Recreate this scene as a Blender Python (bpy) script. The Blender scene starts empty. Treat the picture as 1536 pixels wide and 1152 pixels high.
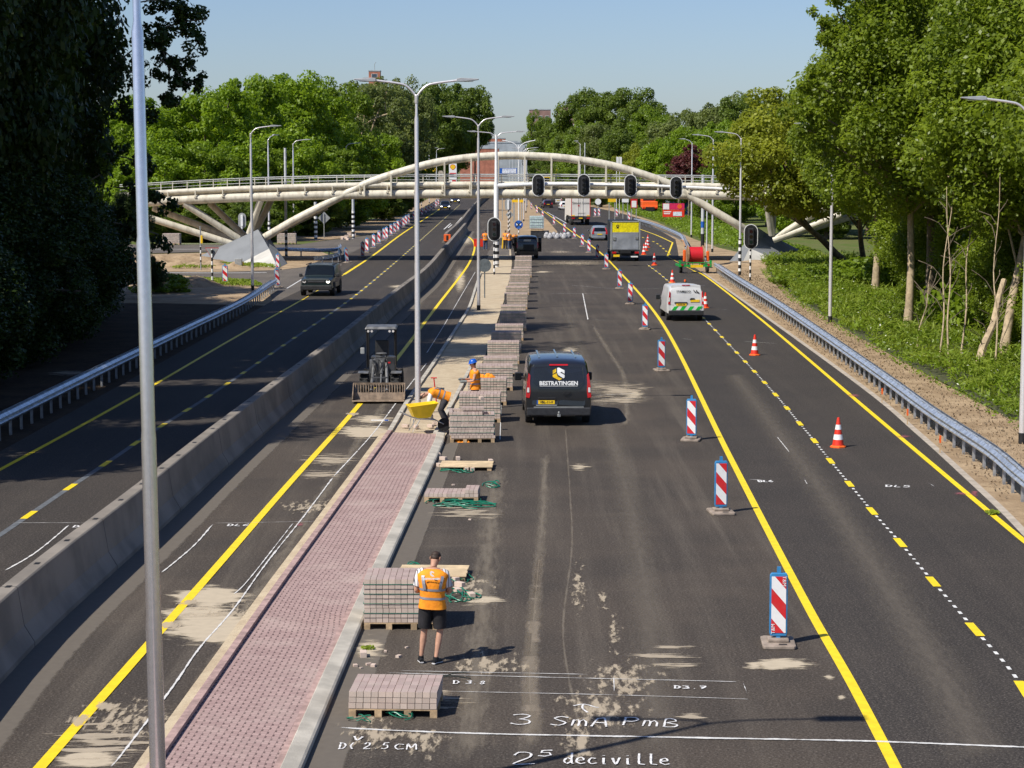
import bpy, math, random
import numpy as np
from mathutils import Vector, Matrix, noise as mnoise
C = bpy.context.scene
R = math.radians
# ------------------------------------------------------------------ camera, sky, sun, exposure
CAM_H = 7.75; F = 3100.0; PITCH = math.atan(326.0 / F)
cd = bpy.data.cameras.new('camera'); cam = bpy.data.objects.new('camera', cd); C.collection.objects.link(cam)
cd.sensor_width = 36; cd.lens = F / 1536 * 36; cd.clip_start = 0.5; cd.clip_end = 9000
cam.location = (0, 0, CAM_H); cam.rotation_euler = (math.pi/2 - PITCH, 0, 0)
C.camera = cam
SUN_EL = R(49); SH = Vector((0.793, 0.609))           # direction in which shadows fall
w = bpy.data.worlds.new('World'); C.world = w; w.use_nodes = True
nt = w.node_tree; bg = nt.nodes['Background']
sky = nt.nodes.new('ShaderNodeTexSky'); sky.sky_type = 'NISHITA'; sky.sun_disc = False
sky.sun_elevation = SUN_EL; sky.sun_rotation = math.atan2(-SH.x, -SH.y)
sky.air_density = 1.0; sky.dust_density = 0.6; sky.ozone_density = 3.0; sky.altitude = 0
tint = nt.nodes.new('ShaderNodeMix'); tint.data_type = 'RGBA'; tint.blend_type = 'MULTIPLY'; tint.inputs[0].default_value = 1.0
nt.links.new(sky.outputs[0], tint.inputs[6]); tint.inputs[7].default_value = (0.88, 0.95, 1.17, 1)
nt.links.new(tint.outputs[2], bg.inputs[0]); bg.inputs[1].default_value = 0.086
sl = bpy.data.lights.new('sun', 'SUN'); sl.energy = 5.0; sl.angle = R(0.5); sl.color = (1, 0.95, 0.86)
so = bpy.data.objects.new('sun', sl); C.collection.objects.link(so)
sd = Vector((SH.x*math.cos(SUN_EL), SH.y*math.cos(SUN_EL), -math.sin(SUN_EL)))
so.rotation_euler = sd.to_track_quat('-Z', 'Y').to_euler(); so.location = (-40, -30, 60)
C.view_settings.view_transform = 'Standard'; C.view_settings.look = 'None'
C.view_settings.exposure = 0.2; C.view_settings.gamma = 1.0
C.render.resolution_x = 1024; C.render.resolution_y = 768

# ------------------------------------------------------------------ helpers
_c, _s = math.cos(PITCH), math.sin(PITCH)
def ray(px, py):
    dx = (px-768)/F; dy = -(py-576)/F
    return dx, _c + dy*_s, -_s + dy*_c
def G(px, py, z=0.0):                                  # photograph pixel -> point on a level plane
    wx, wy, wz = ray(px, py); t = (z-CAM_H)/wz
    return Vector((wx*t, wy*t, z))
def W(px, py, d):                                      # photograph pixel -> point at distance d down the road
    wx, wy, wz = ray(px, py); t = d/wy
    return Vector((wx*t, d, CAM_H+wz*t))
def tag(o, label=None, cat=None, group=None, kind=None):
    if label: o['label'] = label
    if cat: o['category'] = cat
    if group: o['group'] = group
    if kind: o['kind'] = kind
    return o
def thing(name, label, cat, loc=(0, 0, 0), rotz=0.0, group=None):
    o = bpy.data.objects.new(name, None); C.collection.objects.link(o)
    o.location = loc; o.rotation_euler = (0, 0, rotz); o.empty_display_size = 0.3
    return tag(o, label, cat, group)
def copy_tree(o, parent=None):
    c = o.copy(); C.collection.objects.link(c); c.parent = parent
    for ch in list(o.children): copy_tree(ch, c)
    return c
def dup(o, label, loc, rotz=0.0, group=None, scale=None):
    c = copy_tree(o); c.location = loc; c.rotation_euler = (0, 0, rotz)
    c['label'] = label
    if group: c['group'] = group
    if scale: c.scale = scale
    return c
ORD = ['first', 'second', 'third', 'fourth', 'fifth', 'sixth', 'seventh', 'eighth', 'ninth', 'tenth', 'eleventh', 'twelfth',
       'thirteenth', 'fourteenth', 'fifteenth', 'sixteenth', 'seventeenth', 'eighteenth', 'nineteenth', 'twentieth',
       'twenty-first', 'twenty-second', 'twenty-third', 'twenty-fourth', 'twenty-fifth', 'twenty-sixth']

class MB:
    def __init__(s): s.v = []; s.f = []; s.m = []; s.uv = None
    def add(s, vs, fs, mi=0):
        b = len(s.v); s.v += [tuple(v) for v in vs]; s.f += [tuple(b+i for i in f) for f in fs]; s.m += [mi]*len(fs); return s
    def box(s, c, d, rot=None, mi=0, top=None):
        hx, hy, hz = d[0]/2, d[1]/2, d[2]/2
        tx, ty = (hx, hy) if top is None else (top[0]/2, top[1]/2)
        vs = [Vector(p) for p in ((-hx,-hy,-hz),(hx,-hy,-hz),(hx,hy,-hz),(-hx,hy,-hz),(-tx,-ty,hz),(tx,-ty,hz),(tx,ty,hz),(-tx,ty,hz))]
        if rot is not None: vs = [rot @ v for v in vs]
        c = Vector(c)
        return s.add([v+c for v in vs], [(0,3,2,1),(4,5,6,7),(0,1,5,4),(1,2,6,5),(2,3,7,6),(3,0,4,7)], mi)
    def tube(s, pts, rad, n=10, mi=0, cap=True, sq=1.0):
        pts = [Vector(p) for p in pts]
        if not hasattr(rad, '__len__'): rad = [rad]*len(pts)
        rings = []; up = None
        for i, p in enumerate(pts):
            t = (pts[min(i+1, len(pts)-1)] - pts[max(i-1, 0)]).normalized()
            if up is None: up = Vector((0,0,1)) if abs(t.z) < 0.95 else Vector((0,1,0))
            a = t.cross(up).normalized(); b = a.cross(t).normalized(); up = b
            rings.append([p + (a*math.cos(k*2*math.pi/n) + b*math.sin(k*2*math.pi/n)*sq)*rad[i] for k in range(n)])
        vs = [v for r in rings for v in r]; fs = []
        for i in range(len(rings)-1):
            for k in range(n):
                fs.append((i*n+k, i*n+(k+1) % n, (i+1)*n+(k+1) % n, (i+1)*n+k))
        if cap: fs += [tuple(range(n))[::-1], tuple((len(rings)-1)*n+k for k in range(n))]
        return s.add(vs, fs, mi)
    def lathe(s, prof, c=(0,0,0), n=16, mi=0, axis='z', cap=True):
        c = Vector(c); vs = []; fs = []
        for r, h in prof:
            for k in range(n):
                a = 2*math.pi*k/n; x, y = r*math.cos(a), r*math.sin(a)
                v = (x, y, h) if axis == 'z' else ((h, x, y) if axis == 'x' else (y, h, x))
                vs.append(c+Vector(v))
        for i in range(len(prof)-1):
            for k in range(n): fs.append((i*n+k, i*n+(k+1) % n, (i+1)*n+(k+1) % n, (i+1)*n+k))
        if cap: fs += [tuple(range(n))[::-1], tuple((len(prof)-1)*n+k for k in range(n))]
        return s.add(vs, fs, mi)
    def prism(s, poly, a, ax, ay, depth, mi=0):          # poly in plane (ax, ay) at a, extruded by vector depth
        a = Vector(a); ax = Vector(ax); ay = Vector(ay); depth = Vector(depth); n = len(poly)
        lo = [a + ax*x + ay*y for x, y in poly]; hi = [v+depth for v in lo]
        return s.add(lo+hi, [tuple(range(n))[::-1], tuple(range(n, 2*n))] + [(k, (k+1) % n, n+(k+1) % n, n+k) for k in range(n)], mi)
    def sweep(s, pts, prof, mi=0, cap=True, up=Vector((0,0,1))):      # prof: (side, height) pairs carried along pts, closed
        n = len(prof); vs = []
        for i, p in enumerate(pts):
            t = (pts[min(i+1, len(pts)-1)] - pts[max(i-1, 0)]); t.z = 0; t.normalize(); a = t.cross(up).normalized()
            vs += [p + a*q[0] + up*q[1] for q in prof]
        fs = []
        for i in range(len(pts)-1):
            for k in range(n): fs.append((i*n+k, (i+1)*n+k, (i+1)*n+(k+1) % n, i*n+(k+1) % n))
        if cap: fs += [tuple(range(n)), tuple((len(pts)-1)*n+k for k in range(n))[::-1]]
        return s.add(vs, fs, mi)
    def build(s, name, mats, parent=None, smooth=None, bevel=None):
        me = bpy.data.meshes.new(name); me.from_pydata(s.v, [], s.f)
        if not isinstance(mats, (list, tuple)): mats = [mats]
        for m in mats: me.materials.append(m)
        if len(mats) > 1: me.polygons.foreach_set('material_index', s.m)
        if smooth:
            me.polygons.foreach_set('use_smooth', [True]*len(me.polygons)); me.set_sharp_from_angle(angle=R(smooth))
        if s.uv is not None:
            ul = me.uv_layers.new(name='UVMap')
            for lp in me.loops: ul.data[lp.index].uv = s.uv[lp.vertex_index]
        me.validate(); me.update()
        o = bpy.data.objects.new(name, me); C.collection.objects.link(o)
        if parent is not None: o.parent = parent
        if bevel:
            b = o.modifiers.new('bevel', 'BEVEL'); b.width = bevel; b.segments = 2; b.limit_method = 'ANGLE'; b.angle_limit = R(40)
        return o
def smoothline(pts, step):                              # Catmull-Rom through points, resampled
    P = [Vector(tuple(p)+(0.0,)) if len(p) == 2 else Vector(p) for p in pts]; out = []
    for i in range(len(P)-1):
        a = P[i-1] if i else P[i]*2-P[i+1]; b, c = P[i], P[i+1]; d = P[i+2] if i+2 < len(P) else P[i+1]*2-P[i]
        n = max(1, int((c-b).length/step))
        for k in range(n):
            t = k/n; t2 = t*t; t3 = t2*t
            out.append(0.5*((2*b) + (c-a)*t + (2*a-5*b+4*c-d)*t2 + (3*b-a-3*c+d)*t3))
    out.append(P[-1]); return out

# ------------------------------------------------------------------ materials
def _nodes(name):
    m = bpy.data.materials.new(name); m.use_nodes = True; t = m.node_tree
    return m, t, t.nodes, t.links, t.nodes['Principled BSDF']
def _math(N, L, op, a, b=None, clamp=False):
    n = N.new('ShaderNodeMath'); n.operation = op; n.use_clamp = clamp
    for i, x in enumerate((a, b)):
        if x is None: continue
        if isinstance(x, (int, float)): n.inputs[i].default_value = x
        else: L.new(x, n.inputs[i])
    return n.outputs[0]
def _mix(N, L, fac, a, b):
    n = N.new('ShaderNodeMix'); n.data_type = 'RGBA'
    for k, x in ((0, fac), (6, a), (7, b)):
        if isinstance(x, (int, float)): n.inputs[k].default_value = x
        elif isinstance(x, tuple): n.inputs[k].default_value = (*x[:3], 1)
        else: L.new(x, n.inputs[k])
    return n.outputs[2]
def _noise(N, L, scale, detail=4, rough=0.55, coord='Object', stretch=None, dist=0.0):
    tc = N.new('ShaderNodeTexCoord'); src = tc.outputs[coord]
    if coord == 'World':
        pass
    if stretch:
        mp = N.new('ShaderNodeMapping'); mp.inputs['Scale'].default_value = stretch; L.new(src, mp.inputs[0]); src = mp.outputs[0]
    n = N.new('ShaderNodeTexNoise'); n.inputs['Scale'].default_value = scale; n.inputs['Detail'].default_value = detail
    n.inputs['Roughness'].default_value = rough; n.inputs['Distortion'].default_value = dist; L.new(src, n.inputs[0])
    return n.outputs[0]
def _ramp(N, L, src, lo, hi):
    n = N.new('ShaderNodeMapRange'); n.interpolation_type = 'SMOOTHSTEP'; n.inputs[1].default_value = lo; n.inputs[2].default_value = hi
    L.new(src, n.inputs[0]); return n.outputs[0]
def mat(name, col, rough=0.6, metal=0.0, var=0.25, scale=6.0, bump=0.0, spec=0.5, col2=None, coat=0.0, emit=None, bscale=None):
    m, t, N, L, P = _nodes(name)
    nz = _noise(N, L, scale)
    c2 = col2 if col2 else tuple(max(0, x*(1-var)) for x in col)
    c1 = col if col2 else tuple(min(1, x*(1+var*0.5)) for x in col)
    L.new(_mix(N, L, _ramp(N, L, nz, 0.32, 0.68), c1, c2), P.inputs['Base Color'])
    P.inputs['Roughness'].default_value = rough; P.inputs['Metallic'].default_value = metal
    P.inputs['Specular IOR Level'].default_value = spec; P.inputs['Coat Weight'].default_value = coat; P.inputs['Coat Roughness'].default_value = 0.06
    if bump:
        b = N.new('ShaderNodeBump'); b.inputs['Strength'].default_value = bump; b.inputs['Distance'].default_value = 0.02
        L.new(_noise(N, L, bscale or scale*6, 6), b.inputs['Height']); L.new(b.outputs[0], P.inputs['Normal'])
    if emit: P.inputs['Emission Color'].default_value = (*emit[:3], 1); P.inputs['Emission Strength'].default_value = emit[3]
    return m
def leafmat(name, dark, light, trans=0.35, rough=0.5, scale=0.35):
    m, t, N, L, P = _nodes(name)
    g = N.new('ShaderNodeNewGeometry')
    nz = _ramp(N, L, _noise(N, L, scale, 3), 0.35, 0.65)
    f = _math(N, L, 'ADD', _math(N, L, 'MULTIPLY', g.outputs['Random Per Island'], 0.55), _math(N, L, 'MULTIPLY', nz, 0.45))
    col = _mix(N, L, f, dark, light)
    L.new(col, P.inputs['Base Color']); P.inputs['Roughness'].default_value = rough; P.inputs['Specular IOR Level'].default_value = 0.35
    tr = N.new('ShaderNodeBsdfTranslucent'); L.new(_mix(N, L, 0.5, col, (light[0]*1.2, light[1]*1.25, light[2]*0.5)), tr.inputs[0])
    mx = N.new('ShaderNodeMixShader'); mx.inputs[0].default_value = trans
    L.new(P.outputs[0], mx.inputs[1]); L.new(tr.outputs[0], mx.inputs[2]); L.new(mx.outputs[0], N['Material Output'].inputs[0])
    return m
def stripemat(name, c1, c2, period, duty=0.5, vec=(0, 0, 1), off=0.0, rough=0.5, var=0.1):
    m, t, N, L, P = _nodes(name)
    tc = N.new('ShaderNodeTexCoord'); d = N.new('ShaderNodeVectorMath'); d.operation = 'DOT_PRODUCT'
    L.new(tc.outputs['Object'], d.inputs[0]); d.inputs[1].default_value = vec
    fr = _math(N, L, 'FRACT', _math(N, L, 'ADD', _math(N, L, 'DIVIDE', d.outputs['Value'], period), off))
    col = _mix(N, L, _math(N, L, 'LESS_THAN', fr, duty), c2, c1)
    dirt = _ramp(N, L, _noise(N, L, 9, 5), 0.45, 0.8)
    L.new(_mix(N, L, _math(N, L, 'MULTIPLY', dirt, var), col, (0.22, 0.2, 0.17)), P.inputs['Base Color'])
    P.inputs['Roughness'].default_value = rough
    return m
def masked(name, col, lo, hi, nscale, stretch=None, rough=0.95, amp=1.0, col2=None, detail=7, maxa=1.0):
    """a thin layer lying on the road: present where a painted 'mask' attribute plus noise passes a threshold"""
    m, t, N, L, P = _nodes(name)
    at = N.new('ShaderNodeAttribute'); at.attribute_name = 'mask'
    nz = _noise(N, L, nscale, detail, 0.62, stretch=stretch)
    s = _math(N, L, 'ADD', at.outputs['Fac'], _math(N, L, 'MULTIPLY', _math(N, L, 'SUBTRACT', nz, 0.5), amp))
    a = _math(N, L, 'MULTIPLY', _ramp(N, L, s, lo, hi), maxa)
    L.new(_mix(N, L, _noise(N, L, nscale*2.2, 5), col, col2 or tuple(x*0.72 for x in col)), P.inputs['Base Color'])
    P.inputs['Roughness'].default_value = rough
    tr = N.new('ShaderNodeBsdfTransparent'); mx = N.new('ShaderNodeMixShader')
    L.new(a, mx.inputs[0]); L.new(tr.outputs[0], mx.inputs[1]); L.new(P.outputs[0], mx.inputs[2]); L.new(mx.outputs[0], N['Material Output'].inputs[0])
    return m
M = {}
def asphalt(name, base, brown, dust=0.3):
    m, t, N, L, P = _nodes(name)
    fine = _noise(N, L, 24, 4, 0.8); big = _noise(N, L, 0.22, 6, 0.6); st = _noise(N, L, 1.0, 7, 0.65, stretch=(1.6, 0.05, 1))
    st2 = _noise(N, L, 1.0, 6, 0.6, stretch=(0.25, 1.8, 1))
    c = _mix(N, L, _ramp(N, L, big, 0.35, 0.65), base, brown)
    c = _mix(N, L, _math(N, L, 'MULTIPLY', _ramp(N, L, st, 0.45, 0.78), dust), c, (0.20, 0.168, 0.13))
    c = _mix(N, L, _math(N, L, 'MULTIPLY', _ramp(N, L, st2, 0.60, 0.85), dust*0.8), c, (0.25, 0.21, 0.16))
    dk = _noise(N, L, 1.0, 5, 0.6, stretch=(1.2, 0.04, 1), dist=0.3)
    c = _mix(N, L, _math(N, L, 'MULTIPLY', _ramp(N, L, dk, 0.55, 0.75), 0.35), c, tuple(x*0.5 for x in base))
    pb = _math(N, L, 'MULTIPLY', _ramp(N, L, fine, 0.50, 0.64), 0.34)
    c = _mix(N, L, pb, c, (0.30, 0.26, 0.22))
    pd = _math(N, L, 'MULTIPLY', _ramp(N, L, _noise(N, L, 31, 3), 0.50, 0.60), 0.6)
    c = _mix(N, L, pd, c, tuple(x*0.4 for x in base))
    L.new(c, P.inputs['Base Color']); P.inputs['Roughness'].default_value = 0.88; P.inputs['Specular IOR Level'].default_value = 0.28
    b = N.new('ShaderNodeBump'); b.inputs['Strength'].default_value = 0.35; b.inputs['Distance'].default_value = 0.008
    L.new(fine, b.inputs['Height']); L.new(b.outputs[0], P.inputs['Normal'])
    return m
M['asphalt'] = asphalt('asphalt', (0.046, 0.037, 0.0295), (0.072, 0.056, 0.0425), 0.38)
M['asphalt_new'] = asphalt('asphalt_new', (0.035, 0.0295, 0.0255), (0.045, 0.037, 0.031), 0.10)
M['asphalt_old'] = asphalt('asphalt_old', (0.10, 0.086, 0.072), (0.14, 0.118, 0.095), 0.5)
def soil(name, a, b, c, scale=0.7, bump=0.9):
    m, t, N, L, P = _nodes(name)
    col = _mix(N, L, _ramp(N, L, _noise(N, L, scale, 6, 0.6), 0.35, 0.65), a, b)
    col = _mix(N, L, _math(N, L, 'MULTIPLY', _ramp(N, L, _noise(N, L, scale*5, 7, 0.65), 0.52, 0.72), 0.7), col, c)
    L.new(col, P.inputs['Base Color']); P.inputs['Roughness'].default_value = 1.0; P.inputs['Specular IOR Level'].default_value = 0.1
    bp = N.new('ShaderNodeBump'); bp.inputs['Strength'].default_value = bump; bp.inputs['Distance'].default_value = 0.06
    L.new(_noise(N, L, 4.5, 9, 0.7), bp.inputs['Height']); L.new(bp.outputs[0], P.inputs['Normal'])
    return m
M['soil'] = soil('soil', (0.42, 0.31, 0.195), (0.29, 0.205, 0.125), (0.17, 0.115, 0.065), 0.7, 1.0)
M['painted_shade_soil'] = soil('painted_shade_soil', (0.075, 0.052, 0.034), (0.05, 0.035, 0.024), (0.11, 0.08, 0.05))  # verge soil with the shade of the left trees painted into its colour
M['sand'] = soil('sand', (0.52, 0.43, 0.30), (0.44, 0.35, 0.24), (0.34, 0.26, 0.18), 1.4, 0.7)
M['ground'] = soil('ground', (0.09, 0.13, 0.03), (0.13, 0.13, 0.05), (0.19, 0.15, 0.09), 0.25)
M['yellow'] = mat('yellow_line_paint', (0.86, 0.62, 0.012), 0.6, var=0.1, scale=5)
M['yellow_worn'] = mat('yellow_worn_paint', (0.66, 0.47, 0.03), 0.8, var=0.35, scale=5)
M['white'] = mat('white_line_paint', (0.72, 0.71, 0.68), 0.7, var=0.25, scale=14)
M['concrete'] = mat('concrete', (0.23, 0.20, 0.165), 0.9, var=0.28, scale=0.7, bump=0.15, bscale=30)
M['concrete_pale'] = mat('concrete_pale', (0.42, 0.36, 0.29), 0.9, var=0.2, scale=2.2, bump=0.25, bscale=30)
M['kerb'] = mat('kerb_concrete', (0.47, 0.43, 0.36), 0.9, var=0.25, scale=1.6, bump=0.25, bscale=40)
M['kerb_red'] = mat('kerb_red', (0.40, 0.27, 0.24), 0.9, var=0.3, scale=5, bump=0.3)
M['galv'] = mat('galvanised_steel', (0.66, 0.70, 0.75), 0.38, 0.7, var=0.3, scale=5)
M['galv_post'] = mat('galvanised_post', (0.42, 0.43, 0.44), 0.5, 0.6, var=0.3, scale=5)
M['alu'] = mat('brushed_aluminium', (0.80, 0.76, 0.75), 0.32, 0.45, var=0.06, scale=14)
M['alu_near'] = mat('brushed_aluminium_near', (0.86, 0.81, 0.80), 0.27, 0.92, var=0.05, scale=14)
M['lamp_head'] = mat('lamp_head_grey', (0.42, 0.43, 0.44), 0.5, 0.2, var=0.1)
M['lens'] = mat('lamp_lens', (0.6, 0.6, 0.55), 0.2, var=0.05)
M['black'] = mat('matt_black', (0.012, 0.012, 0.013), 0.6, var=0.3, scale=8)
M['black_soft'] = mat('dark_plastic', (0.028, 0.028, 0.03), 0.5, var=0.3, scale=8)
M['rubber'] = mat('rubber', (0.02, 0.019, 0.018), 0.85, var=0.5, scale=12, bump=0.2)
M['signgrey'] = mat('sign_back_grey', (0.36, 0.37, 0.36), 0.55, 0.3, var=0.15)
M['signwhite'] = mat('sign_white', (0.80, 0.80, 0.78), 0.45, var=0.08)
M['signblue'] = mat('sign_blue', (0.015, 0.10, 0.42), 0.45, var=0.1)
M['beaconblue'] = mat('beacon_blue', (0.035, 0.22, 0.46), 0.5, var=0.2)
M['red'] = mat('sign_red', (0.55, 0.015, 0.02), 0.45, var=0.1)
M['yellowsign'] = mat('sign_yellow', (0.85, 0.52, 0.01), 0.5, var=0.08)
M['orange'] = mat('cone_orange', (0.85, 0.13, 0.015), 0.55, var=0.15)
M['vest'] = mat('hi_vis_orange', (1.0, 0.30, 0.008), 0.75, var=0.22, scale=7, bump=0.5, bscale=9)
M['vest_in'] = mat('hi_vis_red_orange', (0.8, 0.10, 0.01), 0.8, var=0.2, scale=9)
M['reflect'] = mat('reflective_tape', (0.30, 0.31, 0.34), 0.4, 0.3, var=0.15)
M['skin'] = mat('skin', (0.50, 0.27, 0.175), 0.55, var=0.14, scale=14)
M['hair'] = mat('dark_hair', (0.04, 0.022, 0.013), 0.7, var=0.4, scale=30)
M['cloth_black'] = mat('black_cloth', (0.016, 0.014, 0.016), 0.85, var=0.4, scale=7, bump=0.4, bscale=10)
M['cloth_dark'] = mat('dark_work_cloth', (0.035, 0.033, 0.036), 0.9, var=0.4, scale=7, bump=0.4, bscale=10)
M['cloth_white'] = mat('white_cloth', (0.72, 0.70, 0.68), 0.85, var=0.12, scale=9)
M['jeans'] = mat('blue_jeans', (0.05, 0.08, 0.15), 0.85, var=0.3)
M['bluehat'] = mat('blue_hard_hat', (0.01, 0.10, 0.50), 0.3, var=0.05)
M['striped'] = stripemat('striped_shirt', (0.75, 0.72, 0.70), (0.10, 0.10, 0.12), 0.045, 0.72, (1, 0.25, 0), 0.2, 0.85, 0.05)
M['beacon'] = stripemat('beacon_stripes', (0.62, 0.02, 0.025), (0.82, 0.81, 0.79), 0.50, 0.5, (1.15, 0, 1), -0.1, 0.4, 0.15)
M['band'] = stripemat('black_white_bands', (0.012, 0.012, 0.014), (0.80, 0.79, 0.76), 0.5, 0.5, (0, 0, 1), 0.0, 0.5, 0.2)
M['cream'] = None
def bridge_mat():
    m, t, N, L, P = _nodes('bridge_cream_paint')
    g = N.new('ShaderNodeNewGeometry'); sx = N.new('ShaderNodeSeparateXYZ'); L.new(g.outputs['Normal'], sx.inputs[0])
    grime = _ramp(N, L, _noise(N, L, 1.5, 6, 0.65, stretch=(1.6, 1, 0.5)), 0.42, 0.72)
    c = _mix(N, L, _math(N, L, 'MULTIPLY', grime, 0.6), (0.66, 0.61, 0.49), (0.27, 0.23, 0.155))
    L.new(c, P.inputs['Base Color']); P.inputs['Roughness'].default_value = 0.5
    return m
M['cream'] = bridge_mat()
M['cream_dark'] = mat('bridge_slats', (0.36, 0.29, 0.2), 0.7, var=0.4, scale=2)
M['wood'] = mat('pallet_wood', (0.50, 0.35, 0.20), 0.85, var=0.35, scale=5, bump=0.3)
M['strap'] = mat('green_strap', (0.01, 0.17, 0.10), 0.4, var=0.2)
M['rope'] = mat('dark_rope', (0.02, 0.03, 0.025), 0.5)
def brickmat(name, a, b):
    m, t, N, L, P = _nodes(name)
    g = N.new('ShaderNodeNewGeometry')
    c = _mix(N, L, g.outputs['Random Per Island'], a, b)
    c = _mix(N, L, _math(N, L, 'MULTIPLY', _ramp(N, L, _noise(N, L, 3, 5), 0.4, 0.7), 0.4), c, (0.42, 0.37, 0.31))
    L.new(c, P.inputs['Base Color']); P.inputs['Roughness'].default_value = 0.92
    bp = N.new('ShaderNodeBump'); bp.inputs['Strength'].default_value = 0.3; bp.inputs['Distance'].default_value = 0.005
    L.new(_noise(N, L, 60, 4), bp.inputs['Height']); L.new(bp.outputs[0], P.inputs['Normal'])
    return m
M['brick'] = brickmat('paver_side', (0.64, 0.50, 0.41), (0.47, 0.365, 0.30))
M['bricktop'] = brickmat('paver_top', (0.42, 0.315, 0.285), (0.33, 0.245, 0.222))
# ------------------------------------------------------------------ the setting: ground, roads, path, kerbs
def struct(name, o): return tag(o, kind='structure')
def sheet(name, pts, m, z, uv=False):
    b = MB(); b.add([(p[0], p[1], z) for p in pts], [tuple(range(len(pts)))])
    o = b.build(name, m)
    if o.data.polygons[0].normal.z < 0: o.data.flip_normals()
    return tag(o, kind='structure')
def X2(p): return (p[0], p[1])
def rib(name, pts, width, m, z, kind='structure', mask=False, wob=0.0, seed=0, step=1.0, parent=None):
    P = smoothline([Vector((p[0], p[1], 0)) for p in pts], step); rnd = random.Random(seed)
    b = MB(); n = len(P); vs = []; mk = []
    for i, p in enumerate(P):
        t = (P[min(i+1, n-1)]-P[max(i-1, 0)]).normalized(); a = Vector((t.y, -t.x, 0))
        w_ = width[0]+(width[1]-width[0])*i/(n-1) if hasattr(width, '__len__') else width
        k = rnd.uniform(-wob, wob)
        if mask:
            e = 1.0 if 0 < i < n-1 else 0.0
            vs += [p+a*(w_*-.5+k), p+a*k, p+a*(w_*.5+k)]; mk += [0, e, 0]
        else: vs += [p+a*(w_*-.5+k), p+a*(w_*.5+k)]
    c = 3 if mask else 2; fs = []
    for i in range(n-1):
        for j in range(c-1): fs.append((i*c+j, i*c+j+1, (i+1)*c+j+1, (i+1)*c+j))
    b.add([(v[0], v[1], z) for v in vs], fs); o = b.build(name, m, parent)
    if mask:
        at = o.data.attributes.new('mask', 'FLOAT', 'POINT'); at.data.foreach_set('value', mk)
    return tag(o, kind=kind) if parent is None else o
def blob(name, cx, cy, rx, ry, m, z=0.006, ang=0.0, n=40, peak=1.0):      # px centre and radii -> ground patch with radial mask
    vs = []; mk = []; rings = (0.0, 0.35, 0.7, 1.0)
    ctr = G(cx, cy); vs.append((ctr.x, ctr.y, z)); mk.append(peak)
    for r in rings[1:]:
        for k in range(n):
            a = 2*math.pi*k/n; ex, ey = rx*r*math.cos(a), ry*r*math.sin(a)
            p = G(cx+ex*math.cos(ang)-ey*math.sin(ang), cy+ex*math.sin(ang)+ey*math.cos(ang)); vs.append((p.x, p.y, z)); mk.append(peak*(1-r))
    fs = [(0, 1+(k+1) % n, 1+k) for k in range(n)]
    for q in range(len(rings)-2):
        o0 = 1+q*n; o1 = 1+(q+1)*n
        for k in range(n): fs.append((o0+k, o0+(k+1) % n, o1+(k+1) % n, o1+k))
    b = MB(); b.add(vs, fs); o = b.build(name, m)
    at = o.data.attributes.new('mask', 'FLOAT', 'POINT'); at.data.foreach_set('value', mk)
    if sum(p.normal.z for p in o.data.polygons) < 0: o.data.flip_normals()
    return tag(o, kind='structure')

# base ground to the horizon
b = MB(); b.add([(-3500, -60, -0.05), (3500, -60, -0.05), (3500, 7000, -0.05), (-3500, 7000, -0.05)], [(0, 1, 2, 3)])
tag(b.build('ground', M['ground']), kind='structure')

# asphalt: one sheet under both carriageways
L_edge = [(-14.0, -20), (-14.0, 60), (-13.9, 100), (-13.9, 122)]
left_far = [G(435, 425), G(455, 402), G(520, 372), G(560, 352), G(600, 331), G(640, 309), G(672, 293)]
right_far = [G(800, 287), G(828, 293), G(880, 309), G(925, 318), G(960, 328), G(985, 343), G(1013, 359), G(1016, 372), G(1018, 385), G(1052, 408)]
R_edge = [G(1136, 466), G(1290, 577), G(1378, 650), G(1487, 749)]
pts = [X2(p) for p in L_edge] + [X2(p) for p in left_far] + [X2(p) for p in right_far] + [X2(p) for p in R_edge] + [(10.0, 30), (8.6, -20)]
sheet('road', pts, M['asphalt'], 0.0)
# newer darker asphalt under the open right lanes, and on the left carriageway
A_line = [G(1341, 1148), G(1205, 898), G(1097, 690), G(990, 480), G(926, 404.6), G(893, 373), G(850, 342), G(803, 308)]
nr = [(3.9, -20)] + [X2(p) for p in A_line] + [X2(G(880, 309)), X2(G(925, 318)), X2(G(960, 328)), X2(G(985, 343)), X2(G(1013, 359)), X2(G(1016, 372)), X2(G(1018, 385)), X2(G(1052, 408))] + [X2(p) for p in R_edge] + [(10.0, 30), (8.6, -20)]
nr = [(x-0.0, y) for x, y in nr]
sheet('road', nr, M['asphalt_new'], 0.003)
BAR = [G(-160, 1135+30), G(45-30, 971), G(239-25, 795), G(340-20, 700), G(452-15, 600), G(520-10, 538), G(600-6, 462), G(640, 422), G(668, 386), G(698, 347)]
BAR2 = [G(669, 364), G(690, 343), G(703, 325), G(716, 309), G(729, 298), G(737, 290)]
lw = [(-14.0, -20), (-14.0, 60), (-13.9, 122), X2(G(500, 415)), X2(G(660, 314)), X2(G(682, 300)), X2(G(725, 299)), X2(G(672, 360)), X2(G(640, 422)), X2(G(452-15, 600)), X2(G(214, 795)), X2(G(15, 971)), (-8.6, -20)]
sheet('road', lw, M['asphalt_new'], 0.0035)
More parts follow.
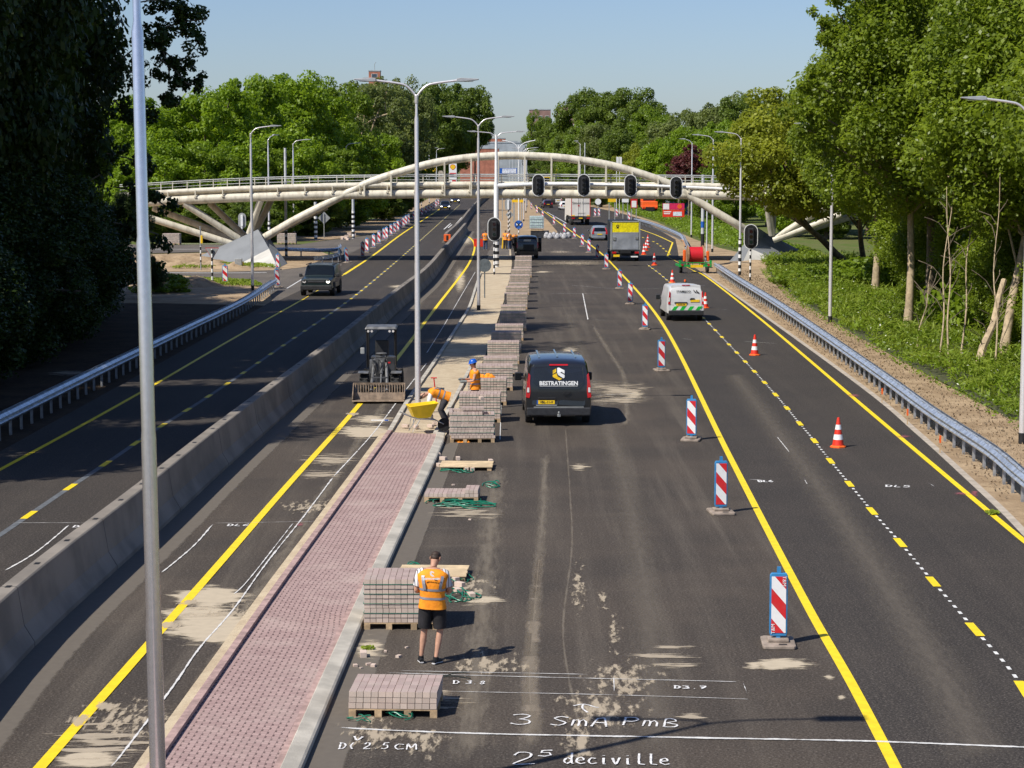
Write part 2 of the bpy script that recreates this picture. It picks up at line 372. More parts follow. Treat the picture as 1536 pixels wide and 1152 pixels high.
# turn-off on the left and the crossing street behind it
sheet('side_road', [(-75, 136), (-75, 149), X2(G(232, 407.5)), X2(G(330, 408)), X2(G(420, 405)), X2(G(480, 398)), (-13.6, 166), (-12.9, 150), (-13.6, 118), X2(G(400, 432)), X2(G(350, 424)), X2(G(232, 417))], M['asphalt_old'], 0.005)
sheet('side_road', [(-90, 186), (-90, 216), X2(G(225, 367)), X2(G(345, 367)), X2(G(450, 367)), X2(G(480, 362)), X2(G(560, 352)), X2(G(548, 368)), X2(G(520, 384)), X2(G(470, 372)), X2(G(380, 376)), X2(G(225, 380))], M['asphalt_old'], 0.007)
# soil and sand of the verges
sheet('soil_verge', [X2(G(1018, 385)), X2(G(1052, 408))] + [X2(p) for p in R_edge] + [(10.0, 30), (8.6, -20), (30, -20), (16.4, 40)] + [X2(G(1536, 632)), X2(G(1511, 627)), X2(G(1391, 562)), X2(G(1282, 502)), X2(G(1196, 450)), X2(G(1179, 433)), X2(G(1150, 405)), X2(G(1140, 385)), X2(G(1080, 372)), X2(G(1040, 358)), X2(G(985, 333)), X2(G(950, 322)), X2(G(905, 303)), X2(G(880, 309)), X2(G(925, 318)), X2(G(960, 328)), X2(G(985, 343)), X2(G(1013, 359)), X2(G(1016, 372))][0:], M['soil'], -0.012)
sheet('soil_verge', [(-14.0, -20), (-14.0, 60), (-13.9, 122), X2(G(400, 432)), X2(G(350, 424)), X2(G(232, 417)), (-60, 133), (-60, 112), (-60, 95), (-60, -20)], M['soil'], -0.014)
sheet('soil_verge', [(-14.0, -20), (-14.0, 60), (-13.9, 116), (-20, 118), (-60, 116), (-60, -20)], M['painted_shade_soil'], -0.009)  # strip under the left trees, its colour darkened to imitate their shade
sheet('soil_verge', [(-75, 149.5), X2(G(232, 407)), X2(G(330, 407.5)), X2(G(420, 404.5)), X2(G(480, 397.5)), X2(G(515, 390)), X2(G(470, 373)), X2(G(380, 377)), X2(G(225, 381)), (-90, 185)], M['soil'], -0.010)
sheet('soil_verge', [X2(G(400, 362)), X2(G(480, 361)), X2(G(560, 351)), X2(G(600, 330)), X2(G(640, 308)), X2(G(672, 292)), X2(G(655, 292)), X2(G(600, 318)), X2(G(540, 333)), X2(G(440, 352))], M['soil'], -0.008)
sheet('soil_verge', [X2(G(748, 300)), X2(G(793, 300)), X2(G(805, 316)), X2(G(822, 331)), X2(G(838, 350)), X2(G(848, 357)), X2(G(790, 356)), X2(G(742, 357)), X2(G(745, 330))], M['soil'], 0.011)
# median: paved path, then a sand bed, framed by kerbs
path_L = [G(230, 1170), G(249, 1141), G(413, 900), G(500, 777), G(588, 652)]
path_R = [G(418, 1172), G(427, 1152), G(504, 979), G(562, 853), G(646, 680), G(655, 655)]
near_l = path_L[0] + (path_L[0]-path_L[2]).normalized()*30; near_r = path_R[0] + (path_R[0]-path_R[2]).normalized()*30
PL = smoothline([near_l]+path_L, 0.5); PR = smoothline([near_r]+path_R, 0.5)
def paver_material():
    m, t, N, L, P = _nodes('path_pavers')
    tc = N.new('ShaderNodeUVMap'); tc.uv_map = 'UVMap'
    br = N.new('ShaderNodeTexBrick'); L.new(tc.outputs[0], br.inputs[0])
    br.inputs['Scale'].default_value = 1.0; br.inputs['Brick Width'].default_value = 0.20; br.inputs['Row Height'].default_value = 0.10
    br.inputs['Mortar Size'].default_value = 0.0035; br.inputs['Mortar Smooth'].default_value = 0.2; br.inputs['Bias'].default_value = 0.0
    br.inputs['Color1'].default_value = (0.40, 0.275, 0.25, 1); br.inputs['Color2'].default_value = (0.32, 0.212, 0.195, 1); br.inputs['Mortar'].default_value = (0.14, 0.09, 0.08, 1)
    # wide dark notches at the short ends of the blocks
    sx = N.new('ShaderNodeSeparateXYZ'); L.new(tc.outputs[0], sx.inputs[0])
    row = _math(N, L, 'FLOOR', _math(N, L, 'DIVIDE', sx.outputs[1], 0.1))
    par = _math(N, L, 'FRACT', _math(N, L, 'MULTIPLY', row, 0.5))
    u = _math(N, L, 'FRACT', _math(N, L, 'ADD', _math(N, L, 'DIVIDE', sx.outputs[0], 0.2), _math(N, L, 'ADD', par, 0.02)))
    v = _math(N, L, 'FRACT', _math(N, L, 'DIVIDE', sx.outputs[1], 0.1))
    nt_ = _math(N, L, 'MULTIPLY', _math(N, L, 'LESS_THAN', u, 0.15), _math(N, L, 'MULTIPLY', _math(N, L, 'GREATER_THAN', v, 0.12), _math(N, L, 'LESS_THAN', v, 0.88)))
    c = _mix(N, L, _math(N, L, 'MULTIPLY', nt_, 0.85), br.outputs[0], (0.045, 0.025, 0.022))
    dust = _ramp(N, L, _noise(N, L, 0.8, 6, 0.6), 0.45, 0.8)
    c = _mix(N, L, _math(N, L, 'MULTIPLY', dust, 0.45), c, (0.50, 0.40, 0.34))
    st = _ramp(N, L, _noise(N, L, 1.0, 6, 0.6, stretch=(0.5, 3, 1)), 0.5, 0.8)
    c = _mix(N, L, _math(N, L, 'MULTIPLY', st, 0.35), c, (0.46, 0.36, 0.32))
    L.new(c, P.inputs['Base Color']); P.inputs['Roughness'].default_value = 0.9
    bp = N.new('ShaderNodeBump'); bp.inputs['Strength'].default_value = 0.4; bp.inputs['Distance'].default_value = 0.006; bp.invert = True
    L.new(br.outputs[1], bp.inputs['Height']); L.new(bp.outputs[0], P.inputs['Normal'])
    return m
M['pavers'] = paver_material()
b = MB(); b.uv = []; fs = []; n = 90
def along(P, t):
    k = t*(len(P)-1); i = min(int(k), len(P)-2); return P[i].lerp(P[i+1], k-i)
PZ = 0.075
vdist = 0; prev = None; vs = []
for i in range(n+1):
    a = along(PL, i/n); c_ = along(PR, i/n)
    mid = (a+c_)/2
    if prev: vdist += (mid-prev).length
    prev = mid
    wd = (c_-a).length
    vs += [(a.x, a.y, PZ), (c_.x, c_.y, PZ)]; b.uv += [(0, vdist), (wd, vdist)]
    if i: fs.append((2*i-2, 2*i-1, 2*i+1, 2*i))
b.add(vs, fs); tag(b.build('path', M['pavers']), kind='structure')
# border course along the right of the path, right concrete kerb, left brick kerb
b = MB(); b.sweep([p for p in PR], [(-0.11, 0.0), (-0.11, 0.079), (-0.012, 0.079), (-0.012, 0.0)]); tag(b.build('kerb', M['kerb_red']), kind='structure')
b = MB(); b.sweep([p for p in PR], [(0.0, -0.02), (0.0, 0.135), (0.015, 0.145), (0.22, 0.115), (0.25, 0.095), (0.25, -0.02)]); tag(b.build('kerb', M['kerb']), kind='structure')
kl = [p for p in PL]
b = MB(); b.sweep([p for p in kl], [(-0.12, -0.02), (-0.12, 0.14), (0.0, 0.14), (0.0, -0.02)]); tag(b.build('kerb', M['kerb_red']), kind='structure')
b = MB(); b.sweep([p for p in kl], [(-0.34, -0.02), (-0.34, 0.035), (-0.123, 0.07), (-0.123, -0.02)]); tag(b.build('sand_bedding', M['sand']), kind='structure')
# sand bed beyond the path
SL = smoothline([G(588, 652), G(617, 602), G(655, 545), G(690, 490), G(706, 462), G(716, 430), G(722, 412)], 1.0)
SR = smoothline([G(668, 655), G(702, 600), G(722, 550), G(740, 500), G(755, 455), G(764, 420), G(766, 412)], 1.0)
b = MB(); vs = []; fs = []; n = 60; mcol = 8
for i in range(n+1):
    a = along(SL, i/n); c_ = along(SR, i/n)
    for j in range(mcol+1):
        p = a.lerp(c_, j/mcol); vs.append((p.x, p.y, 0.045 + 0.03*mnoise.noise(Vector((p.x*1.3, p.y*0.5, 0)))))
    if i:
        for j in range(mcol): q = (i-1)*(mcol+1)+j; fs.append((q, q+1, q+mcol+2, q+mcol+1))
b.add(vs, fs); tag(b.build('sand_bed', M['sand'], smooth=60), kind='structure')
b = MB(); b.sweep(SL, [(-0.14, -0.02), (-0.14, 0.12), (0.0, 0.12), (0.0, -0.02)]); tag(b.build('kerb', M['kerb']), kind='structure')
b = MB(); b.sweep(smoothline([G(655, 655), G(690, 590), G(712, 545)], 1.0), [(-0.1, -0.02), (-0.1, 0.13), (0.02, 0.13), (0.02, -0.02)]); tag(b.build('kerb', M['kerb']), kind='structure')
# far nose of the median with kerb
sheet('sand_bed', [X2(G(720, 410)), X2(G(766, 410)), X2(G(768, 395)), X2(G(766, 372)), X2(G(738, 372)), X2(G(728, 395))], M['sand'], 0.012)
sheet('soil_verge', [X2(G(730, 383)), X2(G(764, 383)), X2(G(764, 368)), X2(G(738, 368))], M['asphalt_old'], 0.016)
# right-hand concrete gutter strip
rib('gutter', [(8.9, -20), (10.2, 30)] + [p for p in reversed(R_edge)] + [G(1052, 407)], 0.19, M['concrete_pale'], 0.004)
# dusty strips on the asphalt
M['dust'] = masked('road_dust', (0.34, 0.285, 0.215), 0.10, 1.25, 3.2, stretch=(3.0, 0.35, 1), amp=2.2, maxa=0.42)
M['dust_hard'] = masked('old_asphalt_band', (0.17, 0.145, 0.115), 0.02, 0.2, 3.0, amp=0.25, col2=(0.12, 0.1, 0.08), maxa=0.85)
M['sandp'] = masked('loose_sand', (0.60, 0.50, 0.36), 0.35, 1.25, 2.4, stretch=(0.8, 1.8, 1), amp=4.0, maxa=0.9)
M['sandp_x'] = masked('swept_sand', (0.58, 0.48, 0.35), 0.38, 0.80, 2.3, stretch=(0.5, 2.4, 1), amp=4.0, maxa=0.7)
M['sandp_y'] = masked('dragged_sand', (0.56, 0.46, 0.33), 0.45, 1.05, 2.6, stretch=(3.0, 0.8, 1), amp=4.2, maxa=0.75)
band = [p+Vector((0.62, 0, 0)) for p in BAR]
rib('road_dust', band, 1.15, M['dust_hard'], 0.005, mask=True)
kr = [Vector((p.x+0.48, p.y, 0)) for p in PR[::12]]
rib('road_dust', kr, (0.8, 0.45), M['dust_hard'], 0.0052, mask=True)
M['dust_main'] = masked('main_dust_track', (0.44, 0.36, 0.27), 0.05, 0.9, 5.0, stretch=(2.0, 0.6, 1), amp=1.0, maxa=0.8)
M['dust_soft'] = masked('soft_dust', (0.22, 0.185, 0.145), 0.0, 1.5, 4.0, stretch=(2.5, 0.5, 1), amp=1.3, maxa=0.5)
rib('road_dust', [G(797, 1120), G(799, 1085), G(795, 1030), G(796, 985), G(800, 940), G(805, 880), G(810, 830)], (0.40, 0.26), M['dust_main'], 0.0064, mask=True)
rib('road_dust', [G(790, 1140), G(800, 1100), G(793, 1030), G(798, 950), G(806, 860), G(815, 760), G(818, 680)], (0.42, 0.3), M['dust'], 0.0064, mask=True)
rib('road_dust', [G(798, 1120), G(797, 1060), G(796, 1000), G(800, 950), G(805, 880)], (0.34, 0.2), M['dust'], 0.0072, mask=True)
rib('road_dust', [G(870, 1150), G(868, 1090), G(850, 1000), G(845, 930), G(858, 820), G(855, 740), G(848, 640)], 0.07, M['dust'], 0.0068, mask=True)
rib('road_dust', [G(938, 640), G(940, 600), G(934, 560), G(915, 530), G(890, 490)], 0.35, M['dust'], 0.0066, mask=True)
rib('road_dust', [G(985, 1140), G(970, 900), G(930, 700), G(885, 560), G(850, 470)], 1.0, M['dust_soft'], 0.0062, mask=True)
rib('road_dust', [G(1480, 1150), G(1380, 960), G(1250, 760), G(1160, 640), G(1100, 560)], 1.3, M['dust_soft'], 0.0061, mask=True)
rib('road_dust', [G(700, 1150), G(720, 950), G(735, 800), G(745, 700)], 0.8, M['dust'], 0.0063, mask=True)
rib('road_dust', [G(240, 1150), G(380, 900), G(520, 690), G(600, 570)], 0.5, M['dust'], 0.0065, mask=True)
for a_ in [(318, 896, 75, 20, 'sandp'), (322, 944, 100, 30, 'sandp'), (300, 920, 75, 14, 'sandp'), (345, 925, 60, 40, 'sandp_y'), (150, 1115, 95, 38, 'sandp_x'), (190, 1080, 90, 40, 'sandp_y'), (130, 1140, 60, 18, 'sandp'),
           (550, 648, 55, 12, 'sandp'), (560, 629, 45, 9, 'sandp'), (500, 690, 60, 11, 'sandp_x'), (480, 712, 50, 9, 'sandp_x'), (465, 760, 60, 14, 'sandp_y'),
           (900, 1065, 90, 45, 'sandp_y'), (868, 1115, 40, 60, 'sandp_y'), (935, 1020, 75, 40, 'sandp_y'), (868, 885, 14, 50, 'sandp_y'), (905, 900, 12, 24, 'sandp_y'), (922, 955, 14, 40, 'sandp_y'), (870, 701, 20, 7, 'sandp'), (925, 585, 60, 16, 'sandp_x'), (930, 600, 55, 9, 'sandp_x'), (950, 592, 22, 10, 'sandp'),
           (1175, 997, 60, 10, 'sandp'), (1030, 998, 60, 7, 'sandp_x'), (990, 985, 70, 5, 'sandp_x'), (1000, 972, 50, 4, 'sandp_x'), (1243, 1016, 12, 6, 'sandp'), (1262, 1047, 10, 5, 'sandp'), (1130, 1000, 22, 7, 'sandp'), (1040, 1076, 30, 8, 'sandp_x'),
           (855, 525, 16, 7, 'sandp'), (860, 395, 80, 5, 'sandp_y'), (840, 378, 30, 3, 'sandp_y'), (812, 408, 22, 2, 'sandp'),
           (560, 1100, 60, 40, 'sandp_y'), (555, 975, 30, 25, 'sandp'), (640, 1115, 50, 30, 'sandp_y'), (700, 880, 50, 25, 'sandp_y'), (720, 900, 45, 12, 'sandp'), (700, 770, 60, 12, 'sandp_x'), (735, 1000, 80, 25, 'sandp_y'),
           (690, 420, 12, 25, 'sandp'), (700, 360, 14, 10, 'sandp'), (110, 560, 60, 5, 'sandp_x'), (600, 430, 25, 4, 'sandp'), (640, 1050, 80, 25, 'sandp_x')]:
    blob('sand_patch', *a_[:4], M[a_[4]], 0.008+random.Random(a_[0]*7+a_[1]).random()*0.003, peak=(2.6 if a_[2] > 50 else 1.6) if a_[4] == 'sandp' else 1.0)
# ------------------------------------------------------------------ road markings
rib('road_marking', [(3.85, 0)] + A_line, 0.16, M['yellow'], 0.0125)
B_line = [G(1620, 880), G(1536, 812), G(1461, 749.5), G(1300, 614), G(1136, 475), G(1060, 416), G(1040, 406)]
rib('road_marking', [(9.6, 20)] + B_line, 0.15, M['yellow'], 0.0125)
rib('road_marking', [G(1001, 385), G(1009, 364)], 0.16, M['yellow'], 0.0125)
rib('road_marking', [G(1009, 364), G(985, 353), G(959, 343.5)], 0.16, M['yellow'], 0.0125)
rib('road_marking', [G(1040, 406), G(1001, 385)], 0.07, M['yellow_worn'], 0.0122)
D_line = [G(-60, 1290), G(60, 1152), G(216, 975), G(330, 845), G(430, 730), G(530, 618), G(595, 539), G(655, 460), G(700, 401), G(711, 377), G(711, 365), G(705, 357), G(697, 353)]
rib('road_marking', D_line, 0.17, M['yellow'], 0.0125)
E_line = [G(-60, 738), G(0, 705), G(120, 640), G(232, 577), G(350, 508), G(455, 449)]
rib('road_marking', E_line, 0.14, M['yellow'], 0.0125)
rib('road_marking', [G(516, 412), G(560, 383), G(600, 353), G(630, 333), G(656, 316), G(668, 306)], 0.22, M['yellow'], 0.0125)
rib('road_marking', [G(455, 449), G(516, 412)], 0.08, M['yellow_worn'], 0.0122)
# dashes, right lanes
C_pts = [G(1590, 1135), G(1526, 1020), G(1455, 937), G(1396, 869), G(1348, 812), G(1307, 766), G(1273, 725), G(1245, 691), G(1221, 661), G(1199, 635), G(1180, 612), G(1162, 591), G(1120, 545), G(1058, 480), G(1000, 420), G(971, 397)]
def dashes(name, line, length, gap, width, m, z, start=0.0):
    P = smoothline(line, 0.1); acc = 0; b = MB(); cur = None; vs = []
    for i in range(1, len(P)):
        acc += (P[i]-P[i-1]).length; on = ((acc-start) % (length+gap)) < length
        t = (P[i]-P[i-1]).normalized(); a = Vector((t.y, -t.x, 0))*width/2
        if on:
            if cur is None: cur = (P[i-1]-a, P[i-1]+a)
            last = (P[i]-a, P[i]+a)
        if cur and (not on or i == len(P)-1):
            q = [cur[0], cur[1], last[1], last[0]]; b.add([(v.x, v.y, z) for v in q], [(0, 1, 2, 3)]); cur = None
    return tag(b.build(name, m), kind='structure')
l0 = (G(1526, 1020)-G(1590, 1135)).length
dashes('road_marking', C_pts, 1.0, 3.0, 0.15, M['yellow'], 0.0125, start=l0-1.0)
dashes('road_marking', C_pts, 0.19, 0.31, 0.06, M['white'], 0.0105, start=l0+0.15)
dashes('road_marking', [G(1005, 372+10), G(985, 365), G(966, 357), G(950, 350)], 2.2, 4.0, 0.18, M['yellow_worn'], 0.0125)
# left carriageway: worn grey line carrying yellow dashes
F_line = [G(-60, 840), G(0, 803), G(45, 772), G(107, 730), G(160, 695), G(235, 644), G(320, 590), G(430, 515), G(519, 454), G(575, 409), G(620, 370), G(660, 334), G(690, 307)]
M['greyline'] = mat('greyed_line', (0.12, 0.13, 0.14), 0.8, var=0.3, scale=6)
rib('road_marking', F_line, 0.15, M['greyline'], 0.0100)
dashes('road_marking', F_line, 1.0, 3.0, 0.16, M['yellow'], 0.0125, start=(G(45, 772)-G(-60, 840)).length-0.5)
rib('road_marking', [G(750, 640+20), G(752, 600)], 0.02, M['white'], 0.0101)
for q in ((252, 938, 34, 9), (285, 905, 26, 7), (120, 1085, 30, 14), (160, 1060, 20, 12), (530, 622, 16, 4)): blob('sand_patch', *q, M['sandp_y'], 0.0136+q[0]*1e-6, peak=1.5)
# faint white setting-out lines and crosses
M['chalk'] = masked('chalk_line', (0.74, 0.72, 0.69), 0.25, 0.75, 3.0, stretch=(1, 1, 1), amp=2.2)
def chalk(pts, w_=0.06, z=0.0140): return rib('chalk_marking', pts, w_*2, M['chalk'], z, mask=True, step=0.4)
chalk([G(490, 1092), G(700, 1101), G(1050, 1108), G(1300, 1113), G(1536, 1122), G(1700, 1128)], 0.055)
chalk([G(490, 1092), G(700, 1101), G(1050, 1108), G(1350, 1113)], 0.03, 0.0144)
chalk([G(570, 1010), G(780, 1016), G(1120, 1024)], 0.02); chalk([G(590, 1007), G(900, 1013)], 0.018, 0.0144)
chalk([G(665, 1038), G(900, 1043), G(1130, 1050)], 0.015); chalk([G(920, 1012), G(922, 1044)], 0.014, 0.0146); chalk([G(1112, 1020), G(1124, 1048)], 0.014, 0.0146)
chalk([G(0, 785), G(140, 785)], 0.02); chalk([G(104, 787), G(90, 800), G(50, 832), G(0, 861)], 0.035, 0.0143)
chalk([G(320, 786), G(290, 820), G(240, 862)], 0.03); chalk([G(440, 785), G(375, 868), G(348, 895)], 0.02, 0.0146); chalk([G(300, 786), G(520, 782)], 0.012, 0.0147)
chalk([G(500, 716), G(455, 776), G(400, 845), G(350, 915), G(300, 972), G(260, 1030), G(200, 1110), G(165, 1155)], 0.028, 0.0142)
chalk([G(640, 545), G(600, 597), G(560, 650), G(500, 716)], 0.03, 0.0142)
chalk([G(713, 408), G(690, 447), G(665, 490), G(640, 530)], 0.03, 0.0142)
chalk([G(874, 440), G(882, 480)], 0.05); chalk([G(855, 428), G(950, 434), G(1060, 428)], 0.03); chalk([G(820, 440), G(905, 441)], 0.03); chalk([G(885, 480), G(920, 481)], 0.025)
chalk([G(1112, 719), G(1160, 722)], 0.03); chalk([G(1190, 723), G(1225, 719)], 0.02); chalk([G(1205, 718), G(1212, 728)], 0.02, 0.0146); chalk([G(1200, 729), G(1222, 729)], 0.02)
chalk([G(1285, 723), G(1300, 725)], 0.02); chalk([G(1384, 727), G(1418, 728)], 0.02); chalk([G(1396, 733), G(1412, 735)], 0.02); chalk([G(1390, 724), G(1405, 732)], 0.015, 0.0146)
chalk([G(985, 462), G(990, 462)], 0.03); chalk([G(1018, 508), G(1042, 510)], 0.03); chalk([G(1110, 512), G(1170, 516)], 0.03); chalk([G(890, 594), G(960, 590)], 0.03); chalk([G(910, 601), G(975, 596)], 0.02)
chalk([G(1070, 464), G(1100, 465)], 0.04); chalk([G(1165, 655), G(1185, 680)], 0.02)
chalk([G(240, 450), G(320, 440)], 0.03, 0.03)
for yy in (377, 369): rib('road_marking', [G(228, yy-3.0), G(300, yy-3.0), G(350, yy-3.2)], 0.3, M['white'], 0.012, step=5)
rib('road_marking', [G(232, 409), G(330, 409.6), G(400, 409)], 0.35, M['white'], 0.012)
rib('road_marking', [G(430, 433), G(463, 413)], 0.09, M['white'], 0.012)
for q in ((666, 344, 676, 335), (683, 337, 693, 326), (672, 342, 678, 337), (748, 345, 741, 356), (820, 318, 850, 335)):
    rib('road_marking', [G(q[0], q[1]), G(q[2], q[3])], 0.14, M['white'], 0.012)
M['pinkpaint'] = masked('pink_spray_paint', (0.45, 0.12, 0.15), 0.25, 0.9, 5, amp=2.5, maxa=0.55)
for q in ((1440, 741, 16, 2.5), (1462, 741, 10, 6), (1280, 594, 14, 3), (1355, 655, 16, 3), (450, 787, 8, 4)): blob('spray_mark', *q, M['pinkpaint'], 0.0160)
# handwriting sprayed on the asphalt
GL = {'3': [[(0,.9),(.45,1),(.8,.85),(.55,.6),(.35,.52),(.8,.42),(.85,.15),(.4,0),(0,.12)]], 'S': [[(.9,.9),(.5,1),(.1,.8),(.45,.55),(.85,.3),(.5,0),(0,.1)]],
      'm': [[(.05,0),(.08,.7)],[(.08,.55),(.3,.72),(.42,.5),(.42,0)],[(.42,.5),(.62,.72),(.8,.5),(.85,0)]], 'A': [[(0,0),(.25,.9),(.6,1),(.85,0)],[(.1,.45),(.8,.42)]],
      'P': [[(.1,0),(.1,.95)],[(0,.95),(.6,1),(.85,.75),(.55,.5),(.1,.5)]], 'M': [[(.05,0),(.1,1),(.45,.3),(.8,1),(.95,0)]], 'B': [[(.1,0),(.1,1),(.6,.95),(.7,.75),(.2,.5),(.8,.35),(.7,.05),(.1,0)]],
      '2': [[(.05,.75),(.25,1),(.7,.95),(.7,.6),(0,.02),(.9,.05)]], '5': [[(.9,1),(.3,.95),(.2,.6),(.7,.6),(.8,.2),(.4,0),(0,.1)]],
      'd': [[(.75,.4),(.4,.55),(.05,.25),(.35,0),(.75,.2)],[(.8,1),(.78,.1),(.95,0)]], 'e': [[(.1,.3),(.8,.35),(.6,.6),(.2,.5),(.1,.15),(.5,0),(.95,.1)]], 'c': [[(.8,.5),(.4,.55),(.1,.25),(.4,0),(.9,.1)]],
      'i': [[(.4,.55),(.4,0),(.6,0)],[(.4,.8),(.44,.76)]], 'v': [[(.1,.55),(.4,0),(.8,.6)]], 'l': [[(.4,1),(.35,.05),(.9,0)]], 'D': [[(.15,0),(.15,1)],[(0,1),(.6,.9),(.85,.5),(.55,.05),(0,0)]],
      'C': [[(.9,.85),(.4,.95),(.1,.5),(.4,.05),(.95,.15)]], 'L': [[(.3,1),(.1,.05),(.8,0)]], '6': [[(.8,1),(.2,.6),(.15,.2),(.5,0),(.8,.25),(.3,.45)]], '8': [[(.5,.5),(.2,.75),(.5,1),(.8,.75),(.5,.5),(.15,.25),(.5,0),(.85,.25),(.5,.5)]],
      '7': [[(.05,.95),(.9,1),(.3,0)],[(.2,.5),(.7,.5)]], '.': [[(.4,.02),(.52,.0)]], '(': [[(.6,1),(.3,.5),(.6,0)]], 'V': [[(0,1),(.45,0),(1,.9)]], 'T': [[(0,.75),(.5,1),(1,.55),(1.15,.5)],[(.45,.95),(.4,.4),(.6,-.2)]], '-': [[(0,.5),(.8,.5)]], 'E': [[(.85,1),(.1,.95),(.1,0),(.9,.05)],[(.1,.5),(.7,.5)]]}
M['spray'] = mat('white_spray_paint', (0.74, 0.72, 0.70), 0.8, var=0.3, scale=18)
def scribble(text, p0, p1, hgt, w_=0.032, z=0.0165, name='sprayed_lettering'):
    a = G(*p0); b_ = G(*p1); t = (b_-a); cw = t.length/len(text); t.normalize(); u = Vector((-t.y, t.x, 0)); b = MB()
    for i, ch in enumerate(text):
        for st in GL.get(ch, []):
            pts = smoothline([a + t*cw*(i+x*0.85) + u*hgt*y for x, y in st], 0.06); vs = []
            for k, p in enumerate(pts):
                tt = (pts[min(k+1, len(pts)-1)]-pts[max(k-1, 0)]).normalized(); nn = Vector((tt.y, -tt.x, 0))*w_/2*random.Random(k+i*31).uniform(0.7, 1.2)
                vs += [p-nn, p+nn]
            z += 0.00004
            b.add([(v.x, v.y, z) for v in vs], [(2*k, 2*k+1, 2*k+3, 2*k+2) for k in range(len(pts)-1)])
    return tag(b.build(name, M['spray']), kind='structure')
scribble('3', (765, 1088), (803, 1089), 0.55); scribble('SmA', (825, 1089), (918, 1092), 0.46); scribble('PmB', (932, 1089), (1024, 1093), 0.42)
scribble('T', (861, 1068), (900, 1068), 0.38)
scribble('2', (770, 1148), (812, 1148), 0.55); scribble('5', (807, 1136), (836, 1136), 0.28); scribble('deciville', (845, 1147), (1008, 1149), 0.5)
scribble('D', (679, 1027), (692, 1027), 0.2, 0.025); scribble('3.8', (698, 1027), (728, 1028), 0.2, 0.028)
scribble('D(', (507, 1125), (535, 1125), 0.3, 0.026); scribble('2.5', (545, 1125), (585, 1125), 0.3, 0.026); scribble('CM', (590, 1126), (628, 1126), 0.28, 0.026); scribble('V', (530, 1112), (545, 1112), 0.2, 0.03)
scribble('D3.7', (1011, 1034), (1062, 1035), 0.17, 0.035); scribble('DL6', (1138, 724), (1162, 724), 0.3, 0.05); scribble('DL5', (1328, 731), (1368, 732), 0.3, 0.05)
scribble('DL6', (340, 790), (375, 790), 0.25, 0.04); scribble('DL6', (108, 792), (143, 792), 0.25, 0.04)
M['fascia'] = mat('bridge_fascia', (0.42, 0.36, 0.27), 0.7, var=0.3, scale=1.5)
M['concrete_joint'] = mat('joint_dark', (0.13, 0.115, 0.1), 0.95)  # dark grey of the barrier joints
# ------------------------------------------------------------------ concrete barrier
prof = [(-0.40, -0.01), (-0.40, 0.09), (-0.24, 0.36), (-0.145, 0.98), (-0.12, 1.0), (0.12, 1.0), (0.145, 0.98), (0.24, 0.36), (0.40, 0.09), (0.40, -0.01)]
def barrier(line, label):
    L_ = smoothline(line, 2.0); b = MB(); b.sweep(L_, prof, 0)
    for i in range(1, len(L_)): b.box(L_[i]+Vector((0, 0, 1.002)), (0.09, 0.16, 0.006), mi=1)
    for i in range(3, len(L_), 3):
        t = (L_[i]-L_[i-1]).normalized(); b.sweep([L_[i]-t*0.012, L_[i]+t*0.012], [(x*1.012, z+0.004) for x, z in prof], 2)
    o = b.build('concrete_barrier', [M['concrete'], M['black'], M['concrete_joint']]); tag(o, label, 'barrier')
    return o
barrier(BAR, 'long grey concrete barrier between the shaded lanes and the worksite, nearest run')
far_b = barrier(BAR2, 'winding concrete barrier run beyond the first one, passing under the bridge')
bx_ = thing('warning_lamp_box', 'small orange lamp box at the open end of the far concrete barrier', 'warning lamp', G(671, 364))
MB().box((0, 0, 0.5), (0.7, 0.3, 0.7)).build('housing', M['orange'], bx_, bevel=0.03)
MB().box((0.0, -0.16, 0.5), (0.22, 0.02, 0.5)).build('panel', M['black'], bx_)
# ------------------------------------------------------------------ guard rails
def guard(line, label, post_sp=1.333, double=True, zt=0.75, step=1.5, post_cap=95):
    L_ = smoothline(line, step); root = thing('guard_rail', label, 'guard rail', (0, 0, 0))
    wv = [(0, 0.31), (0.03, 0.28), (0.085, 0.235), (0.085, 0.215), (0.02, 0.165), (0.02, 0.145), (0.085, 0.095), (0.085, 0.075), (0.03, 0.03), (0, 0.0)]
    def beam(side):
        pr = [(side*(0.10+x), zt-0.31+z) for x, z in wv] + [(side*(0.095+x), zt-0.31+z) for x, z in wv[::-1]]
        MB().sweep(L_, pr if side > 0 else pr[::-1]).build('rail', M['galv'], root, smooth=35)
    beam(1)
    if double: beam(-1)
    tot = 0; nxt = 0.3; cnt = 0; pm = None
    for i in range(1, len(L_)):
        seg = (L_[i]-L_[i-1]).length
        while nxt <= tot+seg and cnt < post_cap:
            p = L_[i-1].lerp(L_[i], (nxt-tot)/seg); t = (L_[i]-L_[i-1]).normalized(); ang = math.atan2(t.y, t.x)-math.pi/2
            if pm is None:
                b = MB(); b.box((0, 0, zt/2-0.05), (0.012, 0.10, zt-0.06)); b.box((0.03, -0.05, zt/2-0.05), (0.06, 0.006, zt-0.06)); b.box((0.03, 0.05, zt/2-0.05), (0.06, 0.006, zt-0.06))
                b.box((0, 0, zt-0.15), (0.2, 0.06, 0.12)); o = b.build('post', M['galv_post'], root); pm = o
            else: o = pm.copy(); C.collection.objects.link(o); o.parent = root
            o.location = p; o.rotation_euler = (0, 0, ang); cnt += 1; nxt += post_sp
        tot += seg
    return root
guard([(10.6, 26), (11.15, 36), G(1524, 745), G(1488, 712), G(1396, 647), G(1329, 594), G(1241, 527), G(1162, 469), G(1108, 433), G(1074, 409)], 'long galvanised guard rail on many posts beside the right lanes and bare soil')
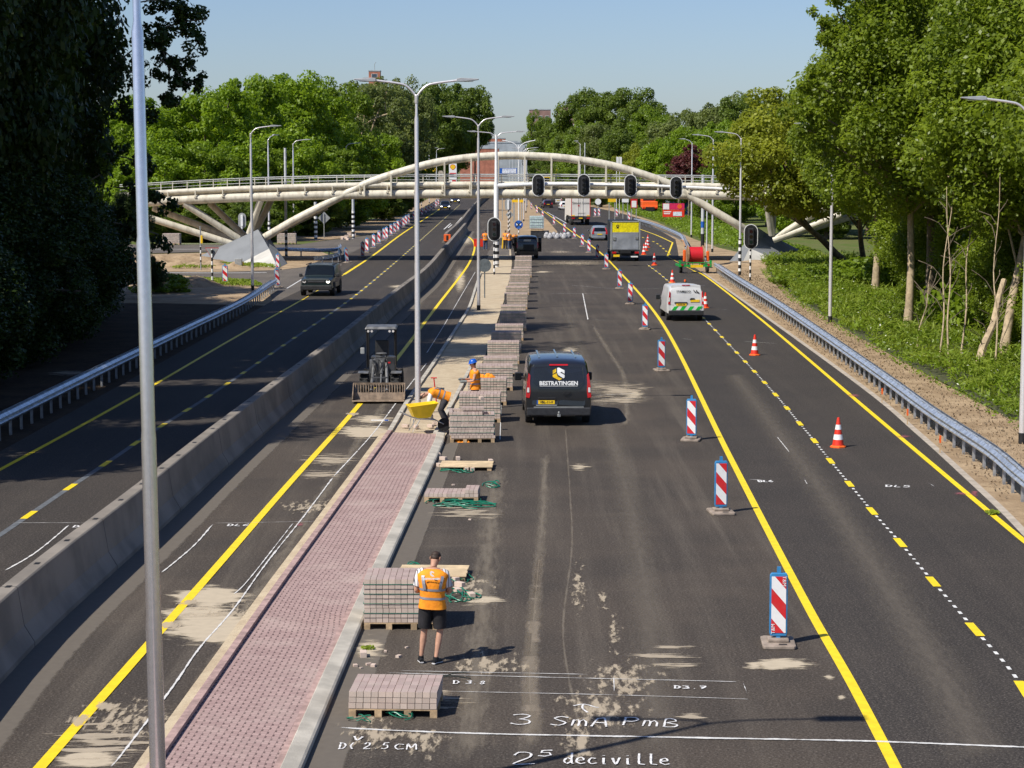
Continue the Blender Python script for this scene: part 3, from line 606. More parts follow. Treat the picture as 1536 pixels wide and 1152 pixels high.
guard([G(1058, 402), G(1034, 385), G(1027, 370), G(1022, 362), G(1005, 353), G(985, 345), G(965, 338.5), G(952, 336)], 'far galvanised guard rail curving beside the ramp behind the cable trailer', post_sp=1.9)
guard([(-14.55, 38), (-14.6, 52), (-14.6, 70), (-14.5, 90), (-14.4, 110), G(402, 442), G(412, 436)], 'galvanised guard rail in tree shade along the left lanes')
guard([G(405, 385), G(430, 384), G(455, 385), G(480, 386), G(500, 385), G(509, 381), G(508, 377)], 'curved single guard rail round the corner beside the left bridge footing', double=False, post_sp=3.4)
guard([G(509, 383), G(511, 391), G(495, 396), G(474, 399)], 'short guard rail end leaning towards the lane behind the dark off-roader', double=False, post_sp=3.0)

# ------------------------------------------------------------------ the foot bridge
BY = 169.8; BY2 = 177.4; AY = 169.75
br = thing('arched_bridge', 'cream steel foot bridge with one tubular arch spanning the whole road', 'bridge', (0, 0, 0))
def tr(pts, d): return [W(x, y, d) for x, y in pts]
low = [(180, 306), (224, 303), (276, 300), (330, 297.5), (400, 295), (493, 292.5), (623, 291), (750, 290.5), (870, 291), (960, 291.5), (1045, 292.3), (1088, 293), (1170, 295.5), (1244, 298), (1290, 300), (1340, 303)]
LOW = smoothline(tr(low, BY), 1.0)
upz = [(x, y-13.5 if x > 420 else y-13.0) for x, y in low]
UP = smoothline(tr(upz, BY-0.1), 1.0)
MB().tube(LOW, 0.37, 20).build('edge_tube', M['cream'], br, smooth=40)
MB().tube([p+Vector((0, BY2-BY, 0.0)) for p in LOW], 0.37, 16).build('edge_tube', M['cream'], br, smooth=40)
MB().tube(UP, 0.21, 14).build('upper_tube', M['cream'], br, smooth=40)
MB().tube([p+Vector((0, BY2-BY+0.2, 0)) for p in UP], 0.21, 12).build('upper_tube', M['cream'], br, smooth=40)
b = MB(); b.sweep([Vector((p.x, (BY+BY2)/2, p.z+0.30)) for p in LOW], [(-3.6, 0), (-3.6, 0.12), (3.6, 0.12), (3.6, 0)]); b.build('deck', M['cream_dark'], br)
b = MB()
for k, dz in enumerate((0.40, 0.50)): b.tube([p+Vector((0, 0.10, dz-0.02)) for p in LOW], 0.035, 6)
b.build('slats', M['cream_dark'], br)
b = MB(); b.sweep([p+Vector((0, 0.34, 0)) for p in LOW], [(-0.02, 0.25), (-0.02, 0.78), (0.02, 0.78), (0.02, 0.25)]); b.build('fascia', M['fascia'], br)
b = MB(); b.sweep([p+Vector((0, 0.02, 0.44)) for p in LOW], [(-0.03, 0), (-0.03, 0.06), (0.03, 0.06), (0.03, 0)]); b.build('fascia_trim', M['cream'], br)
b = MB()
for i in range(2, len(LOW)-1):
    if i % 3 == 0: p = LOW[i]; b.box((p.x, (BY+BY2)/2, p.z+0.16), (0.16, BY2-BY, 0.26))
b.build('cross_beams', M['cream'], br)
def rail_set(dy, lab):
    hp = []; 
    top = smoothline([Vector((p.x, BY+dy, p.z+1.55)) for p in LOW[::6]]+[Vector((LOW[-1].x, BY+dy, LOW[-1].z+1.55))], 1.5)
    b = MB(); b.tube(top, 0.045, 6); b.tube([p-Vector((0, 0, 0.14)) for p in top], 0.03, 6); b.tube([p-Vector((0, 0, 0.42)) for p in top], 0.018, 5); hr = b.build('handrail', M['signgrey'], br)
    x = -30.0
    while x < 31:
        i = min(range(len(top)), key=lambda k: abs(top[k].x-x)); z = top[i].z; MB().box((x, BY+dy, z-0.42), (0.07, 0.05, 0.84)).build('rail_post', M['cream'], br); x += 2.24
rail_set(0.0, ''); rail_set(BY2-BY, '')
b = MB()
for k in range(26):
    x = -29.0+k*2.24+0.9; i = min(range(len(LOW)), key=lambda q: abs(LOW[q].x-x)); z = LOW[i].z
    b.box((x, BY-0.36, z+0.43), (0.09, 0.12, 0.62)); b.box((x, BY-0.40, z+0.17), (0.2, 0.1, 0.09))
b.build('brackets', M['cream'], br)
arch_px = [(372, 370), (398.6, 355), (444, 329), (503, 299), (542, 279), (574, 266.5), (623, 251.5), (658.6, 243), (700, 237), (740, 234), (775.8, 233.3), (834, 236), (868, 240), (900, 245), (932, 252), (967, 262.5), (1002, 275), (1028, 290), (1065, 313), (1104, 336), (1135, 356)]
ARCH = smoothline([W(393, 358.5, 170.6), W(418, 344, 170.1)]+tr(arch_px[2:-1], AY)+[W(1124, 349, 170.6)], 0.8)
MB().tube(ARCH, 0.325, 20).build('arch_tube', M['cream'], br, smooth=40)
hm = None
for k, px in enumerate([547, 587, 627, 667, 707, 747, 787, 827, 868, 908.6, 948, 986.7]):
    x = W(px, 280, AY).x; i = min(range(len(ARCH)), key=lambda q: abs(ARCH[q].x-x)); j = min(range(len(LOW)), key=lambda q: abs(LOW[q].x-x))
    zt = ARCH[i].z; zb = LOW[j].z-0.15
    if zt-zb > 0.3:
        MB().box((x, BY-0.30, (zt+zb)/2), (0.13, 0.55, zt-zb)).build('hanger', M['cream'], br)
def strut(a, b_, r=0.28, name='strut'): MB().tube([a, a.lerp(b_, 0.5), b_], r, 16).build(name, M['cream'], br, smooth=40)
for dy, dx in ((BY, 0), (BY2, 26)):
    fy = 171 if dx == 0 else 176
    strut(W(196, 318, dy), W(352, 367, fy)) if dx == 0 else strut(W(230, 312, dy), W(362, 362, fy))
    strut(W(276+dx*1.5, 305, dy), W(358+dx*0.5, 358, fy)); strut(W(391+dx*0.6, 300, dy), W(374+dx*0.3, 350, fy))
    strut(W(1262+dx, 322, dy) if dx == 0 else W(1300, 318, dy), W(1160, 360, fy)); strut(W(1238, 310, dy), W(1165+dx*0.3, 356, fy)); strut(W(1150+dx*0.4, 303, dy), W(1158, 352, fy))
strut(W(470+20, 310, BY2), W(396, 356, 177))
# footings: folded concrete pyramids
def footing(A, B_, Cc, D, E_, Fp, Gp, H, label):
    vs = [A, B_, Cc, D, E_, Fp, Gp, H]
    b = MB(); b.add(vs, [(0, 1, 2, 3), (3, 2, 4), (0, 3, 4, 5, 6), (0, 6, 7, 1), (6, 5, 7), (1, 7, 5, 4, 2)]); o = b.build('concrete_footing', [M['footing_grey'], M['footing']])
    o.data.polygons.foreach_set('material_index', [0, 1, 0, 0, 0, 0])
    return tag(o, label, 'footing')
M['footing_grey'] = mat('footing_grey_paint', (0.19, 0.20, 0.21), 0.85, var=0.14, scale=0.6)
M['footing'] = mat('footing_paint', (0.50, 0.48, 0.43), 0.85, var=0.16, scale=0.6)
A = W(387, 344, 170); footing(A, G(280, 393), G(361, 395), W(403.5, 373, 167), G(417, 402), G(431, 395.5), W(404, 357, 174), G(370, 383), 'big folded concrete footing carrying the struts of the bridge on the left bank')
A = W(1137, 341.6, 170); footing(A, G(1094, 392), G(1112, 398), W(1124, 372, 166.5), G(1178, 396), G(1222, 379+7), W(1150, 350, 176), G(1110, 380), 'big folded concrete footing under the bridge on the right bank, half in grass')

# ------------------------------------------------------------------ street lamps
def pole_mesh(root, h, k=1.0, base='black'):
    MB().lathe([(0.092*k, 0), (0.092*k, 2.6), (0.085*k, 2.68), (0.085*k, 4.72), (0.079*k, 4.8), (0.079*k, 6.9), (0.068*k, 6.98), (0.066*k, h-0.7), (0.044*k, h-0.58), (0.042*k, h)], n=24).build('pole', M['alu'], root, smooth=30)
    MB().lathe([(0.103*k, 0), (0.103*k, 0.3)], n=20).build('base_sleeve', M['black'], root, smooth=30)
def head_mesh(s):
    b = MB(); b.prism([(0, -0.05), (0.12, -0.06), (0.5, -0.03), (0.68, 0.0), (0.68, 0.03), (0.12, 0.06), (0, 0.04)], (0, -0.13, 0), (s, 0, 0), (0, 0, 1), (0, 0.26, 0)); return b
def arms(root, h, sides, reach=1.25, rise=0.42):
    for s in sides:
        pts = smoothline([Vector((0, 0, h-0.05)), Vector((s*0.12, 0, h+0.14)), Vector((s*0.34, 0, h+rise*0.78)), Vector((s*0.62, 0, h+rise*0.95)), Vector((s*reach, 0, h+rise+0.06))], 0.06)
        a = MB().tube(pts, 0.036, 10).build('arm', M['alu'], root, smooth=40)
        hd = head_mesh(s).build('lamp_head', M['lamp_head'], root, bevel=0.012); hd.location = (s*(reach+0.0), 0, h+rise+0.08)
        ln = MB().box((s*0.36, 0, -0.055), (0.3, 0.16, 0.012)).build('lens', M['lens'], hd)
    MB().lathe([(0.055, h-0.22), (0.06, h-0.2), (0.06, h+0.02), (0.04, h+0.05)], n=14).build('fork_sleeve', M['alu'], root, smooth=30)
def tlamp(loc, label, h=9.92, group='twin-armed lamps along the median', k=1.0, rz=0.0):
    r = thing('street_lamp', label, 'street lamp', loc, rz, group); pole_mesh(r, h, k); arms(r, h, (-1, 1)); return r
tl = tlamp((-4.02, 23.0, 0), 'nearest tall aluminium lamp pole, cut off by the top and bottom of the picture')
tl_near = tl
for ch_ in tl_near.children:
    if ch_.name.startswith('pole'): ch_.data.materials[0] = M['alu_near']
P1 = G(627, 622); tl = tlamp(P1, 'twin-armed aluminium lamp rising behind the yellow wheelbarrow')
tl_near.rotation_euler = (0, -0.009, 0); tl_near.location.x = -4.035
P2 = G(718, 466); l2 = dup(tl, 'twin-armed lamp standing in the sand bed beside the far paver stacks', P2)
for i, (px, py) in enumerate([(785.6, 332)]):
    dup(tl, 'slim twin-armed lamp on the soil verge beyond the round blue sign', G(px, py))
for i, (px, d) in enumerate([(789, 350), (790, 398), (787, 450), (783, 505), (779, 565), (774, 630), (769, 705), (764, 790)]):
    p = W(px, 250, d); dup(tl, ['nearest', 'second', 'third', 'fourth', 'fifth', 'sixth', 'seventh', 'farthest'][i]+' small twin-armed lamp of the distant row beyond the bridge', (p.x, d, 0), scale=(1.1, 1.1, 1.05))
def slamp(px, py, topy, label, s, d=None, reach=1.25, group='single-armed lamps beside the road', banded=False, rz=0.0):
    p = G(px, py); h = W(px, topy, p.y).z-0.45
    r = thing('street_lamp', label, 'street lamp', p, rz, group); pole_mesh(r, h); arms(r, h, (s,), reach)
    if banded: MB().lathe([(0.115, 0.3), (0.115, 2.6)], n=20).build('striped_sleeve', M['band'], r, smooth=30)
    return r
slamp(1245, 483, 187, 'single-armed lamp on the bare soil strip in front of the right trees', -1)
slamp(1533, 665, 150, 'lamp pole at the right edge of the picture, its arm reaching left', -1)
slamp(379, 435, 190, 'dark shaded single-armed lamp beside the left guard rail', 1)
slamp(441, 358, 210, 'lamp with black and white foot left of the diamond sign', 1, banded=True)
slamp(520, 341, 215, 'lamp on the soil verge right of the diamond sign', 1)
slamp(569, 326, 217, 'lamp beside the far left lanes above the beacon row', 1)
slamp(614, 314, 220, 'first of the far left lamps bunched behind the twin-armed lamp', 1)
slamp(632, 309, 222, 'second of the far left lamps bunched behind the twin-armed lamp', 1)
slamp(644, 305, 222, 'third of the far left lamps bunched behind the twin-armed lamp', 1)
slamp(655, 301, 223, 'fourth of the far left lamps bunched behind the twin-armed lamp', 1)
slamp(404, 372, 203, 'lamp seen end-on behind the left bridge footing', 1, reach=0.7, banded=True, rz=0.9)
slamp(1068.4, 378, 203, 'curved single-armed lamp in front of the dark red tree', -1)
slamp(1037, 356, 209, 'pale short-armed lamp left of the dark red tree', -1, reach=0.75)
slamp(1109.6, 413, 199, 'lamp with banded foot half hidden in the light green tree', -1, banded=True)
slamp(870, 330, 212, 'tall bare grey mast behind the second overhead signal', -1, reach=0.3)
# ------------------------------------------------------------------ traffic signals
def pill(w_, h_, n=10):
    r = w_/2; return [(r*math.cos(math.pi*k/n), h_/2-r+r*math.sin(math.pi*k/n)) for k in range(n+1)] + [(-r*math.cos(math.pi*k/n), -(h_/2-r)-r*math.sin(math.pi*k/n)) for k in range(n+1)]
def signal_head(root, back=False):
    MB().prism(pill(0.96, 1.72), (0, 0.0, 0), (1, 0, 0), (0, 0, 1), (0, 0.03, 0)).build('border', M['signwhite'] if not back else M['signgrey'], root)
    MB().prism(pill(0.86, 1.62), (0, -0.012, 0), (1, 0, 0), (0, 0, 1), (0, 0.010, 0)).build('backing_board', M['black'], root)
    h = MB().box((0, -0.09, 0), (0.36, 0.16, 1.16)).build('signal_box', M['black_soft'], root, bevel=0.03)
    for k, c in enumerate(('lens_red', 'lens_amber', 'lens_green')):
        MB().lathe([(0.115, 0), (0.115, 0.012)], (0, -0.185, 0.36-k*0.36), n=18, axis='y').build('lens', M[c], root)
        v = MB(); n = 12; pts = []
        for q in range(n+1):
            a = math.pi*q/n; pts.append((0.135*math.cos(a), 0.135*math.sin(a)))
        vs = [(x, -0.17, z+0.36-k*0.36) for x, z in pts] + [(x, -0.36+0.08*(1-abs(math.sin(math.pi*i/n))), z+0.36-k*0.36) for i, (x, z) in enumerate(pts)]
        v.add(vs, [(i, i+1, n+2+i, n+1+i) for i in range(n)]); v.build('visor', M['black'], root)
    MB().lathe([(0.045, 0), (0.045, 0.01)], (0, -0.02, -0.72), n=10, axis='y').build('reflector', M['signgrey'], root)
M['lens_red'] = mat('dark_red_lens', (0.022, 0.006, 0.006), 0.25); M['lens_amber'] = mat('dark_amber_lens', (0.02, 0.012, 0.006), 0.25); M['lens_green'] = mat('dark_green_lens', (0.006, 0.016, 0.012), 0.25)
mp = G(744.5, 401); md = mp.y
mast = thing('signal_mast', 'tall white mast with twin lamp arms and a long signal boom over the lanes', 'signal mast', mp)
MB().lathe([(0.20, 0), (0.20, 3.0), (0.19, 3.1), (0.185, 6.4), (0.13, 6.6), (0.10, 9.6), (0.07, 10.2)], n=20).build('pole', M['signwhite'], mast, smooth=30)
MB().lathe([(0.212, 0.15), (0.212, 3.0)], n=20).build('striped_sleeve', M['band'], mast, smooth=30)
arms(mast, 9.95, (-1, 1), reach=1.55, rise=0.42)
bz = [W(x, y, md)-mp for x, y in ((746, 278.6), (795, 276.6), (850, 276), (900, 277), (980, 279), (1075, 283), (1105, 285))]
MB().tube(smoothline(bz, 1.0), [0.17]*2+[0.15]*3+[0.12]*(len(smoothline(bz, 1.0))-5), 12).build('boom', M['signwhite'], mast, smooth=30)
sg = None
for i, (px, py) in enumerate([(807.4, 277.7), (875.4, 277.7), (945.3, 278.4), (1013.7, 281)]):
    p = W(px, py, md); p.y = md-0.35
    lb = ['leftmost black signal head hanging on the overhead boom', 'second signal head on the overhead boom, above the white lorry', 'third signal head on the overhead boom, right of the arch hangers', 'rightmost signal head on the boom, where the arch meets the deck'][i]
    if sg is None: sg = thing('traffic_signal', lb, 'traffic signal', p, 0, 'signal heads on the boom'); signal_head(sg)
    else: dup(sg, lb, p)
def post_signal(base, top_y, label, hd=(0, 0)):
    p = G(*base); c = W(base[0], top_y, p.y)
    r = thing('traffic_signal', label, 'traffic signal', (p.x, p.y, 0), 0, 'signals on striped posts')
    MB().lathe([(0.065, 0), (0.065, c.z)], (0, 0.1, 0), n=14).build('post', M['band'], r, smooth=30)
    e = []
    hb = MB()
    b = MB().prism(pill(0.96, 1.72), (0, 0.0, c.z), (1, 0, 0), (0, 0, 1), (0, 0.03, 0)).build('border', M['signwhite'], r)
    MB().prism(pill(0.86, 1.62), (0, -0.012, c.z), (1, 0, 0), (0, 0, 1), (0, 0.010, 0)).build('backing_board', M['black'], r)
    MB().box((0, -0.09, c.z), (0.36, 0.16, 1.16)).build('signal_box', M['black_soft'], r, bevel=0.03)
    for k, cc in enumerate(('lens_red', 'lens_amber', 'lens_green')):
        MB().lathe([(0.115, 0), (0.115, 0.012)], (0, -0.185, c.z+0.36-k*0.36), n=18, axis='y').build('lens', M[cc], r)
    return r
post_signal((741.4, 413), 344, 'signal on a striped post in front of the tall signal mast')
post_signal((1125.5, 421), 355, 'signal on a striped post before the right bridge footing')
def back_signal(base, cy, label, w_=0.75, h_=1.5):
    p = G(*base); c = W(base[0], cy, p.y)
    r = thing('traffic_signal', label, 'traffic signal', p, 0, 'signals seen from behind')
    MB().lathe([(0.06, 0), (0.06, c.z+0.3)], n=12).build('post', M['band'], r, smooth=30)
    MB().prism(pill(w_, h_), (0, 0.08, c.z), (1, 0, 0), (0, 0, 1), (0, 0.03, 0)).build('backing_board', M['signgrey'], r)
    MB().box((0, -0.0, c.z), (0.22, 0.12, h_*0.75)).build('signal_box', M['signwhite'], r, bevel=0.03)
back_signal((363.5, 371), 331, 'oval grey signal back above the left bridge footing')
back_signal((762.5, 350), 307, 'pale signal seen from behind on the soil verge of the median', 0.8, 1.4)
# ------------------------------------------------------------------ striped posts and signs
def bpost(px, py, topy, label, r_=0.13, bands=True, grp='striped and white posts', blue=False):
    p = G(px, py); h = W(px, topy, p.y).z; r = thing('striped_post', label, 'post', p, 0, grp)
    MB().lathe([(r_, 0), (r_*0.95, h)], n=14).build('shaft', M['post_paint'], r, smooth=30)
    if bands: MB().lathe([(r_+0.012, 0.1), (r_+0.012, min(h-0.02, 3.0))], n=14).build('striped_sleeve', M['band'], r, smooth=30)
    if blue: MB().lathe([(r_+0.014, 1.9), (r_+0.014, 2.5)], n=14).build('blue_band', M['signblue'], r, smooth=30); MB().lathe([(r_+0.014, 0), (r_+0.014, 1.3)], n=14).build('black_foot', M['black'], r, smooth=30)
    return r
M['post_paint'] = mat('post_white_paint', (0.52, 0.53, 0.54), 0.5, var=0.15, scale=3)
bpost(429.5, 386, 222, 'tall pale mast with banded foot right of the left bridge footing', 0.11)
bpost(473.7, 360, 303, 'banded white post left of the diamond sign', 0.17)
bpost(530, 358, 296, 'banded white post behind the heap of loose pavers', 0.15)
bpost(1053.7, 371, 262, 'white post with blue and black bands behind the cable trailer', 0.16, False, blue=True)
bpost(1060, 377, 300, 'thin white post right of the blue-banded post', 0.07, False)
bpost(877, 318, 214, 'slender grey mast above the arch, beside the second signal', 0.09, False)
def plate_sign(base, cy, label, shape, mt, size, post='band', pr=0.05, facing=-1, extra=None):
    p = G(*base); c = W(base[0], cy, p.y)
    r = thing('road_sign', label, 'road sign', p)
    MB().lathe([(pr, 0), (pr, c.z+size*0.35)], n=12).build('post', M[post], r, smooth=30)
    if shape == 'disc': poly = [(size/2*math.cos(2*math.pi*k/28), size/2*math.sin(2*math.pi*k/28)) for k in range(28)]
    elif shape == 'diamond': poly = [(0, size/2), (-size/2, 0), (0, -size/2), (size/2, 0)]
    elif shape == 'tri': poly = [(-size/2, size*0.4), (0, -size*0.45), (size/2, size*0.4)]
    else: poly = [(-size[0]/2, -size[1]/2), (size[0]/2, -size[1]/2), (size[0]/2, size[1]/2), (-size[0]/2, size[1]/2)]
    y0 = facing*(pr+0.02)
    MB().prism(poly, (0, y0, c.z), (1, 0, 0), (0, 0, 1), (0, 0.012, 0)).build('plate', M[mt], r)
    return r, c.z, y0
r, cz, y0 = plate_sign((778, 352), 337, 'round blue no-waiting disc with a black cross taped over it', 'disc', 'signblue', 0.98)
ring = [(0.47*math.cos(2*math.pi*k/28), 0.47*math.sin(2*math.pi*k/28)) for k in range(28)]
b = MB()
for a in (0.75, -0.75): b.box((0, y0-0.012, cz), (0.95, 0.01, 0.10), Matrix.Rotation(a, 3, 'Y'))
b.build('taped_cross', M['black'], r)
b = MB()
for s in (-1, 1): b.box((s*0.18, y0-0.008, cz), (0.12, 0.006, 0.32), Matrix.Rotation(s*0.6, 3, 'Y'))
b.build('white_arrow', M['signwhite'], r)
MB().lathe([(0.07, 0), (0.07, 4.0), (0.05, 10.2)], (0, 0.12, 0), n=12).build('tall_pole', M['signwhite'], r, smooth=30)
for s in (-1, 1): MB().tube(smoothline([(0, 0.12, 9.7), (s*0.3, 0.12, 10.2), (s*0.8, 0.12, 10.5), (s*1.9, 0.12, 10.75)], 0.2), 0.05, 8).build('lamp_arm', M['signwhite'], r, smooth=40)
plate_sign((486.3, 357), 327, 'grey back of a diamond sign left of the far lanes', 'diamond', 'signgrey', 1.35, post='signgrey', facing=1)
plate_sign((764.5, 348), 322, 'grey back of a diamond sign behind the signal on the median verge', 'diamond', 'signgrey', 1.0, post='band', facing=1)
r, cz, y0 = plate_sign((318.6, 425.6), 380, 'back of a give-way triangle on a banded post by the side road', 'tri', 'signgrey', 0.84, pr=0.065, facing=1)
MB().prism([(-0.46, 0.37), (0, -0.43), (0.46, 0.37)], (0, y0+0.014, cz), (1, 0, 0), (0, 0, 1), (0, 0.01, 0)).build('red_border', M['red'], r)
plate_sign((727, 448), 398, 'dark grey round sign back on a post by the twin-armed lamp', 'disc', 'darkgrey', 0.78, post='darkgrey', pr=0.035) if M.setdefault('darkgrey', mat('dark_sign_back', (0.12, 0.14, 0.15), 0.6)) else 0
p = G(301.4, 405); r = thing('push_button_post', 'thin grey post with a yellow push-button box near the soil heaps', 'post', p)
MB().lathe([(0.05, 0), (0.05, 3.3)], n=12).build('post', M['signgrey'], r, smooth=30)
MB().box((0.1, -0.05, 2.3), (0.16, 0.16, 0.6)).build('box', M['yellowsign'], r, bevel=0.02)
MB().lathe([(0.056, 0.6), (0.056, 1.8)], n=12).build('striped_sleeve', M['band'], r, smooth=30)
r = thing('control_cabinet', 'small pale utility cabinet beside the left bridge footing', 'cabinet', G(358, 402)); MB().box((0, 0, 0.38), (0.55, 0.4, 0.7)).build('housing', M['signgrey'], r, bevel=0.03); MB().box((0.35, 0.0, 0.25), (0.08, 0.08, 0.5)).build('marker_peg', M['yellowsign'], r)
MB().box((0, -0.206, 0.38), (0.45, 0.01, 0.6)).build('door', M['signgrey'], r)
# ------------------------------------------------------------------ beacons and cones
def beacon_proto(loc, label, rz=0.0, tilt=0.0):
    r = thing('traffic_beacon', label, 'traffic beacon', loc, rz, 'red and white beacons'); r.rotation_euler = (0, tilt, rz)
    MB().prism([(-0.13, 0), (-0.145, 0.05), (-0.145, 1.0), (-0.12, 1.04), (0.12, 1.04), (0.145, 1.0), (0.145, 0.05), (0.13, 0)], (0, -0.035, 0.14), (1, 0, 0), (0, 0, 1), (0, 0.07, 0)).build('frame', M['beaconblue'], r, bevel=0.01)
    b = MB()
    for y_, d in ((-0.043, 0.006), (0.037, 0.006)): b.box((0, y_+0.003, 0.66), (0.235, d, 0.93))
    b.build('striped_panel', M['beacon'], r)
    MB().prism([(-0.035, 0), (-0.03, 0.12), (0.03, 0.12), (0.035, 0)], (0, -0.02, 1.16), (1, 0, 0), (0, 0, 1), (0, 0.04, 0)).build('handle', M['beaconblue'], r)
    MB().box((0, 0, 0.10), (0.07, 0.05, 0.1)).build('foot_peg', M['beaconblue'], r)
    b = MB(); b.prism([(-0.24, -0.42), (0.24, -0.42), (0.27, -0.36), (0.27, 0.3), (0.22, 0.36), (-0.22, 0.36), (-0.27, 0.3), (-0.27, -0.36)], (0, 0, 0), (1, 0, 0), (0, 1, 0), (0, 0, 0.06)); b.prism([(-0.17, -0.16), (0.17, -0.16), (0.17, 0.14), (-0.17, 0.14)], (0, 0, 0.06), (1, 0, 0), (0, 1, 0), (0, 0, 0.05))
    base = b.build('base_slab', M['recycled'], r, bevel=0.015)
    MB().box((0.06, -0.29, 0.062), (0.13, 0.07, 0.006)).build('grip_hole', M['black'], base)
    return r
M['recycled'] = mat('recycled_plastic', (0.30, 0.24, 0.19), 0.9, var=0.35, scale=5, bump=0.3)
bp0 = beacon_proto(G(1167, 966), 'nearest red and white beacon, beside the yellow line at lower right', -0.06)
def text_mesh(txt, size, m, name, parent, loc, rot, extrude=0.002, bold=0.0, align='CENTER', kern=1.0):
    cu = bpy.data.curves.new(name, 'FONT'); cu.body = txt; cu.size = size; cu.extrude = extrude; cu.offset = bold; cu.align_x = align; cu.align_y = 'CENTER'; cu.resolution_u = 2; cu.space_character = kern
    o = bpy.data.objects.new(name, cu); C.collection.objects.link(o); dg = bpy.context.evaluated_depsgraph_get(); me = bpy.data.meshes.new_from_object(o.evaluated_get(dg))
    bpy.data.objects.remove(o); me.materials.clear(); me.materials.append(m); o = bpy.data.objects.new(name, me); C.collection.objects.link(o); o.location = loc; o.rotation_euler = rot
    if parent is not None: o.parent = parent
    return o
main_b = [(1081, 769), (1037, 660), (992, 556), (967.5, 494), (945.5, 456), (929.5, 433), (909.5, 404), (896, 389), (883.5, 379), (873.5, 370), (861.5, 358), (846.7, 350), (831, 337.5), (814, 328), (805.5, 320), (797, 314), (790, 309)]
for i, (x, y) in enumerate(main_b):
    dup(bp0, ORD[i+1]+' beacon of the long right row, counted from the nearest one', G(x, y), random.Random(i).uniform(-0.25, 0.15) if i != 7 else 0.6, scale=(1.08, 1.0, 1.0) if i > 5 else None)
text_mesh('T&M', 0.085, M['signwhite'], 'lettering', bp0, (0.085, -0.046, 1.05), (math.pi/2, math.pi/2, 0))
text_mesh('T&M', 0.085, M['signwhite'], 'lettering', bp0, (-0.085, -0.046, 0.26), (math.pi/2, -math.pi/2, 0))
for i, (x, y) in enumerate([(892.6, 325.5), (898.5, 325.2), (925, 325.5), (943.7, 331.5)]):
    dup(bp0, ['left one of the pair of beacons right of the white lorry', 'right one of the pair of beacons right of the white lorry', 'lone beacon on the verge before the grassy island', 'beacon at the start of the ramp guard rail'][i], G(x, y), -0.1, scale=(1.2, 1, 1.1))
left_b = [(544, 386, 0.5), (550.5, 379, -0.2), (560.5, 372, -0.1), (568.5, 366, 0), (576, 361, 0.1), (580, 359, -0.3), (586.5, 354, 0), (592, 351, 0.2), (597, 347, -0.1), (601, 344, 0), (605.3, 341, 0.1), (609, 338, -0.1), (613, 336, 0.3), (620.5, 330.5, 0), (627, 327, 0.2), (633, 324, 0), (639, 321, -0.1), (643, 318.5, 0.2), (647, 316, 0), (650.5, 313.5, 0.1), (654, 311, 0), (657.5, 308.5, 0)]
for i, (x, y, a) in enumerate(left_b):
    dup(bp0, ORD[i]+' beacon of the dense left row, counted from its near end', G(x, y), a, scale=(1.15, 1, 1.1))
dup(bp0, 'dark leaning beacon by the road-side end of the left rail', G(521, 394), 0.5).rotation_euler = (0, -0.12, 0.5)
dup(bp0, 'upright beacon right of the left bridge footing', G(416.5, 404.5), 0)
dup(bp0, 'shaded leaning beacon at the far end of the left guard rail', G(417.5, 431), 0.4).rotation_euler = (0, -0.1, 0.3)
dup(bp0, 'rounded blue-framed beacon standing alone by the side road', G(337.8, 426), 0, scale=(1.3, 1, 1.05))
def cone(loc, label, sc=1.0):
    r = thing('traffic_cone', label, 'traffic cone', loc, 0, 'orange and white cones')
    MB().lathe([(0.145, 0.05), (0.035, 0.72), (0.03, 0.745), (0.0, 0.75)], n=20, cap=False).build('cone', M['cone_red'], r, smooth=30)
    for z0, z1 in ((0.2, 0.33), (0.45, 0.57)):
        f = lambda z: 0.145-(z-0.05)*0.110/0.67+0.003
        MB().lathe([(f(z0), z0), (f(z1), z1)], n=20, cap=False).build('white_band', M['signwhite'], r, smooth=30)
    MB().lathe([(0.2, 0.0), (0.2, 0.03), (0.16, 0.055), (0.14, 0.06)], n=8).build('base', M['orange'], r)
    return r
M['cone_red'] = mat('cone_red_orange', (0.75, 0.035, 0.012), 0.5, var=0.1)
c0 = cone(G(1257, 671), 'nearest orange cone, right of the dotted line')
c0.scale = (1.12, 1.12, 1.12)
for i, (x, y, lb) in enumerate([(1132, 533, 'orange cone in the right lane level with the far end of the black van'), (1058, 462, 'orange cone just right of the silver van'), (1008.5, 424, 'orange cone ahead of the silver van'), (981.5, 398, 'orange cone between the box lorry and the cable trailer'), (966, 382, 'nearest of the four cones bunched beside the box lorry'), (969, 376, 'second of the four cones bunched beside the box lorry'), (971.5, 371.5, 'third of the four cones bunched beside the box lorry'), (971.8, 366.5, 'farthest of the four cones bunched beside the box lorry')]):
    dup(c0, lb, G(x, y), scale=(1.15, 1.15, 1.15) if i < 3 else (1.3, 1.3, 1.3))
# orange survey stakes by the right guard rail
st = thing('survey_stake', 'nearest wooden stake with orange tip before the right guard rail', 'stake', G(1410, 679.5), 0, 'survey stakes')
MB().box((0, 0, 0.22), (0.03, 0.03, 0.44)).build('stick', M['wood'], st); MB().box((0, 0, 0.38), (0.045, 0.045, 0.2)).build('orange_tip', M['orange'], st)
dup(st, 'middle wooden stake with orange tip before the right guard rail', G(1361, 637)); dup(st, 'farthest wooden stake with orange tip before the right guard rail', G(1323, 604))
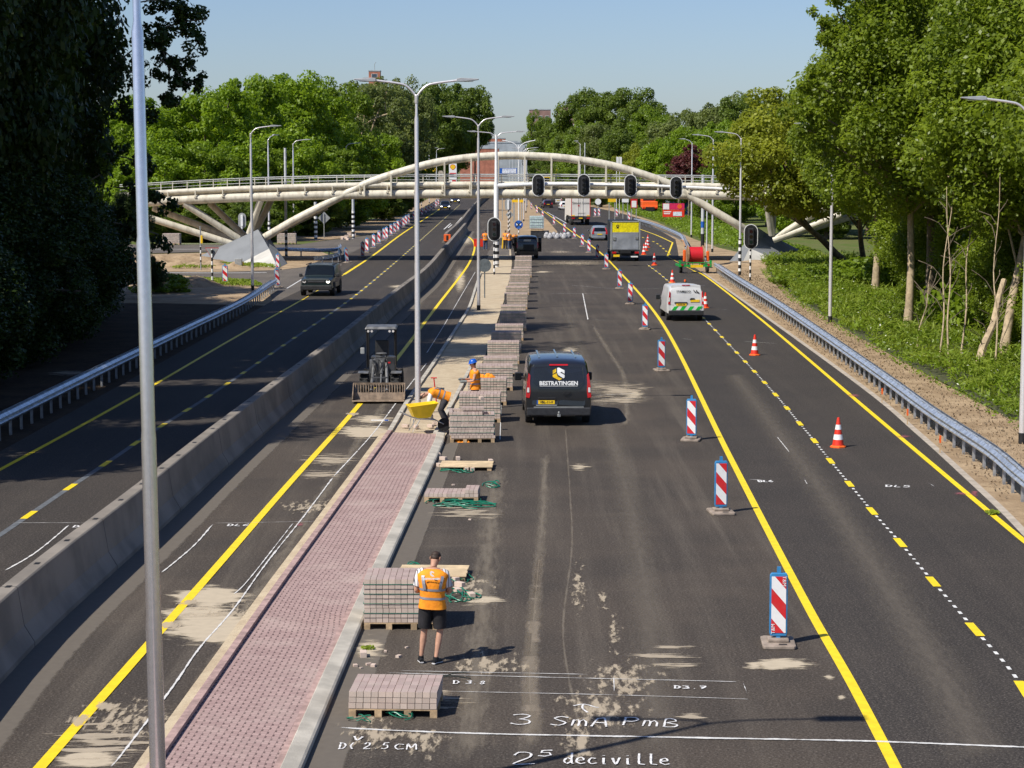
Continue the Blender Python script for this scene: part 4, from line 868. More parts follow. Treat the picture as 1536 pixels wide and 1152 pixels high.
# ------------------------------------------------------------------ stacks of pavers on pallets
def pallet_mesh(root, wx=1.25, wy=1.0):
    b = MB()
    for y in (-wy/2+0.05, 0, wy/2-0.05):
        for x in (-wx/2+0.05, -wx/6, wx/6, wx/2-0.05): b.box((x, y, 0.05), (0.1, 0.1, 0.1))
    for y in (-wy/2+0.05, -wy/4, 0, wy/4, wy/2-0.05): b.box((0, y, 0.112), (wx, 0.09, 0.022))
    return b.build('pallet', M['wood'], root)
def brick_block(root, nx, ny, nz, z0=0.124, bx=0.1045, by=0.205, bz=0.082, seed=0, rag=0, missing=()):
    rnd = random.Random(seed); b = MB(); x0 = -nx*bx/2; y0 = -ny*by/2
    for k in range(nz):
        lay = rnd.uniform(-0.006, 0.006)+(rag*rnd.uniform(-0.03, 0.03)); ly = rnd.uniform(-0.006, 0.006)
        for i in range(nx):
            for j in range(ny):
                if 0 < k < nz-1 and 0 < i < nx-1 and 0 < j < ny-1: continue
                if (i, j, k) in missing: continue
                g = 0.011 if i % 2 else 0.004
                z = z0+k*bz; c = (x0+(i+0.5)*bx+lay+rnd.uniform(-0.0015, 0.0015), y0+(j+0.5)*by+ly+rnd.uniform(-0.002, 0.002), z+bz/2)
                b.box(c, (bx-g, by-0.004, bz-(0.009 if k % 2 else 0.004)))
    o = b.build('pavers', [M['brick'], M['bricktop']], root)
    mi = [1 if p.normal.z > 0.9 else 0 for p in o.data.polygons]; o.data.polygons.foreach_set('material_index', mi); return o
def straps(root, w, dpt, zs):
    b = MB()
    for z in zs:
        pts = [(-w/2-0.004, -dpt/2-0.004), (w/2+0.004, -dpt/2-0.004), (w/2+0.004, dpt/2+0.004), (-w/2-0.004, dpt/2+0.004)]
        for (x0, y0), (x1, y1) in zip(pts, pts[1:]+pts[:1]): b.box(((x0+x1)/2, (y0+y1)/2, z), (abs(x1-x0)+0.006, abs(y1-y0)+0.006, 0.009))
    return b.build('strap', M['strap'], root)
def stack(loc, label, nz, rz=0.0, nx=12, ny=5, rag=0, seed=1, miss=(), strap=True, group='paver stacks beside the sand bed'):
    r = thing('paver_stack', label, 'paver stack', loc, rz, group); pallet_mesh(r, nx*0.1045, ny*0.205)
    brick_block(r, nx, ny, nz, seed=seed, rag=rag, missing=miss)
    if strap: straps(r, nx*0.1045+0.012, ny*0.205+0.012, [0.124+0.082*q for q in range(2, nz, 2)])
    return r
def front_at(pxr, py, w=1.254, d=1.03): p = G(pxr, py); return Vector((p.x-w/2, p.y+d/2, 0))
s0 = stack(Vector(((G(545, 945).x+G(545, 945).x+1.27)/2, G(545, 945).y+0.5, 0)), 'tall banded paver stack beside the man in the hi-vis vest', 9, 0.0)
s0.location = G(545, 945)+Vector((0.64, 0.52, 0))
s1 = stack(G(592, 1076)+Vector((0, 0.5, 0)), 'low three-layer paver stack nearest to the camera', 3, -0.05, strap=False, ny=5, seed=4)
s2 = stack(G(679, 754)+Vector((-0.02, 0.45, 0)), 'nearly empty pallet with two layers of pavers left', 2, -0.04, strap=False, nx=12, ny=4, seed=6, miss=[(i, j, 1) for i in range(0, 9) for j in range(4)])
s3 = stack(front_at(741, 664), 'untidy opened paver stack next to the bending worker', 10, 0.03, rag=1, seed=8, miss=[(i, j, k) for i in range(0, 12) for j in range(5) for k in (8, 9) if (i > 8 or (k == 9 and (i < 3 or j < 2)))] + [(i, 4, 9) for i in range(12)], strap=True)
rights = [(751, 634), (760, 608), (769, 586), (776, 565), (779, 546), (782, 529), (787, 511), (789.5, 496), (790.5, 479), (791, 464), (791.5, 453), (793, 442), (794, 433), (795, 424), (796.5, 416), (797.5, 408), (797.5, 401)]
s7 = None
for i, (x, y) in enumerate(rights):
    if i in (3, 6, 8, 11, 14):
        lb_ = ORD[i+1]+' paver stack of the long row, a lower one, counted from the bending worker'
        if s7 is None: s7 = stack(front_at(x, y), lb_, 7, 0.03, seed=21)
        else: dup(s7, lb_, front_at(x+(1 if i > 8 else -2), y), random.Random(i+3).uniform(-0.05, 0.05))
        continue
    o = dup(s0, ORD[i+1]+' paver stack of the long row, counted from the bending worker', front_at(x, y), random.Random(i+3).uniform(-0.03, 0.03))
for i, (x, y, lb) in enumerate([(258, 367, 'lone banded paver stack on the far pavement at left'), (425, 366, 'banded paver stack behind the curved guard rail, left one'), (436, 366, 'banded paver stack behind the curved guard rail, right one')]):
    dup(s0, lb, G(x, y), 0.0, scale=(1.35, 1.2, 1.3) if i == 0 else (0.9, 1, 1.25))
# empty pallets with boards
def board_pallet(loc, label, rz, wx=1.25):
    r = thing('pallet', label, 'pallet', loc, rz, 'emptied pallets'); b = MB()
    for y in (-0.45, 0, 0.45):
        for x in (-wx/2+0.07, 0, wx/2-0.07): b.box((x, y, 0.045), (0.11, 0.1, 0.09))
    b.build('blocks', M['wood'], r); b = MB()
    for q in range(7): b.box((random.Random(q).uniform(-0.01, 0.01), -0.45+q*0.15, 0.103+0.001*(q % 2)), (wx, 0.138, 0.022))
    b.build('boards', M['plank'], r); return r
M['plank'] = mat('fresh_plank', (0.66, 0.50, 0.30), 0.8, var=0.2, scale=3)
board_pallet(G(700, 702), 'empty pallet with pale boards before the opened stack', -0.03, 1.35)
board_pallet(G(650, 864), 'empty pallet lying behind the tall banded stack', -0.04, 1.3)
# loose pavers
lp = thing('loose_paver', 'loose paver on the ground right of the vest-wearing man', 'paver', G(707, 896), 0.3, 'loose pavers')
MB().box((0, 0, 0.045), (0.105, 0.2, 0.09)).build('block', M['brick'], lp, bevel=0.004)
lps = [(545, 985, 0.1, 'loose paver standing on the sandy strip before the tall stack'), (690, 880, 0.8, 'loose paver nearest the wrist of the man in the vest'), (686, 889, 0.4, 'loose paver leaning behind the man in the vest'), (682, 872, 0.6, 'loose paver half hidden behind the man in the vest'),
       (665, 690, 0.9, 'loose paver on the gravelly edge left of the pale boards'), (659, 700, 0.4, 'loose paver by the kerb left of the pale boards'), (687, 690, 0.1, 'loose paver behind the pale boards, left'), (736, 694, 0.2, 'loose paver behind the pale boards, right'), (700, 706, 0.0, 'loose paver in front of the pale boards, left of the pair'), (708, 706, 0.2, 'loose paver in front of the pale boards, right of the pair'),
       (608, 645, 1.2, 'loose paver lying at the left end of the paved path'), (624, 646, 0.5, 'loose paver beside the wheelbarrow leg'), (646, 645, 0.9, 'loose paver in front of the bending worker'), (652, 641, 0.2, 'loose paver by the hands of the bending worker'), (660, 643, 0.6, 'loose paver by the boots of the bending worker'), (657, 684, 0.3, 'loose paver lowest on the kerb edge'), (722, 613-1, 0.3, 'loose paver standing on the opened stack')]
for x, y, a, lb in lps:
    loc = G(x, y)
    if y > 640 and x < 665 and y < 650: loc.z = 0.08
    if lb.endswith('opened stack'): loc = W(722, 613, 60.3); loc.z = 0.95
    dup(lp, lb, loc, a)
for i in range(10):
    rr = random.Random(40+i); dup(lp, 'broken paver in the heap behind the left beacon row', G(513+rr.random()*20, 355+rr.random()*6) + Vector((0, 0, rr.choice((0, .15, .3)))), rr.random()*3, group='heap of broken pavers', scale=(2.6, 2.2, 2.4))
# small stones
sm = MB()
for (x, y) in [(610, 972), (598, 986), (545, 972), (553, 998), (560, 1000), (533, 1000), (542, 1003), (578, 978), (601, 720), (705, 780), (680, 728)]:
    p = G(x, y); rr = random.Random(x+y); s_ = rr.uniform(0.02, 0.05)
    sm.box((p.x, p.y, s_*0.4), (s_*2, s_*1.4, s_*0.9), Matrix.Rotation(rr.random()*3, 3, 'Z'))
o = sm.build('gravel_crumbs', M['brick']); tag(o, kind='stuff')
# green strapping loops dropped on the asphalt
def tangle(name, cx, cy, rx, ry, label, n=5, m='strap', r_=0.009, seed=0):
    c = G(cx, cy); rnd = random.Random(seed); k = (G(cx+1, cy)-c).length; kd = (G(cx, cy-1)-G(cx, cy)).length
    b = MB()
    for q in range(n):
        ox, oy = rnd.uniform(-rx*0.5, rx*0.5)*k, rnd.uniform(-ry*.4, ry*.4)*kd; a0 = rnd.random()*6; pts = []; sx, sy = rnd.uniform(.4, 1)*rx*k, rnd.uniform(.4, 1)*ry*kd; e = rnd.uniform(3.5, 6.5)
        for j in range(20):
            a = a0+e*j/19; w_ = 1+0.25*math.sin(a*2.3+q); pts.append((ox+sx*w_*math.cos(a), oy+sy*w_*math.sin(a), 0.015+0.03*(1+math.sin(a*1.7+q))))
        b.tube(smoothline(pts, 0.06), r_, 5)
    o = b.build(name, M[m]); o.location = (c.x, c.y, 0); return tag(o, label, 'strapping', 'cut strapping on the asphalt')
tangle('cut_strapping', 695, 757, 46, 4.5, 'long tangle of green strapping in front of the two-layer pallet', 8, seed=1, r_=0.014)
tangle('cut_strapping', 735, 729, 14, 3, 'small green strapping loop behind the two-layer pallet', 3, seed=2, r_=0.014)
tangle('cut_strapping', 690, 707, 25, 3, 'green strapping in front of the pale boards', 4, seed=3, r_=0.014)
tangle('cut_strapping', 692, 870, 18, 4, 'green strapping just behind the shoulder of the vest-wearing man', 3, seed=4)
tangle('cut_strapping', 690, 897, 24, 9, 'green strapping by the loose paver right of the man', 5, seed=5, r_=0.011)
tangle('cut_strapping', 600, 1075, 20, 5, 'green strapping knot under the low stack', 6, seed=6, r_=0.008)
tangle('cut_strapping', 548, 1082, 22, 6, 'green strapping loop left of the low stack', 2, seed=7, r_=0.008)
tangle('cut_strapping', 680, 1018, 28, 8, 'thin dark cord looping by the sprayed number', 1, 'rope', 0.008, seed=9)
tangle('cut_strapping', 620, 850, 16, 2.5, 'green strapping end left of the rear pallet', 2, seed=10)
def rag(cx, cy, z, label, w_, seed):
    c = G(cx, cy); rnd = random.Random(seed); n = 26; me = MB(); vs = []
    for i in range(n):
        for j in range(12):
            x = (i/(n-1)-.5)*w_; y = (j/11-.5)*w_*0.6; h = 0.09*mnoise.noise(Vector((x*9+seed, y*9, 0)))+0.05*mnoise.noise(Vector((x*25, y*25, seed)))
            e = 1-max(abs(2*i/(n-1)-1), abs(2*j/11-1))**3; vs.append((x+0.05*mnoise.noise(Vector((y*9, x*3, 5))), y+0.07*mnoise.noise(Vector((x*8, 3, 1))), max(0.004, (0.07+h)*e)))
    me.add(vs, [(i*12+j, (i+1)*12+j, (i+1)*12+j+1, i*12+j+1) for i in range(n-1) for j in range(11)]); o = me.build('folded_vest', M['vest'], smooth=60); o.location = (c.x, c.y, z); return tag(o, label, 'vest')
rag(694, 663, 0.0, 'crumpled orange vest lying on the asphalt at the opened stack', 0.42, 2)
o = rag(720, 560, 0, 'orange vest lying on top of the third paver stack', 0.6, 5); p = front_at(760, 608); o.location = (p.x-0.05, p.y+0.1, 0.865)
# ------------------------------------------------------------------ vehicles (local axes: x right, y forward, z up; y = 0 is the middle)
def paint(name, col, rough=0.28, coat=0.6, metal=0.0, var=0.12):
    return mat(name, col, rough, metal, var=var, scale=1.5, coat=coat)
M['p_black'] = paint('van_black_paint', (0.012, 0.012, 0.013), 0.3, 0.8)
M['p_silver'] = paint('van_silver_paint', (0.60, 0.60, 0.60), 0.35, 0.5)
M['p_grey'] = paint('car_grey_paint', (0.33, 0.36, 0.38), 0.3, 0.7, 0.3)
M['p_green'] = paint('offroader_green_paint', (0.014, 0.024, 0.024), 0.35, 0.25)
M['p_dark'] = paint('car_dark_paint', (0.012, 0.012, 0.016), 0.25, 0.8)
M['p_darkred'] = paint('car_maroon_paint', (0.035, 0.008, 0.01), 0.25, 0.8)
M['p_white'] = paint('vehicle_white_paint', (0.74, 0.73, 0.70), 0.4, 0.3)
M['glass'] = mat('vehicle_glass', (0.008, 0.011, 0.014), 0.06, var=0.1, spec=0.4)
M['taillight'] = mat('tail_light', (0.50, 0.01, 0.012), 0.2, var=0.15, coat=0.5)
M['clearlight'] = mat('clear_light', (0.65, 0.62, 0.60), 0.12, var=0.1, coat=0.5)
M['headlit'] = mat('lit_headlamp', (0.9, 0.9, 0.85), 0.2, emit=(1, 0.97, 0.85, 5))
M['plate'] = mat('number_plate', (0.86, 0.55, 0.01), 0.5, var=0.08)
M['chrome'] = mat('chrome_trim', (0.62, 0.62, 0.62), 0.2, 0.9, var=0.1)
M['rim'] = mat('wheel_rim', (0.30, 0.30, 0.31), 0.35, 0.7, var=0.2)
M['ink'] = mat('dark_lettering', (0.02, 0.02, 0.02), 0.6)
M['logoyellow'] = mat('logo_yellow', (0.88, 0.55, 0.01), 0.5)
def ring(y, wb, wm, wt, zb, zm, zt, crown=0.03, rt=0.16, yf=None):
    """one cross-section: bottom width, belt width, roof width, bottom, belt and roof heights"""
    h = [(wb*0.86, zb), (wb, zb+0.10), (wm+0.01, zb+(zm-zb)*0.5), (wm, zm), (wt+(wm-wt)*0.16, zt-rt*1.05), (wt-0.012, zt-rt*0.45), (wt-rt*0.45, zt-rt*0.05), (wt*0.5, zt+crown*0.8), (0, zt+crown)]
    pts = [(0, zb)] + h + [(-x, z) for x, z in h[-2::-1]]
    return [Vector((x, y if yf is None else yf(y, z), z)) for x, z in pts]
def loft(rings, m, root, name='body', extra=(), smooth=38):
    n = len(rings[0]); b = MB(); vs = [v for r_ in rings for v in r_]; fs = []
    for i in range(len(rings)-1):
        for k in range(n): fs.append((i*n+k, i*n+(k+1) % n, (i+1)*n+(k+1) % n, (i+1)*n+k))
    def cap(i, flip):
        o0 = i*n; h = (n-1)//2; q = []
        for k in range(1, h):
            f = (o0+k, o0+k+1, o0+n-k-1, o0+n-k) if k+1 != n-k-1 else (o0+k, o0+k+1, o0+n-k)
            q.append(f if flip else f[::-1])
        q.append((o0, o0+1, o0+n-1) if flip else (o0+n-1, o0+1, o0)); q = [tuple(dict.fromkeys(f)) for f in q]; return [f for f in q if len(f) > 2]
    fs += cap(0, True)+cap(len(rings)-1, False)
    b.add(vs, fs); o = b.build(name, m, root, smooth=smooth)
    import bmesh
    bm = bmesh.new(); bm.from_mesh(o.data); bmesh.ops.recalc_face_normals(bm, faces=bm.faces); bm.to_mesh(o.data); bm.free()
    return o
def side_window(rings, i0, i1, s, root, name='side_window', inset=0.05, m='glass', k0=4, k1=5):
    """glass panel between belt (3) and shoulder of the loft, a few mm proud"""
    n = len(rings[0]); pick = lambda r_, k: r_[k] if s > 0 else r_[n-k]
    b = MB(); rows = []
    for i in range(i0, i1+1):
        a = pick(rings[i], k0); c = pick(rings[i], k1); rows.append((a.lerp(c, 0.06), a.lerp(c, 0.96)))
    ya = Vector((0, inset, 0)); rows[0] = (rows[0][0]+ya, rows[0][1]+ya); rows[-1] = (rows[-1][0]-ya, rows[-1][1]-ya)
    off = Vector((s*0.006, 0, 0.001)); vs = [v+off for r_ in rows for v in r_]
    b.add(vs, [(2*i, 2*i+1, 2*i+3, 2*i+2) for i in range(len(rows)-1)]); return b.build(name, M[m], root, smooth=30)
def wind(rings, i0, i1, root, name='windscreen', m='glass', ins=0.06, k0=5):
    n = len(rings[0]); b = MB(); ks = list(range(k0, n-k0+1)); rows = []
    for i in (i0, i1):
        r_ = [rings[i][k].copy() for k in ks]; rows.append(r_)
    A_, B_ = rows; t = [a.lerp(c, ins) for a, c in zip(A_, B_)]; u = [a.lerp(c, 1-ins) for a, c in zip(A_, B_)]
    nn = (t[0]-t[-1]).cross(u[0]-t[0]).normalized(); nn = nn if nn.z > 0 else -nn
    vs = [v+nn*0.007 for v in t]+[v+nn*0.007 for v in u]; q = len(t)
    b.add(vs, [(k, k+1, q+k+1, q+k) for k in range(q-1)]); return b.build(name, M[m], root, smooth=30)
def wheel(root, x, y, r_, wd=0.22, wheelname='wheel'):
    s = 1 if x > 0 else -1
    w_ = MB().lathe([(r_*0.62, -wd/2), (r_*0.94, -wd/2), (r_, -wd/2+0.03), (r_, wd/2-0.03), (r_*0.94, wd/2), (r_*0.62, wd/2)], (0, 0, 0), n=26, axis='x').build(wheelname, M['rubber'], root, smooth=35); w_.location = (x, y, r_)
    b = MB(); b.lathe([(r_*0.64, s*(wd/2-0.05)), (r_*0.60, s*(wd/2-0.012)), (r_*0.2, s*(wd/2-0.03)), (r_*0.12, s*(wd/2))], (0, 0, 0), n=20, axis='x')
    for k in range(5):
        a = k*2*math.pi/5; b.box((s*(wd/2-0.016), math.cos(a)*r_*0.38, math.sin(a)*r_*0.38), (0.02, 0.05, r_*0.45), Matrix.Rotation(-a+math.pi/2, 3, 'X'))
    b.build('rim', M['rim'], w_, smooth=30); return w_
def arch_liners(root, pts, r_, w_):
    for x, y in pts:
        s = 1 if x > 0 else -1; n = 14; b = MB(); poly = [(math.cos(math.pi*k/n)*r_*1.16, math.sin(math.pi*k/n)*r_*1.16) for k in range(n+1)]
        poly = [(-r_*1.16, -0.12)]+[( -px, pz) for px, pz in poly]+[(r_*1.16, -0.12)]
        poly = [(px, pz) for px, pz in poly]
        b.prism(poly, (s*w_-s*0.30, y, r_), (0, 1, 0), (0, 0, 1), (s*0.306, 0, 0)); b.build('wheel_arch', M['black'], root)
def panel(root, name, poly, m, yfun, off=0.006, thick=0.012, side=-1, bevel=None):
    """flat piece lying on the rear (side=-1) or front (+1) face; poly in (x, z)"""
    b = MB(); n = len(poly); f = [Vector((x, yfun(z)+side*(off+thick), z)) for x, z in poly]; bk = [Vector((x, yfun(z)-side*0.02, z)) for x, z in poly]
    b.add(f+bk, [tuple(range(n)), tuple(range(n, 2*n))[::-1]]+[(k, n+k, n+(k+1) % n, (k+1) % n) for k in range(n)])
    o = b.build(name, M[m], root, bevel=bevel)
    import bmesh
    bm = bmesh.new(); bm.from_mesh(o.data); bmesh.ops.recalc_face_normals(bm, faces=bm.faces); bm.to_mesh(o.data); bm.free(); return o
def rect(x0, z0, x1, z1): return [(x0, z0), (x1, z0), (x1, z1), (x0, z1)]
def rrect(x0, z0, x1, z1, c=0.05): return [(x0+c, z0), (x1-c, z0), (x1, z0+c), (x1, z1-c), (x1-c, z1), (x0+c, z1), (x0, z1-c), (x0, z0+c)]
def mirror(root, x, y, z, m, sz=(0.22, 0.12, 0.26)):
    s = 1 if x > 0 else -1
    o = MB().box((0, 0, 0), sz).build('wing_mirror', M[m], root, bevel=0.035); o.location = (x+s*0.14, y, z)
    MB().box((-s*0.13, 0.0, -0.06), (0.12, 0.05, 0.05)).build('mirror_arm', M['black_soft'], o)
    MB().box((0, -sz[1]/2-0.004, 0), (sz[0]*0.8, 0.006, sz[2]*0.8)).build('mirror_glass', M['clearlight'] if False else M['glass'], o)
def van(name, label, loc, rz, L_, Wd, H, body, rear, cat='van'):
    root = thing(name, label, cat, loc, rz); w_ = Wd/2; yr = -L_/2; yf = L_/2
    def rp(z): return yr + max(0, (z-1.05))*0.10 + max(0, (z-H+0.25))*0.35 + (max(0, 0.55-z))*0.02
    rr = lambda y, z: rp(z)
    zb = 0.30; B_ = H*0.52
    rings = [ring(0, w_*0.94, w_*0.96, w_*0.83, zb, B_, H-0.10, 0.02, 0.14, rr),
             ring(0, w_*0.985, w_*0.995, w_*0.87, zb, B_, H-0.045, 0.03, 0.16, lambda y, z: rp(z)+0.09),
             ring(yr+0.7, w_, w_, w_*0.89, zb, B_, H, 0.04), ring(yr+L_*0.45, w_, w_, w_*0.89, zb, B_, H+0.0, 0.05), ring(yf-L_*0.31, w_, w_, w_*0.88, zb, B_, H-0.03, 0.04),
             ring(yf-L_*0.25, w_, w_*0.99, w_*0.85, zb, B_, H-0.12, 0.03), ring(yf-L_*0.135, w_, w_*0.97, w_*0.80, zb, B_, B_+0.18, 0.04, 0.12),
             ring(yf-0.25, w_*0.96, w_*0.92, w_*0.76, zb, B_-0.13, B_-0.0, 0.03, 0.1), ring(yf, w_*0.86, w_*0.82, w_*0.7, zb+0.05, 0.7, 0.82, 0.02, 0.1)]
    loft(rings, M[body], root)
    for s in (-1, 1):
        side_window(rings, 4, 6, s, root, 'side_window', k0=3, k1=4); mirror(root, s*(w_), yf-L_*0.215, B_+0.10, rear.get('mirror', 'black_soft'))
    wind(rings, 5, 6, root)
    for s in (-1, 1):
        for y in (yr+L_*0.19, yf-L_*0.17): wheel(root, s*(w_-0.12), y, 0.34)
    arch_liners(root, [(s, y) for s in (-1, 1) for y in (yr+L_*0.19, yf-L_*0.17)], 0.34, w_-0.006)
    return root, rp, w_, rings
# --- black van, seen from behind
vx = (G(788, 632).x+G(880, 632).x)/2; vl = Vector((vx, G(835, 633).y-0.95+2.5, 0))
v, rp, w_, rings = van('black_van', 'parked black van with white lettering on its rear doors, beside the paver stacks', vl, 0.022, 5.0, 1.97, 1.94, 'p_black', {'mirror': 'black_soft'})
panel(v, 'rear_door', rrect(-0.80, 0.58, -0.006, 1.84, 0.06), 'p_black', rp, 0.002, 0.012, bevel=0.008)
panel(v, 'rear_door', rrect(0.006, 0.58, 0.80, 1.84, 0.06), 'p_black', rp, 0.002, 0.012, bevel=0.008)
gl = [(-0.76, 1.32), (-0.60, 1.16), (-0.012, 1.14), (-0.012, 1.80), (-0.70, 1.78), (-0.74, 1.72)]
M['tint'] = mat('tinted_rear_glass', (0.016, 0.016, 0.018), 0.12, var=0.1, spec=0.6)
panel(v, 'rear_window', gl, 'tint', rp, 0.016, 0.006); panel(v, 'rear_window', [(-x, z) for x, z in gl][::-1], 'tint', rp, 0.016, 0.006)
panel(v, 'swage_trim', [(-0.78, 1.34), (-0.62, 1.15), (0.62, 1.15), (0.78, 1.34), (0.76, 1.30), (0.63, 1.125), (-0.63, 1.125), (-0.76, 1.30)], 'p_black', rp, 0.018, 0.010)
for s in (-1, 1):
    t = [(s*0.985, 0.86), (s*0.87, 0.84), (s*0.845, 1.05), (s*0.86, 1.30), (s*0.845, 1.52), (s*0.90, 1.60), (s*0.955, 1.25)]
    o = panel(v, 'tail_light', t, 'taillight', rp, 0.004, 0.022, bevel=0.01)
    panel(o, 'reverse_lamp', [(s*0.955, 1.02), (s*0.885, 1.02), (s*0.885, 1.16), (s*0.945, 1.16)], 'clearlight', rp, 0.028, 0.006)
    panel(v, 'bumper_reflector', rect(s*0.68-0.08, 0.49, s*0.68+0.08, 0.55), 'taillight', rp, 0.085, 0.012)
bmp = MB(); bmp.box((0, rp(0.4)-0.03, 0.44), (1.92, 0.16, 0.24)); bmp.build('bumper', M['black_soft'], v, bevel=0.03)
MB().box((0, rp(0.6)-0.07, 0.575), (1.5, 0.05, 0.02)).build('bumper_step', M['signgrey'], v)
tb = MB(); tb.tube([(-0.45, rp(.3)-0.04, 0.33), (0.5, rp(.3)-0.04, 0.33)], 0.028, 8); tb.box((0, rp(.3)-0.13, 0.34), (0.09, 0.16, 0.07)); tb.lathe([(0.02, 0.34), (0.02, 0.40), (0.03, 0.42), (0.02, 0.46)], (0, rp(.3)-0.2, 0), n=10); tb.build('tow_bar', M['signgrey'], v)
panel(v, 'number_plate', rect(-0.62, 0.665, -0.12, 0.775), 'plate', rp, 0.022, 0.01); panel(v, 'plate_blue_band', rect(-0.66, 0.665, -0.618, 0.775), 'signblue', rp, 0.022, 0.0102)
text_mesh('VBL-11-V', 0.10, M['ink'], 'plate_lettering', v, (-0.37, rp(0.72)-0.036, 0.72), (math.pi/2, 0, 0), bold=0.002)
panel(v, 'chrome_strip', rect(-0.62, 0.83, -0.10, 0.86), 'black_soft', rp, 0.02, 0.02); MB().box((-0.37, rp(.63)-0.04, 0.63), (0.62, 0.03, 0.022)).build('plate_shelf', M['signgrey'], v)
panel(v, 'door_handle', [(0.12, 0.98), (0.2, 1.05), (0.34, 1.05), (0.34, 1.0), (0.22, 0.94)], 'black', rp, 0.016, 0.03)
panel(v, 'brake_light', rect(-0.28, 1.815, 0.28, 1.855), 'taillight', rp, 0.02, 0.03)
rt = lambda z: -0.10*(1)          # tilt of the tailgate
tl_ = math.atan(0.10)
text_mesh('BESTRATINGEN', 0.165, M['signwhite'], 'door_lettering', v, (0, rp(1.28)-0.032, 1.285), (math.pi/2-tl_, 0, 0), bold=0.006, kern=1.0)
MB().box((0, rp(1.205)-0.030, 1.205), (1.14, 0.004, 0.012)).build('lettering_underline', M['signwhite'], v)
def hexlogo(root, cx, cz, s, rp, off=0.026):
    hx = [(math.sin(k*math.pi/3)*s, math.cos(k*math.pi/3)*s) for k in range(6)]
    P_ = lambda l: [(cx+x*s, cz+z*s) for x, z in l]
    panel(root, 'logo', P_([(-0.9, 0.05), (-0.9, 0.62), (-0.38, 0.88), (-0.38, 0.35)]), 'logoyellow', rp, off, 0.003)
    panel(root, 'logo', P_([(-0.92, -0.12), (-0.3, 0.2), (-0.14, -0.35), (0.55, -0.70), (0.12, -0.95), (-0.9, -0.42)]), 'logoyellow', rp, off, 0.0035)
    panel(root, 'logo', P_([(-0.22, 1.0), (0.08, 1.05), (0.95, 0.62), (0.95, 0.1), (0.4, 0.42), (0.3, 0.25), (0.95, -0.1), (0.95, -0.5), (0.75, -0.62), (-0.02, -0.12), (-0.22, 0.2)]), 'signwhite', rp, off, 0.004)
hexlogo(v, -0.005, 1.555, 0.19, rp, 0.022)
rb = MB()
for x in (-0.55, 0.0, 0.55): rb.box((x, -0.25, 1.988 if x == 0 else 1.965), (0.06, 2.6, 0.025))
rb.build('roof_rib', M['p_black'], v, bevel=0.008)
# --- silver van with green hatching
vl = Vector(((G(996, 478).x+G(1049, 478).x)/2, G(1020, 480).y-0.85+2.25, 0))
v, rp, w_, rings = van('silver_van', 'silver van with green diagonal hatching and orange roof beacon driving in the right lane', vl, 0.03, 4.5, 1.84, 1.76, 'p_silver', {})
for s in (-1, 1):
    pts = [(s*0.01, 0.60), (s*0.72, 0.60), (s*0.76, 0.9), (s*0.74, 1.78), (s*0.68, 1.82), (s*0.01, 1.83)]
    panel(v, 'rear_door', pts if s > 0 else pts[::-1], 'p_silver', rp, 0.002, 0.012, bevel=0.008)
    o = panel(v, 'tail_light', [(s*0.91, 0.85), (s*0.79, 0.85), (s*0.78, 1.45), (s*0.84, 1.52), (s*0.88, 1.2)], 'taillight', rp, 0.004, 0.022, bevel=0.01)
    panel(o, 'reverse_lamp', [(s*0.90, 1.0), (s*0.82, 1.0), (s*0.81, 1.2), (s*0.87, 1.2)], 'clearlight', rp, 0.028, 0.006)
    panel(v, 'bumper_reflector', rect(s*0.62-0.06, 0.40, s*0.62+0.06, 0.46), 'taillight', rp, 0.085, 0.012)
MB().box((0, rp(0.4)-0.03, 0.42), (1.76, 0.15, 0.24)).build('bumper', M['black_soft'], v, bevel=0.03)
panel(v, 'white_strip', rect(-0.74, 0.56, 0.74, 0.76), 'p_white', rp, 0.016, 0.004)
M['hazgreen'] = mat('hatch_green', (0.01, 0.50, 0.05), 0.4)
for k in range(4): x = -0.72+k*0.40; panel(v, 'green_hatch', [(x, 0.565), (x+0.2, 0.565), (x+0.34, 0.755), (x+0.14, 0.755)], 'hazgreen', rp, 0.022, 0.003)
panel(v, 'number_plate', rect(-0.50, 0.78, 0.02, 0.90), 'plate', rp, 0.02, 0.012); panel(v, 'plate_recess', rect(-0.58, 0.90, 0.06, 0.97), 'black_soft', rp, 0.018, 0.02)
text_mesh('V-572-TB', 0.09, M['ink'], 'plate_lettering', v, (-0.24, rp(0.84)-0.036, 0.84), (math.pi/2, 0, 0), bold=0.002)
panel(v, 'yellow_sticker', rect(0.22, 0.97, 0.68, 1.09), 'plate', rp, 0.018, 0.003); panel(v, 'door_handle', [(0.18, 1.10), (0.24, 1.17), (0.42, 1.17), (0.42, 1.12)], 'black_soft', rp, 0.016, 0.03)
text_mesh('STAM&CO', 0.155, M['signgrey_dark'] if 'signgrey_dark' in M else M['ink'], 'door_lettering', v, (-0.13, rp(1.5)-0.03, 1.50), (math.pi/2-tl_, 0, 0), bold=0.001)
b = MB()
for dx, pts in ((0, [(0, .12), (.04, .12), (.07, .06), (.16, .0), (.13, -.03), (.04, .03)]), (0.14, [(0, .12), (.05, .1), (.07, .03), (.18, -.02), (.14, -.06), (.02, .0)])):
    b.prism([(0.36+dx+x, 1.46+z) for x, z in pts], (0, rp(1.5)-0.035, 0), (1, 0, 0), (0, 0, 1), (0, 0.004, 0))
b.build('logo', M['ink'], v)
bl = MB().lathe([(0.08, 0), (0.08, 0.04)], (0, -1.75, 1.93), n=14).build('beacon_base', M['black'], v); MB().lathe([(0.055, 0.04), (0.05, 0.13), (0.02, 0.15)], (0, -1.75, 1.93), n=14).build('amber_dome', M['orange'], bl)
MB().box((0, -1.8, 1.925), (0.42, 0.12, 0.02)).build('beacon_bracket', M['black'], v)
